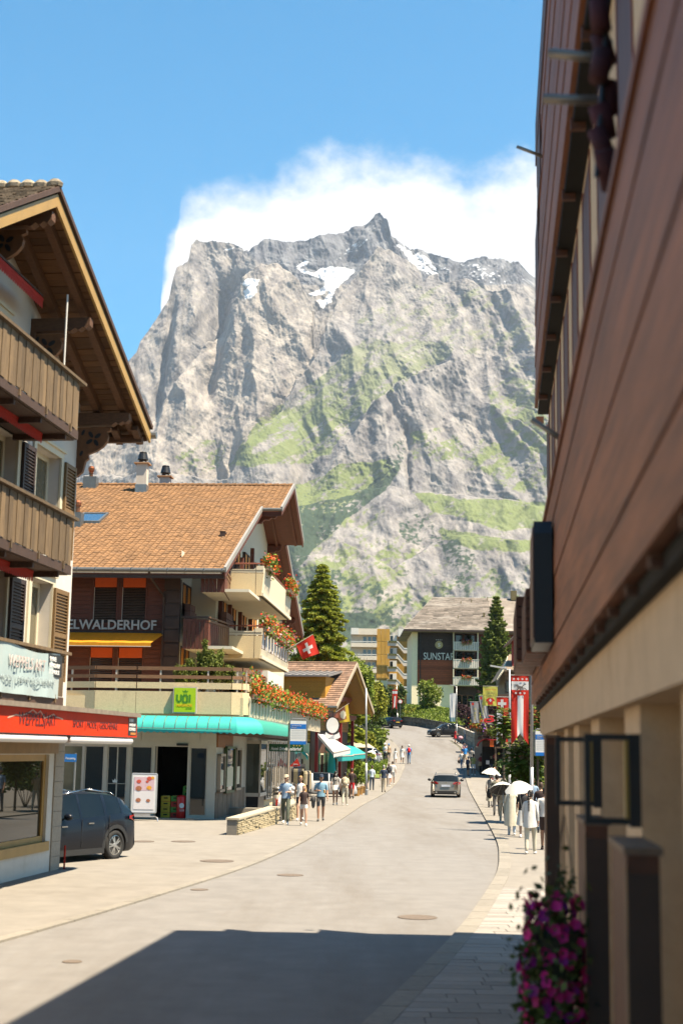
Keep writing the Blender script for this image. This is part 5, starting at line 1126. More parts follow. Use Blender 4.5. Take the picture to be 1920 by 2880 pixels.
# ================================================================ YELLOW GABLED HOUSE
yp=at(1003,1866,105); y_=Fr(yp.x,yp.y,-12.5)
yh=thing('yellow_house','yellow timber house with carved gable and shingled roof beyond the hotel','house',y_.o,y_.deg)
m_ywood=M('yellow_timber',(.52,.25,.03),.65,.18,3,.2,20,stretch=(6,1,6),obr=.15); m_yboard=M('gable_board',(.40,.155,.028),.65,.2,3,.2,20,stretch=(6,1,6),obr=.18)
m_sh2=M('brown_shingle',(.25,.155,.105),.9,.2,3,.3,30,isl=.3); m_redp=M('red_post',(.30,.012,.012),.5,.15,3)
ez=at(948,1987,98.5).z; rzv=yp.z; ye=-y_.L(at(948,1987,98.5)).y; sl_=(rzv-ez)/ye
zy=lambda y:rzv-sl_*abs(y)
mb=MB()
for s in (-1,1): mb.add([(-14,0,rzv),(0,0,rzv),(0,s*ye,ez),(-14,s*ye,ez),(-14,0,rzv-.18),(0,0,rzv-.18),(0,s*ye,ez-.18),(-14,s*ye,ez-.18)],[(0,1,2,3),(7,6,5,4),(1,5,6,2),(2,6,7,3)])
yr_=mb.build('roof',m_yboard,yh)
sh=MB(); rows=22
for k in range(rows):
    for i in range(44):
        x1=.02-i*.32; y0=-(k+1)*ye/rows; y1=-k*ye/rows+.02; j=random.uniform(0,.015); sh.add([(x1-.31,y0,zy(y0)+.05+j),(x1,y0,zy(y0)+.05+j),(x1,y1,zy(min(0,y1))+.015),(x1-.31,y1,zy(min(0,y1))+.015),(x1-.31,y0,zy(y0)),(x1,y0,zy(y0))],[(0,1,2,3),(4,5,1,0)])
sh.build('shingles',m_sh2,yr_,kind='stuff')
MB().tube((-14,0,rzv+.05),(0.02,0,rzv+.05),.08,.08,8).build('ridge_cap',m_sh2,yr_)
for s in (-1,1):
    MB().bar((.03,0,rzv-.06),(.03,s*ye,ez-.06),.06,.26,(0,0,1)).build('verge_board',M('pale_verge',(.45,.36,.26),.6,.1,3),yr_); MB().bar((-.12,0,rzv-.38),(-.12,s*ye,ez-.30),.1,.16,(0,0,1)).build('rafter',m_ywood,yr_)
MB().tube((-14,-ye-.08,ez-.03),(.0,-ye-.08,ez-.03),.08,.08,8).build('gutter',m_zinc,yr_)
gw=-1.9; zb_=zr(100)
mb=MB(); mb.poly([(gw,-ye+.6,zb_),(gw,ye-.6,zb_),(gw,ye-.6,zy(ye-.6)-.2),(gw,0,rzv-.2),(gw,-ye+.6,zy(ye-.6)-.2)]); mb.poly([(gw,-ye+.6,zb_),(gw,-ye+.6,ez+.3),(-14,-ye+.6,ez+.3),(-14,-ye+.6,zb_)]); mb.build('wall',M('dark_brown_wall',(.10,.045,.025),.7,.25,3),yh); MB().box(-14,gw-.06,-ye+.50,-ye+.58,zb_,ez-2.5).build('pale_wall',m_cream,yh)
for q in range(3): MB().box(-6.5+q*1.6,-5.6+q*1.6,-ye+.46,-ye+.5,zb_,zb_+2.1).build('door',m_dark,yh)
for i in range(26):
    z=ez-1.6+i*.2; hw=min(ye-.62,(rzv-.3-z)/sl_)
    if hw>.15: MB().box(gw+.0,gw+.05,-hw,hw,z+.01,z+.19).build('board',m_yboard,yh)
for i in range(12):
    z=ez-2.4+i*.2; MB().box(-14,gw-.05,-ye+.55,-ye+.6,z+.01,z+.19).build('board',m_ywood,yh)
# carved tie beams in the gable with scalloped underside
for z in (ez+.75,ez-.55):
    hw=min(ye-.3,(rzv-.35-z)/sl_); pts=[(-hw,z+.22),(hw,z+.22),(hw,z)]; n=8
    for i in range(n*4): yy=hw-2*hw*(i+.5)/(n*4); pts.append((yy,z-.20*abs(math.sin(math.pi*(i+.5)/8))))
    pts.append((-hw,z)); MB().prism([(gw+.55,a,b) for a,b in pts],(.08,0,0)).build('carved_beam',M('carved_red',(.22,.045,.015),.6,.2,3),yh)
for yy in (-ye+.7,-1.6,1.6,ye-.7): MB().box(gw+.3,gw+.5,yy-.11,yy+.11,zb_,ez-.5).build('post',m_redp,yh)
for yy in (-3.4,-.8,2.2):
    w_=MB().box(gw+.02,gw+.08,yy,yy+1.1,zb_+1.0,zb_+2.5).build('window',m_cream,yh); MB().box(gw+.08,gw+.09,yy+.1,yy+1,zb_+1.1,zb_+2.4).build('pane',m_glass,w_)
    for d in (-.5,1.15):
        s_=MB().box(gw+.06,gw+.1,yy+d,yy+d+.45,zb_+.95,zb_+2.55).build('shutter',M('green_shutter',(.02,.09,.05),.5,.1,3),yh)
        for k in range(9): MB().box(gw+.1,gw+.115,yy+d+.05,yy+d+.4,zb_+1.05+k*.16,zb_+1.13+k*.16).build('slat',M('green_shutter',(.02,.09,.05)),s_)
# dormer on the slope
da=y_.hy(805,1930,-ye+1.2); db=y_.hy(915,1930,-ye+1.2); dz0=zy(ye-1.2); dzt=y_.hy(900,1902,-ye+1.2).z
mb=MB().box(-14,db.x,-ye+1.2,-1,dz0-.2,dzt); dm=mb.build('dormer',m_ywood,yh)
for i in range(int((dzt-dz0)/.17)): MB().box(-14,db.x+.01,-ye+1.16,-ye+1.2,dz0+i*.17+.01,dz0+i*.17+.16).build('board',m_ywood,dm)
MB().prism([(-14,-ye+.7,dzt-.05),(-14,-.8,dzt+.55),(-14,-.8,dzt+.65),(-14,-ye+.7,dzt+.06)],(14+db.x+.35,0,0)).build('dormer_roof',M('zinc_sheet',(.27,.24,.22),.5,.12,3,metal=.3),dm)
for i in range(10): MB().bar((db.x+.2-i*.5,-ye+.72,dzt+.09),(db.x+.2-i*.5,-.8,dzt+.68),.03,.05).build('seam',m_zinc,dm)
MB().box(-9.3,-8.9,-.2,.2,rzv,rzv+.55).build('chimney',m_zinc,yh)
# oval hanging sign
p=at(935,2040,97); os_=thing('oval_sign','white oval hanging sign with a curved plate below on the yellow house','sign',(p.x,97,p.z))
m_wsign=M('white_sign',(.80,.78,.76),.5,.04,3)
o=MB().lathe([(.001,-.03),(.42,-.03),(.42,.03),(.001,.03)],(0,0,0),28,1,1.28).build('oval',m_wsign,os_); o.rotation_euler=(math.pi/2,0,0)
o=MB().lathe([(.40,-.028),(.46,-.04),(.46,.04),(.40,.028)],(0,0,0),28,1,1.26).build('rim',m_black,os_); o.rotation_euler=(math.pi/2,0,0)
pts=[(.62*math.sin(a),-.62*math.cos(a)-.02) for a in np.linspace(-.8,.8,13)]+[(.98*math.sin(a)*.95,-.98*math.cos(a)+.02) for a in np.linspace(.62,-.62,13)]
MB().prism([(x,-.03,z) for x,z in pts],(0,.06,0)).build('curved_plate',m_wsign,os_); MB().path([(0,0,.54),(0,0,.9),(-.9,.3,.95)],.03,6).build('iron_arm',m_black,os_)
# restaurant awnings and parasols in front of it
def awning(label,pts,drop,mat,name='awning'):
    c_=sum((Vector(p) for p in pts),Vector())/4; t=thing(name,label,'awning',(c_.x,c_.y,0)); L=[Vector(p)-Vector((c_.x,c_.y,0)) for p in pts]
    mb=MB(); a,b,c2,d=L; n=10
    for i in range(n):
        f0,f1=i/n,(i+1)/n; sag=lambda f:Vector((0,0,-.05*math.sin(math.pi*f)))
        mb.poly([a.lerp(b,f0)+sag(f0),a.lerp(b,f1)+sag(f1),d.lerp(c2,f1)+sag(f1),d.lerp(c2,f0)+sag(f0)])
    mb.build('cloth',mat,t,True); v=MB(); k=14
    for i in range(k):
        p,q=d.lerp(c2,i/k),d.lerp(c2,(i+1)/k); m=(p+q)/2; v.poly([p,q,q-Vector((0,0,drop*.8)),m-Vector((0,0,drop)),p-Vector((0,0,drop*.8))])
    for i in range(6):
        p,q=b.lerp(c2,i/6),b.lerp(c2,(i+1)/6); v.poly([p,q,q-Vector((0,0,drop*.6)),p-Vector((0,0,drop*.6))])
    v.build('valance',mat,t); MB().bar(d-Vector((0,0,.02)),c2-Vector((0,0,.02)),.05,.06).build('front_bar',m_alul,t); MB().bar(a,a.lerp(d,.95)-Vector((0,0,.05)),.04,.05).build('arm',m_alul,t); return t
m_wc=M('white_cloth',(.80,.77,.72),.8,.04,3,trans=.2); m_tc=M('teal_cloth',(.03,.45,.43),.7,.06,3,trans=.25)
awning('white cloth awning sloping out over the restaurant terrace',[at(912,2063,101),at(893,2063,93),at(938,2116,90),at(985,2106,98)],.35,m_wc)
awning('teal awning with valance behind the white one',[at(955,2097,106),at(916,2100,101),at(950,2126,97),at(994,2124,103)],.4,m_tc)
awning('teal awning nearest the silver parked car',[at(990,2095,112),at(965,2096,107),at(990,2122,104),at(1030,2119,109)],.4,m_tc)
awning('small teal awning over the shop with clothes racks',[at(842,2105,100),at(846,2106,96),at(866,2125,95),at(860,2118,100)],.35,m_tc)
def closed_parasol(label,px,pyt,pyb,Y,mat,r):
    b=at(px,pyb,Y); z0=zr(Y)+.0; zt=at(px,pyt,Y).z; t=thing('closed_parasol',label,'parasol',(b.x,Y,z0)); H_=zt-z0
    MB().tube((0,0,0),(0,0,H_),.03,.03,6).build('pole',m_alul,t); n=16; V=[]; prof=[(.04,H_),(r*.5,H_*.86),(r*.72,H_*.6),(r*.85,H_*.42),(r*.6,H_*.40),(r,H_*.14)]
    for rr,z in prof:
        for i in range(n): a=2*math.pi*i/n; k=1+.22*(1 if i%2 else -1); V.append((rr*k*math.cos(a),rr*k*math.sin(a),z))
    Fq=[(j*n+i,j*n+(i+1)%n,(j+1)*n+(i+1)%n,(j+1)*n+i) for j in range(len(prof)-1) for i in range(n)]; npmesh('cloth',np.array(V),np.array(Fq),mat,t,True)
closed_parasol('closed teal parasol tied with a cord before the restaurant',932,2098,2175,94,m_tc,.30); closed_parasol('closed pale parasol beside the restaurant door',893,2122,2165,102,M('pale_pink_cloth',(.66,.58,.55),.8,.05,3,trans=.15),.20)
def open_parasol(name,label,cat,c_,r,hh,mat,n=8,tilt=(0,0),pole=None,under=None,seg=3):
    t=thing(name,label,cat,c_); t.rotation_euler=(tilt[0],tilt[1],.3); V=[(0,0,hh)];Fq=[]
    for j in range(1,seg+1):
        f=j/seg
        for i in range(n*2): a=math.pi*i/n; k=1 if i%2==0 else .955; V.append((r*f*k*math.cos(a),r*f*k*math.sin(a),hh*(1-f**1.7)-(0 if i%2==0 else -.02*f)))
    m=n*2; F3=[(0,1+i,1+(i+1)%m) for i in range(m)]
    mb=MB(); mb.add(V,F3); mb.add(V,[(1+(j-1)*m+i,1+j*m+i,1+j*m+(i+1)%m,1+(j-1)*m+(i+1)%m) for j in range(1,seg) for i in range(m)])
    mb.build('canopy',mat,t,True)
    if under: 
        u=MB(); u.add([(x*.985,y*.985,z-.012) for x,y,z in V],F3+[(1+(j-1)*m+i,1+j*m+i,1+j*m+(i+1)%m,1+(j-1)*m+(i+1)%m) for j in range(1,seg) for i in range(m)]); u.build('lining',under,t,True)
    rb=MB()
    for i in range(n): a=2*math.pi*i/n; rb.tube((0,0,hh-.03),(r*.97*math.cos(a),r*.97*math.sin(a),.0-.015),.008,.006,4)
    rb.build('ribs',m_steel,t); MB().tube((0,0,hh+.06),(0,0,-(pole or .75)),.012,.012,6).build('shaft',m_steel,t); return t
q=at(1002,2102,118); open_parasol('open_parasol','wide beige market parasol open behind the teal awnings','parasol',(q.x,118,q.z),1.55,.62,M('beige_cloth',(.58,.49,.36),.8,.05,3,trans=.2),8,pole=q.z-zr(118))
q=at(1042,2128,124); open_parasol('open_parasol','smaller pale parasol tilted beside the silver car','parasol',(q.x,124,q.z),.6,.6,m_wc,8,(0,.5))
# ================================================================ STAR HOTEL
SY=228; s0=at(1157,1780,SY); st_=thing('star_hotel','dark timber hotel with pale hipped shingle roof and stacked white balconies','hotel',(s0.x,SY,0))
LX_=lambda px,py=1900:at(px,py,SY).x-s0.x
LZ=lambda py,px=1250:at(px,py,SY).z
zb_=zr(SY)-1; ztop=LZ(1777)
m_sroof=M('pale_shingle_roof',(.215,.18,.15),.9,.25,1.2,.3,6,isl=.35,dirt=((.55,.50,.44),.6,.12,.5,(1,1,6))); m_swood=M('sunlit_timber',(.28,.065,.022),.7,.3,2,.2,10,stretch=(1,4,8),obr=.25); m_dkw=M('dark_shaded_timber',(.035,.018,.014),.7,.3,2,.2,10,obr=.2)
mb=MB(); mb.box(LX_(1157),LX_(1275),0,16,zb_,ztop); MB().box(LX_(1275),LX_(1500),1.6,16,zb_,ztop).build('recess_wall',m_dkw,st_); mb.build('wall',M('warm_render',(1.0,.84,.60),.8,.05,2),st_)
MB().box(LX_(1173),LX_(1274),-.02,.0,LZ(1926),ztop).build('board_backing',m_dkw,st_); zz=LZ(1926)
while zz<ztop-.1:
    MB().box(LX_(1173),LX_(1274),-.06,-.0,zz+.015,zz+.285).build('board',m_swood if zz<LZ(1862) else m_dkw,st_); zz+=.30  # upper boards coloured darker for eave shade, lower ones redder for sunlight
for px in (1181,): MB().tube((LX_(px),-.1,zb_),(LX_(px),-.1,ztop),.07,.07,6).build('down_pipe',m_black,st_)
text('SUNSTAR',1,m_wht,st_,(LX_(1189),-.10,LZ(1856)),(math.pi/2,0,0),width=LX_(1276)-LX_(1189),height=LZ(1835)-LZ(1855),bold=0,ext=.03)
o=MB().lathe([(.001,0),(.62,0),(.62,.05),(.001,.05)],(0,0,0),24).build('emblem',M('gold_disc',(.45,.35,.16),.4,.1,3),st_); o.rotation_euler=(math.pi/2,0,0); o.location=(LX_(1233),-.07,LZ(1814))
text('S',.8,m_wht,st_,(LX_(1233)-.2,-.14,LZ(1814)-.27),(math.pi/2,0,0),height=.56,width=.4,bold=.01)
for i in range(4):
    pts=[]; 
    for q in range(10): r_=.09 if q%2==0 else .04; pts.append((LX_(1233)-.42+i*.28+r_*math.sin(q*math.pi/5),-.09,LZ(1800)+r_*math.cos(q*math.pi/5)))
    MB().prism(pts,(0,.02,0)).build('star',m_wht,st_)
m_balw=M('white_balcony_board',(.66,.62,.55),.7,.08,3,obr=.1)
for i,(pt,pb) in enumerate(((1806,1828),(1855,1878),(1904,1926))):
    x0,x1=LX_(1272),LX_(1344); zt,zb2=LZ(pt),LZ(pb); b=MB().box(x0,x1,-.9,1.7,zb2-.1,zb2+.04).build('balcony',m_white,st_)
    n=14
    for j in range(n): MB().box(x0+(x1-x0)*j/n+.03,x0+(x1-x0)*(j+1)/n-.03,-.95-.02*(j%2),-.9,zb2-.02,zt-.05).build('board',m_balw,b)
    MB().box(x0-.05,x1+.05,-1.0,-.86,zt-.05,zt+.03).build('handrail',m_white,b)
    MB().box(x0,x0+.15,-.9,1.6,zb2,zt+1.6).build('divider',m_cream,b); MB().box(x1-.25,x1-.05,-.9,-.7,zb2,zt+1.65).build('post',m_cream,b)
    for (a,c2) in ((x0+.6,x0+1.7),(x0+2.0,x0+3.6)):
        wn=MB().box(a-.08,c2+.08,1.52,1.6,zb2,zt+1.5).build('balcony_door',M('brown_frame',(.20,.08,.035),.6,.2,3),b); MB().box(a,c2,1.50,1.52,zb2+.1,zt+1.42).build('pane',m_glass,b)
    SF9=Fr(s0.x,SY,0); flowers(['red flower box on the top balcony of the star hotel','red flower box on the middle balcony of the star hotel','red flower box on the lowest balcony of the star hotel'][i],'flower box',SF9.W(x0+1.3,-1.1,zt-.25),SF9.W(x0+2.9,-1.1,zt-.25),.3,.5,260,60+i,leaf=.13,fl=.16,cols=[m_ger,m_geo,m_pink],group='flower boxes on the star hotel')
wn=MB().box(LX_(1284),LX_(1332),1.5,1.58,LZ(1985),LZ(1952)).build('window',M('brown_frame',(.20,.08,.035)),st_); 
for q in range(3): MB().box(LX_(1286+q*16),LX_(1299+q*16),1.48,1.5,LZ(1983),LZ(1954)).build('pane',m_glass,wn)
for r_ in range(4):
    for cpx in (1353,1375,1420,1450): 
        wn=MB().box(LX_(cpx),LX_(cpx+14),1.5,1.6,LZ(1830+r_*48),LZ(1800+r_*48)).build('window',m_cream,st_); MB().box(LX_(cpx+1.5),LX_(cpx+12.5),1.47,1.5,LZ(1828+r_*48),LZ(1802+r_*48)).build('pane',m_glass,wn)
MB().box(LX_(1344),LX_(1500),1.4,1.6,zb_,LZ(1780)).build('red_wall',M('dull_red_wall',(.16,.05,.035),.7,.2,3),st_)
# roof: hip towards the left, deep eave, courses of shingles
ridge_y=9.; rzt=at(1230,1680,SY+ridge_y).z; xl=LX_(1132); xr=LX_(1560); xh=at(1218,1680,SY+ridge_y).x-s0.x; ey=-1.9; ez_=LZ(1776)+.1
mb=MB(); mb.poly([(xl,ey,ez_),(xr,ey,ez_),(xr,ridge_y,rzt),(xh,ridge_y,rzt)]); mb.poly([(xl,20,ez_),(xl,ey,ez_),(xh,ridge_y,rzt)]); mb.poly([(xl,ey,ez_-.3),(xr,ey,ez_-.3),(xr,20,ez_-.3),(xl,20,ez_-.3)]); mb.poly([(xl,ey,ez_-.3),(xr,ey,ez_-.3),(xr,ey,ez_),(xl,ey,ez_)],1); mb.poly([(xl,20,ez_-.3),(xl,ey,ez_-.3),(xl,ey,ez_),(xl,20,ez_)],1)
sr=mb.build('roof',[m_sroof,m_dkw],st_)
sh=MB(); rows=26
for k in range(rows):
    f0,f1=k/rows,(k+1)/rows; y0,y1=ey+(ridge_y-ey)*f0,ey+(ridge_y-ey)*f1; z0,z1=ez_+(rzt-ez_)*f0,ez_+(rzt-ez_)*f1; xs_=xl+(xh-xl)*f0; x=xs_
    while x<xr-10:
        w_=random.uniform(.5,1.3); j=random.uniform(0,.04); sh.add([(x,y0,z0+.09+j),(x+w_-.02,y0,z0+.09+j),(x+w_-.02,y1+.1,z1+.05),(x,y1+.1,z1+.05),(x,y0,z0),(x+w_-.02,y0,z0)],[(0,1,2,3),(4,5,1,0)]); x+=w_
sh.build('shingles',m_sroof,sr,kind='stuff')
def roofbox(px,py,f,w_,hh): 
    y=ey+(ridge_y-ey)*f; x=at(px,py,SY+y).x-s0.x; z=ez_+(rzt-ez_)*f; MB().box(x-w_/2,x+w_/2,y-w_/2,y+w_/2,z-.1,z+hh).build('chimney',M('olive_metal',(.17,.13,.05),.5,.1,3),st_)
roofbox(1443,1690,.96,.95,1.5); roofbox(1360,1740,.4,.3,.7); roofbox(1325,1697,.85,.12,.5); roofbox(1295,1700,.8,.12,.5); roofbox(1287,1745,.35,.12,.5); roofbox(1370,1690,.93,.12,.6)
# ================================================================ FLATS with ochre stairwell
AY=311; a0=at(987,1768,AY); af=thing('apartment_block','tall white and ochre apartment block with slanted balconies behind the trees','building',(a0.x,AY,0))
AX=lambda px:at(px,1900,AY).x-a0.x
AZ=lambda py:at(1070,py,AY).z
m_och=M('ochre_panel',(.50,.28,.045),.6,.08,1,obr=.08); m_gw=M('grey_white',(.78,.68,.54),.8,.08,1)
MB().box(0,AX(1158),1.0,14,0,AZ(1786)).build('wall',m_gw,af); MB().box(AX(1006),AX(1058),-.6,12,AZ(1786),AZ(1769)).build('roof_parapet',m_gw,af); MB().box(AX(985),AX(1006),-.8,12,AZ(1786),AZ(1768)).build('roof_parapet',m_white,af); MB().box(AX(1118),AX(1160),-.5,12,AZ(1790),AZ(1768)).build('roof_parapet',m_white,af)
for i in range(7):
    for j in range(3):
        x0=AX(1058+j*12.2); MB().box(x0+.02,AX(1058+(j+1)*12.2)-.02,.2,1.0,AZ(1768+(i+1)*36)+.03,AZ(1768+i*36)-.03).build('panel',m_och,af)
    for j in range(5): MB().box(AX(1094+j*12.5)+.02,AX(1094+(j+1)*12.5)-.02,.8,1.0,AZ(1786+(i+1)*36)+.03,AZ(1786+i*36)-.03).build('panel',m_och,af)
for i in range(5):
    y0=1804+i*36
    b=MB().box(0,AX(1058),-.8,1.0,AZ(y0+16)-.1,AZ(y0+16)).build('balcony',m_gw,af); MB().box(0,AX(1058),-.85,-.75,AZ(y0+17),AZ(y0+5)).build('parapet',m_gw,b); MB().box(0,AX(1058),-.9,-.85,AZ(y0+3),AZ(y0+1)).build('handrail',m_white,b)
    for q in range(3): wn=MB().box(AX(1019+q*13),AX(1030+q*13),.94,1.0,AZ(y0+12),AZ(y0-14)).build('window',m_white,af); MB().box(AX(1020+q*13),AX(1029+q*13),.92,.94,AZ(y0+11),AZ(y0-13)).build('pane',M('blue_glass',(.04,.07,.11),.05,.2,1,spec=1),wn)
for i in range(4):
    y0=1803+i*36
    pts=[(AX(1088),AZ(y0+14)),(AX(1117),AZ(y0+14)),(AX(1134),AZ(y0+34)),(AX(1156),AZ(y0+34)),(AX(1156),AZ(y0+20)),(AX(1134),AZ(y0+19)),(AX(1117),AZ(y0)),(AX(1088),AZ(y0))]
    b=MB().prism([(x,-1.1,z) for x,z in pts],(0,.15,0)).build('stepped_parapet',M('warm_white',(.66,.57,.47),.7,.06,2),af); MB().prism([(x,-1.16,z) for x,z in pts[4:]]+[(x,-1.16,z-.22) for x,z in pts[:3:-1]],(0,.06,0)).build('handrail',m_white,b)
    MB().box(AX(1092),AX(1115),.6,.8,AZ(y0),AZ(y0-18)).build('window',m_white,af); MB().box(AX(1096),AX(1104),.57,.6,AZ(y0),AZ(y0-16)).build('pane',m_glass,af)
    MB().box(AX(1090),AX(1114),-1.3,-1.12,AZ(y0+5),AZ(y0)).build('flower_trough',M('dark_green_leaf',(.10,.10,.03),.9,.4,6),af)
MB().box(AX(1156),AX(1174),0,12,0,AZ(1786)).build('end_wall',m_white,af)
# hotel emblem board low at the left of the flats
p=at(1067,1942,230); eb=thing('emblem_board','pale board with a curled emblem beside the trees','sign',(p.x,230,zr(230))); z=p.z-zr(230); MB().box(-1.2,1.2,0,.15,z-1.6,z+1.6).build('board',m_cream,eb); MB().box(-.1,.1,.05,.15,0,z-1.6).build('post',m_steel,eb); text('S',2,m_black,eb,(-.45,-.03,z-.8),(math.pi/2,0,0),width=.9,height=1.6)
o=MB().lathe([(1.02,0),(1.1,0),(1.1,.03),(1.02,.03)],(0,0,0),24).build('ring',m_black,eb); o.rotation_euler=(math.pi/2,0,0); o.location=(0,-.02,z)
# ================================================================ SHINGLED HOUSE on the right, behind the flags
RYH=150; r0=at(1385,1890,RYH); rh=thing('shingled_house','weathered shingle clad house with red gable behind the hanging flags','house',(r0.x,RYH,zr(RYH)))
BX=lambda px:at(px,1900,RYH).x-r0.x
BZ=lambda py:at(1440,py,RYH).z-zr(RYH)
m_wsh=M('grey_shingle',(.22,.165,.115),.9,.25,3,.3,20,isl=.35)
MB().box(BX(1418),BX(1540),0,8,0,BZ(1880)).build('wall',m_wsh,rh)
sh=MB()
for k in range(20):
    z=BZ(1990)+k*(BZ(1884)-BZ(1990))/20
    for i in range(22): x=BX(1418)+i*.21; sh.add([(x,-.04,z),(x+.2,-.04,z),(x+.2,-.01,z+.25),(x,-.01,z+.25)],[(0,1,2,3)])
sh.build('wall_shingles',m_wsh,rh,kind='stuff')
mb=MB(); mb.poly([(BX(1412),-1.6,BZ(1886)),(BX(1545),-1.6,BZ(1886)),(BX(1545),3,BZ(1835)),(BX(1440),3,BZ(1835))]); mb.poly([(BX(1412),-1.6,BZ(1886)-.2),(BX(1545),-1.6,BZ(1886)-.2),(BX(1545),-1.6,BZ(1886)),(BX(1412),-1.6,BZ(1886))]); mb.poly([(BX(1412),-1.6,BZ(1886)),(BX(1440),3,BZ(1835)),(BX(1395),6,BZ(1915)),(BX(1388),-1.2,BZ(1918))]); ro=mb.build('roof',m_wsh,rh)
for k in range(7): MB().bar((BX(1412-k*3.2),-1.7,BZ(1888+k*4.4)),(BX(1436-k*3),2.8,BZ(1842+k*7)),.1,.1).build('rafter',m_cream,ro)
for i in range(14): MB().box(BX(1420)+i*.45,BX(1420)+i*.45+.12,-1.7,-1.6,BZ(1886)-.14,BZ(1886)-.02).build('rafter_end',m_dark,ro)
MB().box(BX(1438),BX(1470),-.5,.2,BZ(1880),BZ(1800)).build('red_gable',M('red_wall',(.36,.03,.02),.7,.15,3),rh); MB().prism([(BX(1418),-1.4,BZ(1822)),(BX(1446),-1.4,BZ(1795)),(BX(1470),-1.4,BZ(1800)),(BX(1470),-1.4,BZ(1794)),(BX(1444),-1.4,BZ(1788)),(BX(1414),-1.4,BZ(1820))],(0,2,0)).build('verge',m_dark,rh)
for q in range(2): wn=MB().box(BX(1421+q*13),BX(1431+q*13),-.12,-.06,BZ(1948),BZ(1915)).build('window',m_dark,rh); MB().box(BX(1422.5+q*13),BX(1429.5+q*13),-.14,-.12,BZ(1946),BZ(1917)).build('pane',m_glass,wn)
MB().box(BX(1380),BX(1445),-1.4,-1.3,BZ(1968),BZ(1955)).build('balcony_rail',m_dark,rh); MB().box(BX(1480),BX(1540),-.8,.0,BZ(2040),BZ(1990)).build('orange_board',M('orange_board',(.40,.10,.02),.7,.2,3),rh)
# ================================================================ NEAR BUILDING ON THE RIGHT
r_=Fr(0,0,-6.3)
nb=thing('timber_building','shaded brown plank building with pale plaster band close on the near side','building',r_.o,r_.deg)
TE=lambda z:22.95-.22*z
m_nplank=M('red_brown_plank',(.30,.105,.042),.6,.45,1.6,.3,18,stretch=(3,.5,8),obr=.14); m_nplast=M('tan_plaster',(.78,.57,.37),.95,.10,5,.35,45,dirt=((.50,.30,.14),.5,1.2,.55))
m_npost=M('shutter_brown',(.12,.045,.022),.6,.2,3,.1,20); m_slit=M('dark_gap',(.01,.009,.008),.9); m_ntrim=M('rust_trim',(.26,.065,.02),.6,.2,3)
m_tube2=M('grey_tube',(.27,.235,.20),.35,.12,6,metal=.4)
def ybox(mb,x0,x1,t0,t1,z0,z1):   # box whose far end follows the slanted building end when t1 is None
    a,b=(TE(z0),TE(z1)) if t1 is None else (t1,t1)
    mb.add([(x0,t0,z0),(x1,t0,z0),(x1,a,z0),(x0,a,z0),(x0,t0,z1),(x1,t0,z1),(x1,b,z1),(x0,b,z1)],[(3,2,1,0),(4,5,6,7),(0,1,5,4),(1,2,6,5),(2,3,7,6),(3,0,4,7)]); return mb
ybox(MB(),.78,8,-32,None,3.1,11.6).build('wall',m_nplast,nb); ybox(MB(),1.05,8,-32,20,0,3.1).build('ground_wall',m_nplast,nb)  # lengthened out of view behind the camera to cut sky light
ybox(MB(),.66,.78,-32,None,3.1,3.52).build('plaster_band',m_nplast,nb); ybox(MB(),.66,1.05,-32,21.5,3.06,3.1).build('soffit',m_nplast,nb)
for i in range(6):                      # wide planks of the first floor front
    z=3.52+i*.2917; ybox(MB(),.53-.006*(i%2),.60,-32,None,z+.007,z+.285).build('plank',m_nplank,nb)
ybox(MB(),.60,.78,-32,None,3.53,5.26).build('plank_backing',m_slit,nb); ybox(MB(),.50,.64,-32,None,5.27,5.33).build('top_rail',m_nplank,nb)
for i in range(23): MB().box(.55,.66,i*.95-.5,i*.95-.44,3.47,3.515).build('spacer',m_npost,nb)
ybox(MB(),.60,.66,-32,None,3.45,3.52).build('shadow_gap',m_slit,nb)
# shutters and windows above it, dark against the plaster
for i in range(11):
    t=2.2+i*1.85
    w_=MB().box(.774,.79,t,t+.92,5.35,7.75).build('shutter',m_npost,nb); MB().box(.768,.788,t-.05,t,5.3,7.8).build('shutter_edge',m_ntrim,w_); MB().box(.768,.788,t+.92,t+.97,5.3,7.8).build('shutter_edge',m_ntrim,w_)
# second balcony of boards, hung under its slot
for i in range(5):
    z=7.95+i*.30; ybox(MB(),.575+.01*(i%2),.62,4.0,None,z+.006,z+.294).build('plank',m_nplank,nb)
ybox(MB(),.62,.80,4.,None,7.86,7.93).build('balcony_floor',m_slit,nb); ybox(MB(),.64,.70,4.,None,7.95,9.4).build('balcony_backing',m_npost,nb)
for i in range(12): MB().box(.60,.72,5+i*1.5,5.06+i*1.5,7.80,7.90).build('spacer',m_npost,nb)
for i in range(8):
    t=4.5+i*2.05; MB().box(.75,.785,t,t+.8,9.5,11.0).build('shutter',m_npost,nb)
# third balcony and eave
for i in range(5):
    z=9.75+i*.36; ybox(MB(),.60+.012*(i%2),.66,8.,None,z+.006,z+.354).build('plank',m_nplank,nb)
ybox(MB(),.66,.80,8.,None,9.7,11.5).build('balcony_backing',m_npost,nb)
for i,(z,t) in enumerate(((10.2,19.5),(11.1,18.4))): MB().box(.585,.60,t,t+1.4,z-.6,z+.3).build('loose_board',m_npost,nb)
ybox(MB(),.62,9,-32,None,11.6,12.05).build('eave',m_nplank,nb); ybox(MB(),.58,.62,-32,None,11.5,12.1).build('eave_fascia',m_npost,nb)
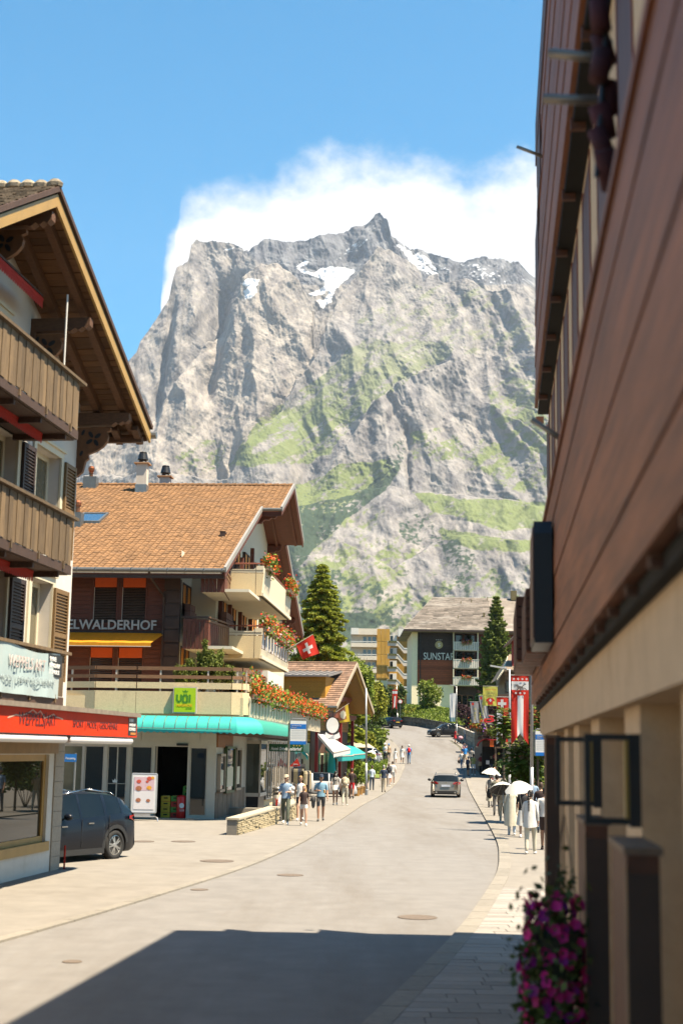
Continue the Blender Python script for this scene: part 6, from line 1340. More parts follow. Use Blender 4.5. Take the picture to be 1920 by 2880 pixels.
# dark standing posts at street level and pale piers between them
for i,(t0,t1,zt,nm) in enumerate(((6.3,7.12,2.38,0),(9.17,10.05,2.36,0),(16.2,17.0,2.97,0))):
    b=MB().box(.548,.685,t0,t1,.04,zt).build('post_box',m_npost,nb); MB().box(.55,.683,t0-.01,t0-.001,.1,zt-.08).build('post_face',M('umber',(.06,.032,.022),.5,.2,3),b)
    MB().box(.535,.70,t0-.015,t1+.015,zt,zt+.03).build('post_cap',M('pale_cap',(.20,.13,.085),.6,.3,5),b); MB().box(.541,.548,t0-.012,t0+.03,.3,zt-.05).build('pale_edge',M('pale_edge_wood',(.36,.23,.13),.7,.3,5),b)  # cap and one front edge in paler wood than the box
for t in (5.0,7.6,10.6,13.2,15.2,18.2): MB().box(.74,1.05,t,t+.9,0,3.06).build('pier',m_nplast,nb)
# projecting black frame lanterns
def lantern(label,t,z0,z1,D0,D1):
    o=r_.W(0,0); w_=thing('frame_lantern',label,'wall lamp',r_.W(D1,t,z0),r_.deg,'black frame lanterns'); a=D0-D1; h_=z1-z0; k=.032
    mb=MB(); mb.box(a,0,-k/2,k/2,h_-k,h_); mb.box(a,0,-k/2,k/2,0,k); mb.box(a,a+k,-k/2,k/2,k,h_-k); mb.build('frame',m_black,w_)
    MB().box(-.055,0,-.06,.06,-.01,h_+.0).build('wall_plate',m_black,w_); MB().box(-.075,-.057,-.045,.045,.03,h_-.03).build('lit_wall_strip',M('lit_wall_amber',(.42,.25,.05),.4,.1,3),w_); None  # lit wall painted as an amber strip; the lantern has no tube
lantern('nearer black rectangular frame lantern on the plaster pier',7.25,2.46,2.90,.43,.70); lantern('farther black rectangular frame lantern, behind the nearer one',9.75,2.46,2.91,.39,.69)
# flag tubes and the folded cloth
def tube(label,t,z,D0,D1,dz,r=.024,dt=0):
    o=thing('flag_tube',label,'flag holder',r_.W(D1,t,z),r_.deg,'metal flag tubes'); mb=MB(); mb.tube((.06,0,-.02),(D0-D1,dt,dz),r,r,10); mb.build('tube',m_tube2,o,True); MB().box(-.01,.06,-.05,.05,-.06,.06).build('base_plate',m_tube2,o)
tube('grey metal tube pointing out high on the wall, lower of the near pair',6.9,6.10,.235,.53,.005,.026); tube('grey metal tube pointing out, upper of the near pair',6.9,6.33,.27,.53,.05,.026,.05)
tube('short dark tube against the sky beside the eave',17.9,10.55,.27,.62,.16,.022); tube('grey tube angled up at the top of the plank front',11.7,5.35,.29,.55,.20,.024)
fc=thing('folded_flag','dark folded red cloth hanging by the near metal tubes','flag',r_.W(.50,6.6,5.95),r_.deg)
mb=MB(); g=random.Random(4)
for i in range(7): z=.5-i*.13; mb.tube((g.uniform(-.02,.05),g.uniform(-.05,.08),z),(g.uniform(-.02,.06),g.uniform(-.05,.08),z-.16),.045+.015*g.random(),.05,9)
mb.build('cloth',M('dark_maroon',(.07,.014,.018),.8,.4,5),fc,True); MB().tube((.05,0,.55),(-.02,0,-.4),.012,.012,6).build('staff',m_black,fc)
# black round-ended light box and slatted planter boxes
lb=thing('light_box','black box sign with a rounded top fixed to the plank front','sign',r_.W(.346,13.2,3.8),r_.deg)
MB().prism([(0,0,0),(0,1.25,0),(0,1.25,1.02),(0,1.12,1.15),(0,.13,1.15),(0,0,1.02)],(.165,0,0)).build('case',m_black,lb); MB().box(.165,.20,.2,.3,.1,.2).build('bracket',m_steel,lb); MB().box(.165,.20,.9,1.0,.9,1.0).build('bracket',m_steel,lb); MB().prism([(-.012,.05,.05),(-.012,1.2,.05),(-.012,1.2,1.0),(-.012,1.1,1.1),(-.012,.15,1.1),(-.012,.05,1.0)],(.01,0,0)).build('face',M('maroon_face',(.09,.02,.018),.4,.2,3),lb)
for i,(t0,t1,D0,z0,z1,lab) in enumerate(((14.9,17.2,.30,3.85,4.5,'nearer slatted planter box on the plank front'),(18.0,21.2,.245,3.95,4.75,'farther slatted planter box at the end of the plank front'))):
    p=thing('planter_box',lab,'planter',r_.W(D0,t0,z0),r_.deg); W_=.52-D0
    MB().box(.02,W_-.02,.02,t1-t0-.02,.03,z1-z0-.05).build('liner',m_slit,p)
    for k in range(6): h_=(z1-z0)/6; MB().box(0,W_,0,t1-t0,k*h_+.008,(k+1)*h_-.008).build('slat',m_npost,p)
    for k in range(5): MB().box(.01,W_-.01,k*(t1-t0)/5+.03,(k+1)*(t1-t0)/5-.03,-.03,-.002).build('bottom_slat',m_nplank,p)
# hanging petunias in the near corner
pt=thing('petunia_basket','hanging basket of magenta petunias against the dark post','flowers',r_.W(.37,9.2,1.42))
MB().lathe([(.05,-.32),(.12,-.30),(.16,-.1),(.17,.05)],(0,0,.25),14).build('basket',M('basket_green',(.03,.035,.02),.9,.3,6),pt)
for a in range(3): MB().tube((.15*math.cos(a*2.1),.15*math.sin(a*2.1),.3),(.05,0,1.0),.004,.004,4).build('chain',m_black,pt)
g=np.random.default_rng(12); n=1500; P=g.normal(size=(n,3))*np.array([.10,.10,.25]); P[:,2]-=.0
P[:,0]-=.03; scatter_leaves(P,g.uniform(.03,.055,n),leafmat('petunia_leaf',(.075,.115,.03),.3,.2),'foliage',pt)
def petunias(n,mat,seed):
    g=np.random.default_rng(seed); V=[];Fq=[]
    for i in range(n):
        a=g.uniform(0,6.28); z=g.uniform(-.55,.50); rr=.185*(1-.35*abs(z)/.5)+g.uniform(-.02,.05); c_=np.array([rr*math.cos(a)-.02,rr*math.sin(a),z]); d=np.array([math.cos(a),math.sin(a),.25])+g.normal(size=3)*.3; d/=np.linalg.norm(d)
        e=np.cross(d,[0,0,1]); e/=np.linalg.norm(e); f=np.cross(d,e); s=g.uniform(.032,.046); b=len(V); V.append(c_-d*.02)
        for k in range(10): t=k*math.pi/5; q=s*(1.0 if k%2==0 else .78); V.append(c_+e*q*math.cos(t)+f*q*math.sin(t)+d*.006*(k%2))
        Fq+=[(b,b+1+k,b+1+(k+1)%10) for k in range(10)]
    npmesh('blossoms',np.array(V),np.array(Fq),mat,pt)
petunias(170,M('magenta_petal',(.80,.03,.30),.6,.25,8,isl=.3,trans=.3),1); petunias(60,M('purple_petal',(.38,.02,.32),.6,.25,8,isl=.3,trans=.3),2)
g=np.random.default_rng(5); tr=thing('trailing_plant','thin leafy shoots rising from the basket beside the post','plant',r_.W(.40,9.6,1.75)); mb=MB(); LP=[]
for k in range(7):
    a=g.uniform(0,6.28); e=Vector((math.cos(a)*.10,math.sin(a)*.1,g.uniform(.12,.36))); mb.tube((0,0,-.1),e,.003,.002,4); LP+=[tuple(e*s+Vector(g.normal(size=3)*.012)) for s in np.linspace(.3,1,9)]
mb.build('stems',m_bark,tr); scatter_leaves(np.array(LP),.035,leafmat('petunia_leaf',(.075,.115,.03)),'leaves',tr)
# ================================================================ CARS
m_tyre=M('tyre',(.022,.021,.020),.85,.2,10); m_rim=M('alloy_rim',(.55,.54,.52),.3,.05,6,metal=.8); m_cglass=M('car_glass',(.008,.011,.012),.04,.3,.8,spec=.3); m_clad=M('black_cladding',(.025,.024,.023),.6,.1,6)
m_tail=M('tail_lamp',(.42,.008,.008),.15,.2,8,coat=1); m_head=M('head_lamp',(.55,.56,.58),.1,.1,8,coat=1); m_chrome=M('chrome',(.62,.61,.60),.15,.03,4,metal=1)
def paint(n,rgb,met=.3): return M(n,rgb,.38,.05,2,metal=met,coat=.15,spec=.22)
def car(name,label,loc,deg,L,W,H,pm,prof,belt,wb,wr,roofm=None,plate=None,rails=False,group=None,ground=.19,tilt=0,style='suv'):
    """body lofted over stations along x (front = +x) with true wheel arches; glass, lamps, wheels, mirrors and handles are parts of their own"""
    t=thing(name,label,'car',loc,deg,group); t.rotation_euler=(0,R(-tilt),R(deg))
    xf,xr=wb/2,-wb/2; AR=wr+.055
    xs=sorted({round(-L/2+L*i/60,4) for i in range(61)}|{round(c_+AR*math.cos(a),4) for c_ in (xf,xr) for a in np.linspace(0,math.pi,13)})
    px,pz=zip(*prof); bx,bz=zip(*belt)
    rows=[]
    for x in xs:
        f=abs(x)/(L/2); w=W/2*(1-.16*f**5-.02*f**2); top=float(np.interp(x,px,pz)); bl=min(float(np.interp(x,bx,bz)),top-.015)
        zb=ground+.12*max(0,f-.9)/.1*.5
        for c_ in (xf,xr):
            d=abs(x-c_)
            if d<AR: zb=max(zb,wr+math.sqrt(AR*AR-d*d)-.0)
        zb=min(zb,bl-.12); gh=max(0,top-bl); tw=w*(1-.27*min(1,gh/.5)); mid=zb+(bl-zb)*.55
        rows.append([(w*.93,zb-.0),(w*.985,zb+.07),(w,mid),(w*.985,bl-.10),(w*.95,bl),(tw+(w*.93-tw)*.55,bl+gh*.48),(tw,top-.045*min(1,gh/.3)-.008),(tw*.62,top-.006),(0,top)])
    V=[];k=len(rows[0]);full=2*k-1
    for x,rw_ in zip(xs,rows):
        for y,z in rw_: V.append((x,y,z))
        for y,z in rw_[-2::-1]: V.append((x,-y,z))
    F_=[];G=[]
    wsx=[p for p in prof if p[1]>max(b for b in bz)+.02]
    for i in range(len(xs)-1):
        xm=(xs[i]+xs[i+1])/2; top=float(np.interp(xm,px,pz)); bl=float(np.interp(xm,bx,bz))
        for j in range(full-1):
            q=(i*full+j,(i+1)*full+j,(i+1)*full+j+1,i*full+j+1); jj=j if j<k-1 else full-2-j
            g=(jj in (4,5)) and top-bl>.10 and not any(abs(xm-p)<.045 for p in style['pillars'])
            if jj in (6,7) and style['ws'][0]<xm<style['ws'][1]: g=True
            if jj in (6,7) and style['rw'][0]<xm<style['rw'][1]: g=True
            (G if g else F_).append(q)
    nb_=len(xs)
    F_.append(tuple(range(full))); F_.append(tuple(range((nb_-1)*full,nb_*full))[::-1])
    body=MB(); body.add(V,F_,0)
    if roofm: body.m=[1 if (sum(V[a][2] for a in f)/len(f)>H-.10) else 0 for f in F_]
    bo=body.build('body',[pm]+([roofm] if roofm else []),t,True)
    gl=MB(); gl.add([(x,y*.996,z-.003) for x,y,z in V],G); gl.build('windows',m_cglass,t,True)
    ub=MB(); ub.box(-L/2+.25,L/2-.3,-W/2+.16,W/2-.16,ground+.0,.62); ub.build('underbody',m_clad,t)
    sk=MB()
    for s in (-1,1): sk.box(xr+AR+.01,xf-AR-.01,s*(W/2-.03)-.015,s*(W/2-.03)+.02,ground,ground+.14)
    sk.build('side_skirt',m_clad,t)
    if style.get('clad'):
        for c_ in (xf,xr):
            for s in (-1,1):
                mb=MB(); N=18
                for a in range(N):
                    t0,t1=math.pi*a/N-.12,math.pi*(a+1)/N-.12
                    P=lambda r,a_,y:(c_+r*math.cos(a_),y,max(.18,wr+r*math.sin(a_)))
                    y=s*(W/2*.985+.008); mb.poly([P(AR-.01,t0,y),P(AR-.01,t1,y),P(AR+.085,t1,y-.006*s),P(AR+.085,t0,y-.006*s)]); mb.poly([P(AR-.01,t0,y),P(AR-.01,t1,y),P(AR-.01,t1,y-.12*s),P(AR-.01,t0,y-.12*s)])
                mb.build('wheel_arch',m_clad,t)
    for c_ in (xf,xr):
        for s in (-1,1):
            wl=bpy.data.objects.new('wheel',None); C.objects.link(wl); wl.parent=t; wl.location=(c_,s*(W/2-.115),wr); wl.rotation_euler=(math.pi/2*(-s),0,0)
            MB().lathe([(wr*.62,-.1),(wr*.9,-.11),(wr,-.07),(wr,.07),(wr*.9,.108),(wr*.68,.11),(wr*.66,.08)],(0,0,0),28).build('tyre',m_tyre,wl,True)
            rm=MB(); rm.lathe([(wr*.66,.06),(wr*.68,.095),(wr*.62,.10),(wr*.60,.05)],(0,0,0),28); rm.lathe([(.02,.045),(.07,.085),(.05,.10),(.01,.10)],(0,0,0),12)
            for a in range(10): t0=2*math.pi*(a//2)/5+(.17 if a%2 else -.17); rm.bar((.05*math.cos(t0*1),.05*math.sin(t0),.085),(wr*.63*math.cos(t0),wr*.63*math.sin(t0),.075),.034,.025)
            rm.build('rim',m_rim,wl); MB().lathe([(.01,.0),(wr*.64,.0),(wr*.64,.02),(.01,.02)],(0,0,0),20).build('brake_disc',m_clad,wl)
    zb_=float(np.interp(-L/2+.1,bx,bz))
    for s in (-1,1):
        yy=W/2*.80; lw=.17
        m2=MB(); lx=-L/2; lz=style['tail']; m2.prism([(lx+.02-.035,s*yy*.62,lz-.05),(lx+.10-.035,s*(yy+.05),lz-.055),(lx+.42,s*(W/2-.005),lz+.02),(lx+.40,s*(W/2-.018),lz+.09),(lx+.08-.03,s*(yy+.04),lz+.095),(lx+.02-.03,s*yy*.62,lz+.05)],(.02,0,0)); m2.build('tail_light',m_tail,t)
        m2=MB(); lx=L/2; lz=style['headz']; m2.prism([(lx-.10,s*yy*.62,lz-.05),(lx-.14,s*(yy+.02),lz-.05),(lx-.50,s*(W/2-.02),lz+.03),(lx-.52,s*(W/2-.04),lz+.09),(lx-.2,s*yy*.98,lz+.07),(lx-.14,s*yy*.62,lz+.03)],(.05,0,0)); m2.build('headlight',m_head,t)
        mx=style['ws'][0]+.02; mz=float(np.interp(mx,bx,bz))+.09
        mi=MB(); mi.ball((mx+.05,s*(W/2+.10),mz),.085,.125,.085,10,7); mi.bar((mx+.04,s*(W/2-.08),mz-.06),(mx+.04,s*(W/2+.06),mz-.03),.05,.03); mo=mi.build('mirror',pm if not style.get('mirror') else style['mirror'],t,True)
        for hx in style['handles']: hz_=float(np.interp(hx,bx,bz))-.14; MB().box(hx-.10,hx+.10,s*(W/2*.985)-.01,s*(W/2*.985)+.028,hz_-.014,hz_+.014).build('door_handle',m_chrome if style.get('chrome') else pm,t)
        dl=MB()
        for dx in style['doors']:
            z1=float(np.interp(dx,bx,bz))-.02
            dl.box(dx-.006,dx+.006,s*(W/2)-.012,s*(W/2)+.002,ground+.18,z1)
        dl.build('door_gap',m_clad,t)
        if rails: 
            rl=MB(); x0,x1=style['rail']; zr0=[float(np.interp(x,px,pz)) for x in (x0,(x0+x1)/2,x1)]; yy=W/2*.66; rl.path([(x0,s*yy,zr0[0]-.03),(x0+.12,s*yy,zr0[0]+.035),((x0+x1)/2,s*yy,zr0[1]+.05),(x1-.12,s*yy,zr0[2]+.03),(x1,s*yy,zr0[2]-.03)],.02,7); rl.build('roof_rail',m_chrome,t,True)
    # rear: plate, bumper insert, wiper, badge, exhausts ; front: grille and plate
    lx=-L/2
    MB().box(lx-.02,lx+.08,-W*.36,W*.36,ground+.06,ground+.22).build('rear_valance',m_clad,t)
    pz_=style['platez']; pl_=MB().box(lx-.028,lx+.05,-.27,.27,pz_-.06,pz_+.06).build('number_plate',plate or m_wht,t)
    if style.get('exh'):
        for s in (-1,1): o=MB().lathe([(.045,0),(.055,0),(.055,.12),(.045,.12)],(0,0,0),14).build('exhaust',m_chrome,t); o.location=(lx-.03,s*W*.31,ground+.13); o.rotation_euler=(0,math.pi/2,0); o2=MB().lathe([(.001,0),(.046,0),(.046,.02)],(0,0,0),12).build('exhaust_bore',m_slit,t); o2.location=(lx-.015,s*W*.31,ground+.13); o2.rotation_euler=(0,math.pi/2,0)
    MB().lathe([(.001,0),(.045,0),(.04,.012)],(0,0,0),14).build('badge',m_chrome,t); bd=t.children[[c.name.split('.')[0] for c in t.children].index('badge')]; bd.location=(lx-.018,0,style['badge']); bd.rotation_euler=(0,-math.pi/2,0)
    MB().box(L/2-.06,L/2+.012,-.5,.5,.45,.62).build('grille',m_clad,t); MB().box(L/2+.005,L/2+.02,-.26,.26,.36,.47).build('front_plate',m_wht,t)
    return t
def facing(dx,dy): return math.degrees(math.atan2(dy,dx))
SUVS=dict(pillars=(-1.62,-.98,-.02,.95),ws=(.55,1.30),rw=(-2.12,-1.78),tail=.98,headz=.80,platez=.82,badge=1.02,handles=(-.35,.62),doors=(.98,-.02,-1.05),rail=(-1.55,.55),clad=True,chrome=True)
g0=gnd(319,2431); d=Vector((-.5,-.866,0)); nn_=Vector((.866,-.5,0)); g0=g0+Vector((-.25,1.3,0)); cc=g0+d*1.33-nn_*.80
m_navy=paint('navy_paint',(.004,.006,.012),.0); m_blk=paint('black_paint_car',(.010,.009,.009)); m_silver=paint('warm_silver_paint',(.40,.345,.28),.7); m_whp=paint('white_car_paint',(.70,.69,.67),.1); m_grey=paint('dark_grey_paint',(.022,.022,.024)); m_slv2=paint('silver_paint',(.52,.52,.53),.5)
PROF=[(-2.285,.45),(-2.27,.72),(-2.22,1.05),(-2.10,1.20),(-1.80,1.52),(-1.45,1.62),(-.6,1.68),(.1,1.68),(.5,1.62),(1.30,1.10),(1.40,1.06),(2.0,.92),(2.22,.78),(2.285,.5)]
car('parked_car','dark navy compact crossover parked behind the corner of the chalet',(cc.x,cc.y,.0),facing(d.x,d.y),4.57,1.845,1.68,m_navy,PROF,[(-2.3,1.05),(-1.6,1.13),(.6,1.02),(1.35,1.0),(2.3,.85)],2.66,.365,rails=True,style=SUVS)
EST=dict(pillars=(-1.66,-1.0,-.0,.92),ws=(.50,1.22),rw=(-2.28,-1.86),tail=.86,headz=.68,platez=.72,badge=.95,handles=(-.35,.62),doors=(.95,-.02,-1.05),rail=(-1.7,.5),exh=True,mirror=m_black)
PROFE=[(-2.36,.42),(-2.34,.62),(-2.31,.92),(-2.28,.98),(-1.88,1.36),(-1.5,1.43),(-.5,1.46),(.2,1.44),(.5,1.40),(1.25,.98),(1.4,.94),(2.1,.80),(2.3,.66),(2.36,.45)]
gb=(gnd(1212,2244)+gnd(1292,2243))/2; d=Vector((.075,1,0)).normalized(); cc=gb+d*2.2
car('estate_car','warm silver estate car driving away up the street',(cc.x,cc.y,zr(cc.y)),facing(d.x,d.y),4.72,1.84,1.46,m_silver,PROFE,[(-2.4,.97),(-1.6,.99),(.6,.93),(1.3,.92),(2.4,.72)],2.85,.33,plate=M('plate_blue_white',(.62,.66,.74),.5,.3,3),rails=True,style=EST)
HAT=dict(pillars=(-1.25,-.85,.10,.95),ws=(.55,1.15),rw=(-1.97,-1.62),tail=.92,headz=.66,platez=.74,badge=.93,handles=(-.3,.62),doors=(.95,.05,-.85),rail=(-1,.5))
PROFH=[(-2.02,.42),(-2.0,.62),(-1.97,.92),(-1.93,1.02),(-1.64,1.36),(-1.3,1.43),(-.4,1.47),(.2,1.45),(.55,1.38),(1.18,1.0),(1.3,.96),(1.85,.80),(2.0,.66),(2.03,.45)]
p=at(1106,2052,195); hl=math.degrees(math.atan(.0702))
car('hatchback','small black hatchback turning away at the top of the street',(p.x-.3,p.y+1.2,zr(p.y+1.2)),facing(-.42,.9),4.05,1.75,1.47,m_blk,PROFH,[(-2.1,1.0),(-1.4,1.0),(.6,.95),(1.3,.92),(2.1,.75)],2.56,.32,plate=M('plate_yellow',(.62,.40,.06),.5,.1,3),style=HAT,tilt=0)
XO_=dict(pillars=(-1.5,-.95,.0,.98),ws=(.55,1.28),rw=(-2.05,-1.72),tail=.98,headz=.78,platez=.82,badge=1.02,handles=(-.35,.62),doors=(.98,-.02,-1.05),rail=(-1.5,.55),clad=True)
p=at(1253,2080,178)
car('crossover','dark grey crossover coming out of the bend beside the stone wall',(p.x,p.y,zr(p.y)),facing(-1,-.32),4.43,1.84,1.60,m_grey,[(x*.97,z*.955) for x,z in PROF],[(-2.3,1.0),(-1.6,1.05),(.6,.97),(1.35,.95),(2.3,.82)],2.65,.36,rails=True,style=XO_)
MIN=dict(pillars=(-1.3,-.72,.28,.98),ws=(.70,1.12),rw=(-1.88,-1.62),tail=.90,headz=.72,platez=.72,badge=.95,handles=(.45,-.45),doors=(1.05,.28,-.75),rail=(-1,.5),chrome=True)
p=gnd(900,2243)
car('small_car','white small car with a black roof parked behind the clothes racks',(p.x+.15,p.y+1.1,.0),facing(1,.08),3.95,1.75,1.44,m_whp,[(-1.97,.42),(-1.95,.65),(-1.92,.95),(-1.86,1.05),(-1.66,1.38),(-1.3,1.43),(-.2,1.45),(.4,1.43),(.72,1.36),(1.12,1.0),(1.25,.96),(1.8,.84),(1.95,.68),(1.97,.45)],[(-2,1.0),(-1.4,.97),(.8,.93),(1.2,.92),(2,.78)],2.55,.32,roofm=m_grey,style=MIN)
p=gnd(1022,2152)
car('parked_suv','silver sport utility car parked nose in beside the teal awnings',(p.x-.6,p.y+1,zr(p.y)),facing(-.93,.22),4.55,1.86,1.64,m_slv2,PROF,[(-2.3,1.05),(-1.6,1.13),(.6,1.02),(1.35,1.0),(2.3,.85)],2.68,.37,rails=True,style=SUVS)
# ================================================================ POLES, FLAGS, SIGNS
def lamp_post(label,px,Y,pytop,head,hl_=1.0,arm=1):
    b=at(px,2300,Y); z0=zr(Y); zt=at(px,pytop,Y).z; t=thing('street_lamp',label,'street lamp',(b.x,Y,z0)); m=M('galvanised',(.42,.42,.42),.4,.1,5,metal=.6)
    x=at(px,pytop,Y).x-b.x
    mb=MB(); mb.tube((0,0,0),(x*.3,0,(zt-z0)*.3),.075,.07,10); mb.tube((x*.3,0,(zt-z0)*.3),(x,0,zt-z0),.065,.045,10); mb.build('pole',m,t,True); MB().lathe([(.10,0),(.10,.35),(.08,.4)],(0,0,0),12).build('base',m,t)
    if head: MB().tube((x,0,zt-z0-.05),(x-.35*hl_,0,zt-z0+.02),.03,.03,8).build('arm',m,t); MB().prism([(x-.15,-.12,zt-z0),(x-.95*hl_,-.06,zt-z0+.12),(x-.95*hl_,.06,zt-z0+.12),(x-.15,.12,zt-z0)],(0,0,.07)).build('lamp_head',M('lamp_shell',(.55,.55,.54),.35,.05,4),t)
    return t
lamp_post('grey street lamp pole carrying the small white cross banner on the right pavement',1432,70,1882,True)
lamp_post('grey pole at the right carrying the tall goat banner',1494,52,1740,False)
lamp_post('thin lamp pole in front of the yellow house on the left pavement',1029,90,1935,False)
lamp_post('thin pole with a banner on the far grass bank',1115,203,1925,True,.8); lamp_post('thin lamp pole by the white flag near the star hotel',1283,172,1930,True,.8)
def cloth_flag(name,label,cat,Y,top,w_px,h_px,stripes,wave=.05,notch=0,nu=18,nv=40,sag=0,lean=0,extra=None,group=None):
    """a hanging banner: stripes(u,v)->material index decides the printed fields; folded by its own weight"""
    a=at(top[0],top[1],Y); k=Y/F*1.0; W_,H_=w_px*k,h_px*k; t=thing(name,label,cat,(a.x,Y,a.z),0,group); mats,fn=stripes
    V=[];Fq=[];MI=[]
    for j in range(nv+1):
        v=j/nv
        for i in range(nu+1):
            u=i/nu; d=wave*(.3+v)*math.sin(u*7+v*3)+wave*.6*math.sin(u*13-v*5)*v
            z=-v*H_
            if notch and v>.0: z+= -notch*H_*(abs(u-.5)*2-1)*-1*(v**8)*-1 if False else notch*H_*(1-abs(u-.5)*2)*v**6
            V.append((u*W_+lean*v*W_+wave*.5*math.sin(v*6)*v,d,z-sag*math.sin(math.pi*u)))
    for j in range(nv):
        for i in range(nu): q=j*(nu+1)+i; Fq.append((q,q+1,q+nu+2,q+nu+1)); MI.append(fn((i+.5)/nu,(j+.5)/nv))
    npmesh('cloth',np.array(V),np.array(Fq),mats,t,True,mi=MI); MB().tube((-.03,0,.015),(W_+.05,0,.015),.015,.015,6).build('crossbar',m_steel,t)
    if extra: extra(t,W_,H_)
    return t
m_fr=M('flag_red',(.66,.030,.012),.7,.08,3,trans=.3); m_fw=M('flag_white',(.80,.78,.76),.7,.04,3,trans=.3); m_fg=M('flag_print_grey',(.13,.11,.10),.7,.2,6)
def star(mb,x,z,r,y=-.045):
    mb.prism([(x+(r if q%2==0 else r*.5)*math.sin(q*math.pi/6),y,z+(r if q%2==0 else r*.5)*math.cos(q*math.pi/6)) for q in range(12)],(0,.004,0))
def ibex(t,W_,H_):
    mb=MB(); zc=-.165*H_; 
    for x in (.13,.38,.63,.87): star(mb,x*W_,-.05*H_,.055*W_/ .62*.9)
    for x in (.25,.5,.75): star(mb,x*W_,-.255*H_,.055*W_/.62*.9)
    mb.build('star',m_fw,t)
    m=MB(); y=-.05; X=lambda u:u*W_; Zz=lambda v:zc+v*W_
    m.prism([(X(.28),y,Zz(.10)),(X(.36),y,Zz(.14)),(X(.42),y,Zz(.06)),(X(.60),y,Zz(.03)),(X(.66),y,Zz(-.02)),(X(.62),y,Zz(-.12)),(X(.56),y,Zz(-.10)),(X(.56),y,Zz(-.20)),(X(.48),y,Zz(-.20)),(X(.46),y,Zz(-.10)),(X(.36),y,Zz(-.16)),(X(.30),y,Zz(-.24)),(X(.24),y,Zz(-.22)),(X(.34),y,Zz(-.08)),(X(.30),y,Zz(.02)),(X(.22),y,Zz(.05))],(0,.004,0))
    m.bar((X(.60),y,Zz(.0)),(X(.72),y,Zz(.12)),.004,.05*W_,(1,0,0)); m.bar((X(.72),y,Zz(.12)),(X(.85),y,Zz(.17)),.004,.05*W_,(0,0,1)); m.bar((X(.62),y,Zz(-.06)),(X(.78),y,Zz(-.08)),.004,.05*W_,(0,0,1)); m.bar((X(.78),y,Zz(-.08)),(X(.88),y,Zz(-.19)),.004,.05*W_,(1,0,0))
    m.bar((X(.33),y,Zz(.13)),(X(.18),y,Zz(.15)),.004,.03*W_); m.bar((X(.18),y,Zz(.15)),(X(.09),y,Zz(.10)),.004,.025*W_); m.bar((X(.33),y,Zz(.10)),(X(.16),y,Zz(.08)),.004,.025*W_)
    m.build('animal_print',m_fg,t)
cloth_flag('banner','tall red and white banner with a leaping dark goat and white stars','banner',51.6,(1437,1900),48,190,([m_fr,m_fw],lambda u,v:1 if (.09<v<.215 or (v>.29 and .34<u<.69)) else 0),.03,.16,26,48,extra=ibex)
def swissx(cx,cy,s):
    def fn(t,W_,H_):
        y=-.04; mb=MB(); a=s*W_; mb.box(cx*W_-a*.5,cx*W_+a*.5,y-.003,y,-cy*H_-a*.16,-cy*H_+a*.16); mb.box(cx*W_-a*.16,cx*W_+a*.16,y-.0036,y-.0006,-cy*H_-a*.5,-cy*H_+a*.5); mb.build('white_cross',m_fw,t)
    return fn
cloth_flag('banner','smaller banner with a white cross on red over white and red halves','banner',69.6,(1396,1961),32,130,([m_fr,m_fw],lambda u,v:0 if v<.27 else (1 if u<.52 else 0)),.03,.14,20,36,extra=swissx(.45,.135,.72))
m_by=M('yellow_banner',(.62,.56,.10),.7,.06,3,trans=.3)
def tshirt(t,W_,H_):
    text('Souvenir House',.2,M('orange_script',(.55,.16,.03),.6,.1,3),t,(.12*W_,-.08,-.2*H_),(math.pi/2,0,0),width=.76*W_,height=.09*H_,shear=.2); text('T-SHIRTS',.2,m_fg,t,(.2*W_,-.08,-.40*H_),(math.pi/2,0,0),width=.6*W_,height=.07*H_); text('SOUVENIRS',.2,m_fg,t,(.2*W_,-.08,-.53*H_),(math.pi/2,0,0),width=.6*W_,height=.06*H_)
    mb=MB(); P=[(.25,.66),(.38,.60),(.62,.60),(.75,.66),(.80,.76),(.68,.78),(.66,.74),(.66,.94),(.34,.94),(.34,.74),(.32,.78),(.20,.76)]; mb.prism([(u*W_,-.09,-v*H_) for u,v in P],(0,.005,0)); mb.build('shirt_print',m_fr,t); mb=MB(); mb.box(.40*W_,.60*W_,-.098,-.092,-.74*H_,-.70*H_); mb.box(.46*W_,.54*W_,-.099,-.093,-.80*H_,-.64*H_); mb.build('white_cross',m_fw,t)
cloth_flag('banner','yellow souvenir banner with a red shirt print','banner',112,(1357,1930),41,54,([m_by],lambda u,v:0),.05,extra=tshirt)
m_bg=M('grey_banner',(.33,.33,.34),.7,.12,6,trans=.3)
def greyx(t,W_,H_):
    mb=MB(); mb.box(.2*W_,.45*W_,-.11,-.10,-.16*H_,-.04*H_); mb.build('red_badge',m_fr,t); text('HOLZ',.2,m_by,t,(.72*W_,-.11,-.85*H_),(math.pi/2,-math.pi/2,0),width=.55*H_,height=.25*W_)
cloth_flag('hanging_flag','grey flag with a small red badge, left of the grey pair','flag',118,(1321,1974),23,58,([m_bg],lambda u,v:0),.05,lean=.2,extra=greyx); cloth_flag('hanging_flag','grey flag with a small red badge, right of the grey pair beside the yellow banner','flag',117,(1345,1957),20,62,([m_bg],lambda u,v:0),.06,lean=.5,extra=greyx)
cloth_flag('hanging_flag','long white flag with a mountain picture at its foot','flag',171.5,(1264,1950),17,78,([m_fw,M('mountain_print',(.15,.25,.28),.7,.4,3)],lambda u,v:1 if v>.86 else 0),.06)
cloth_flag('banner','small distant red and white banner among the trees on the bank','banner',202.6,(1103,1939),14,56,([m_fr,m_fw],lambda u,v:1 if (.08<v<.22 or (v>.32 and .36<u<.66)) else 0),.05,.14,12,24)
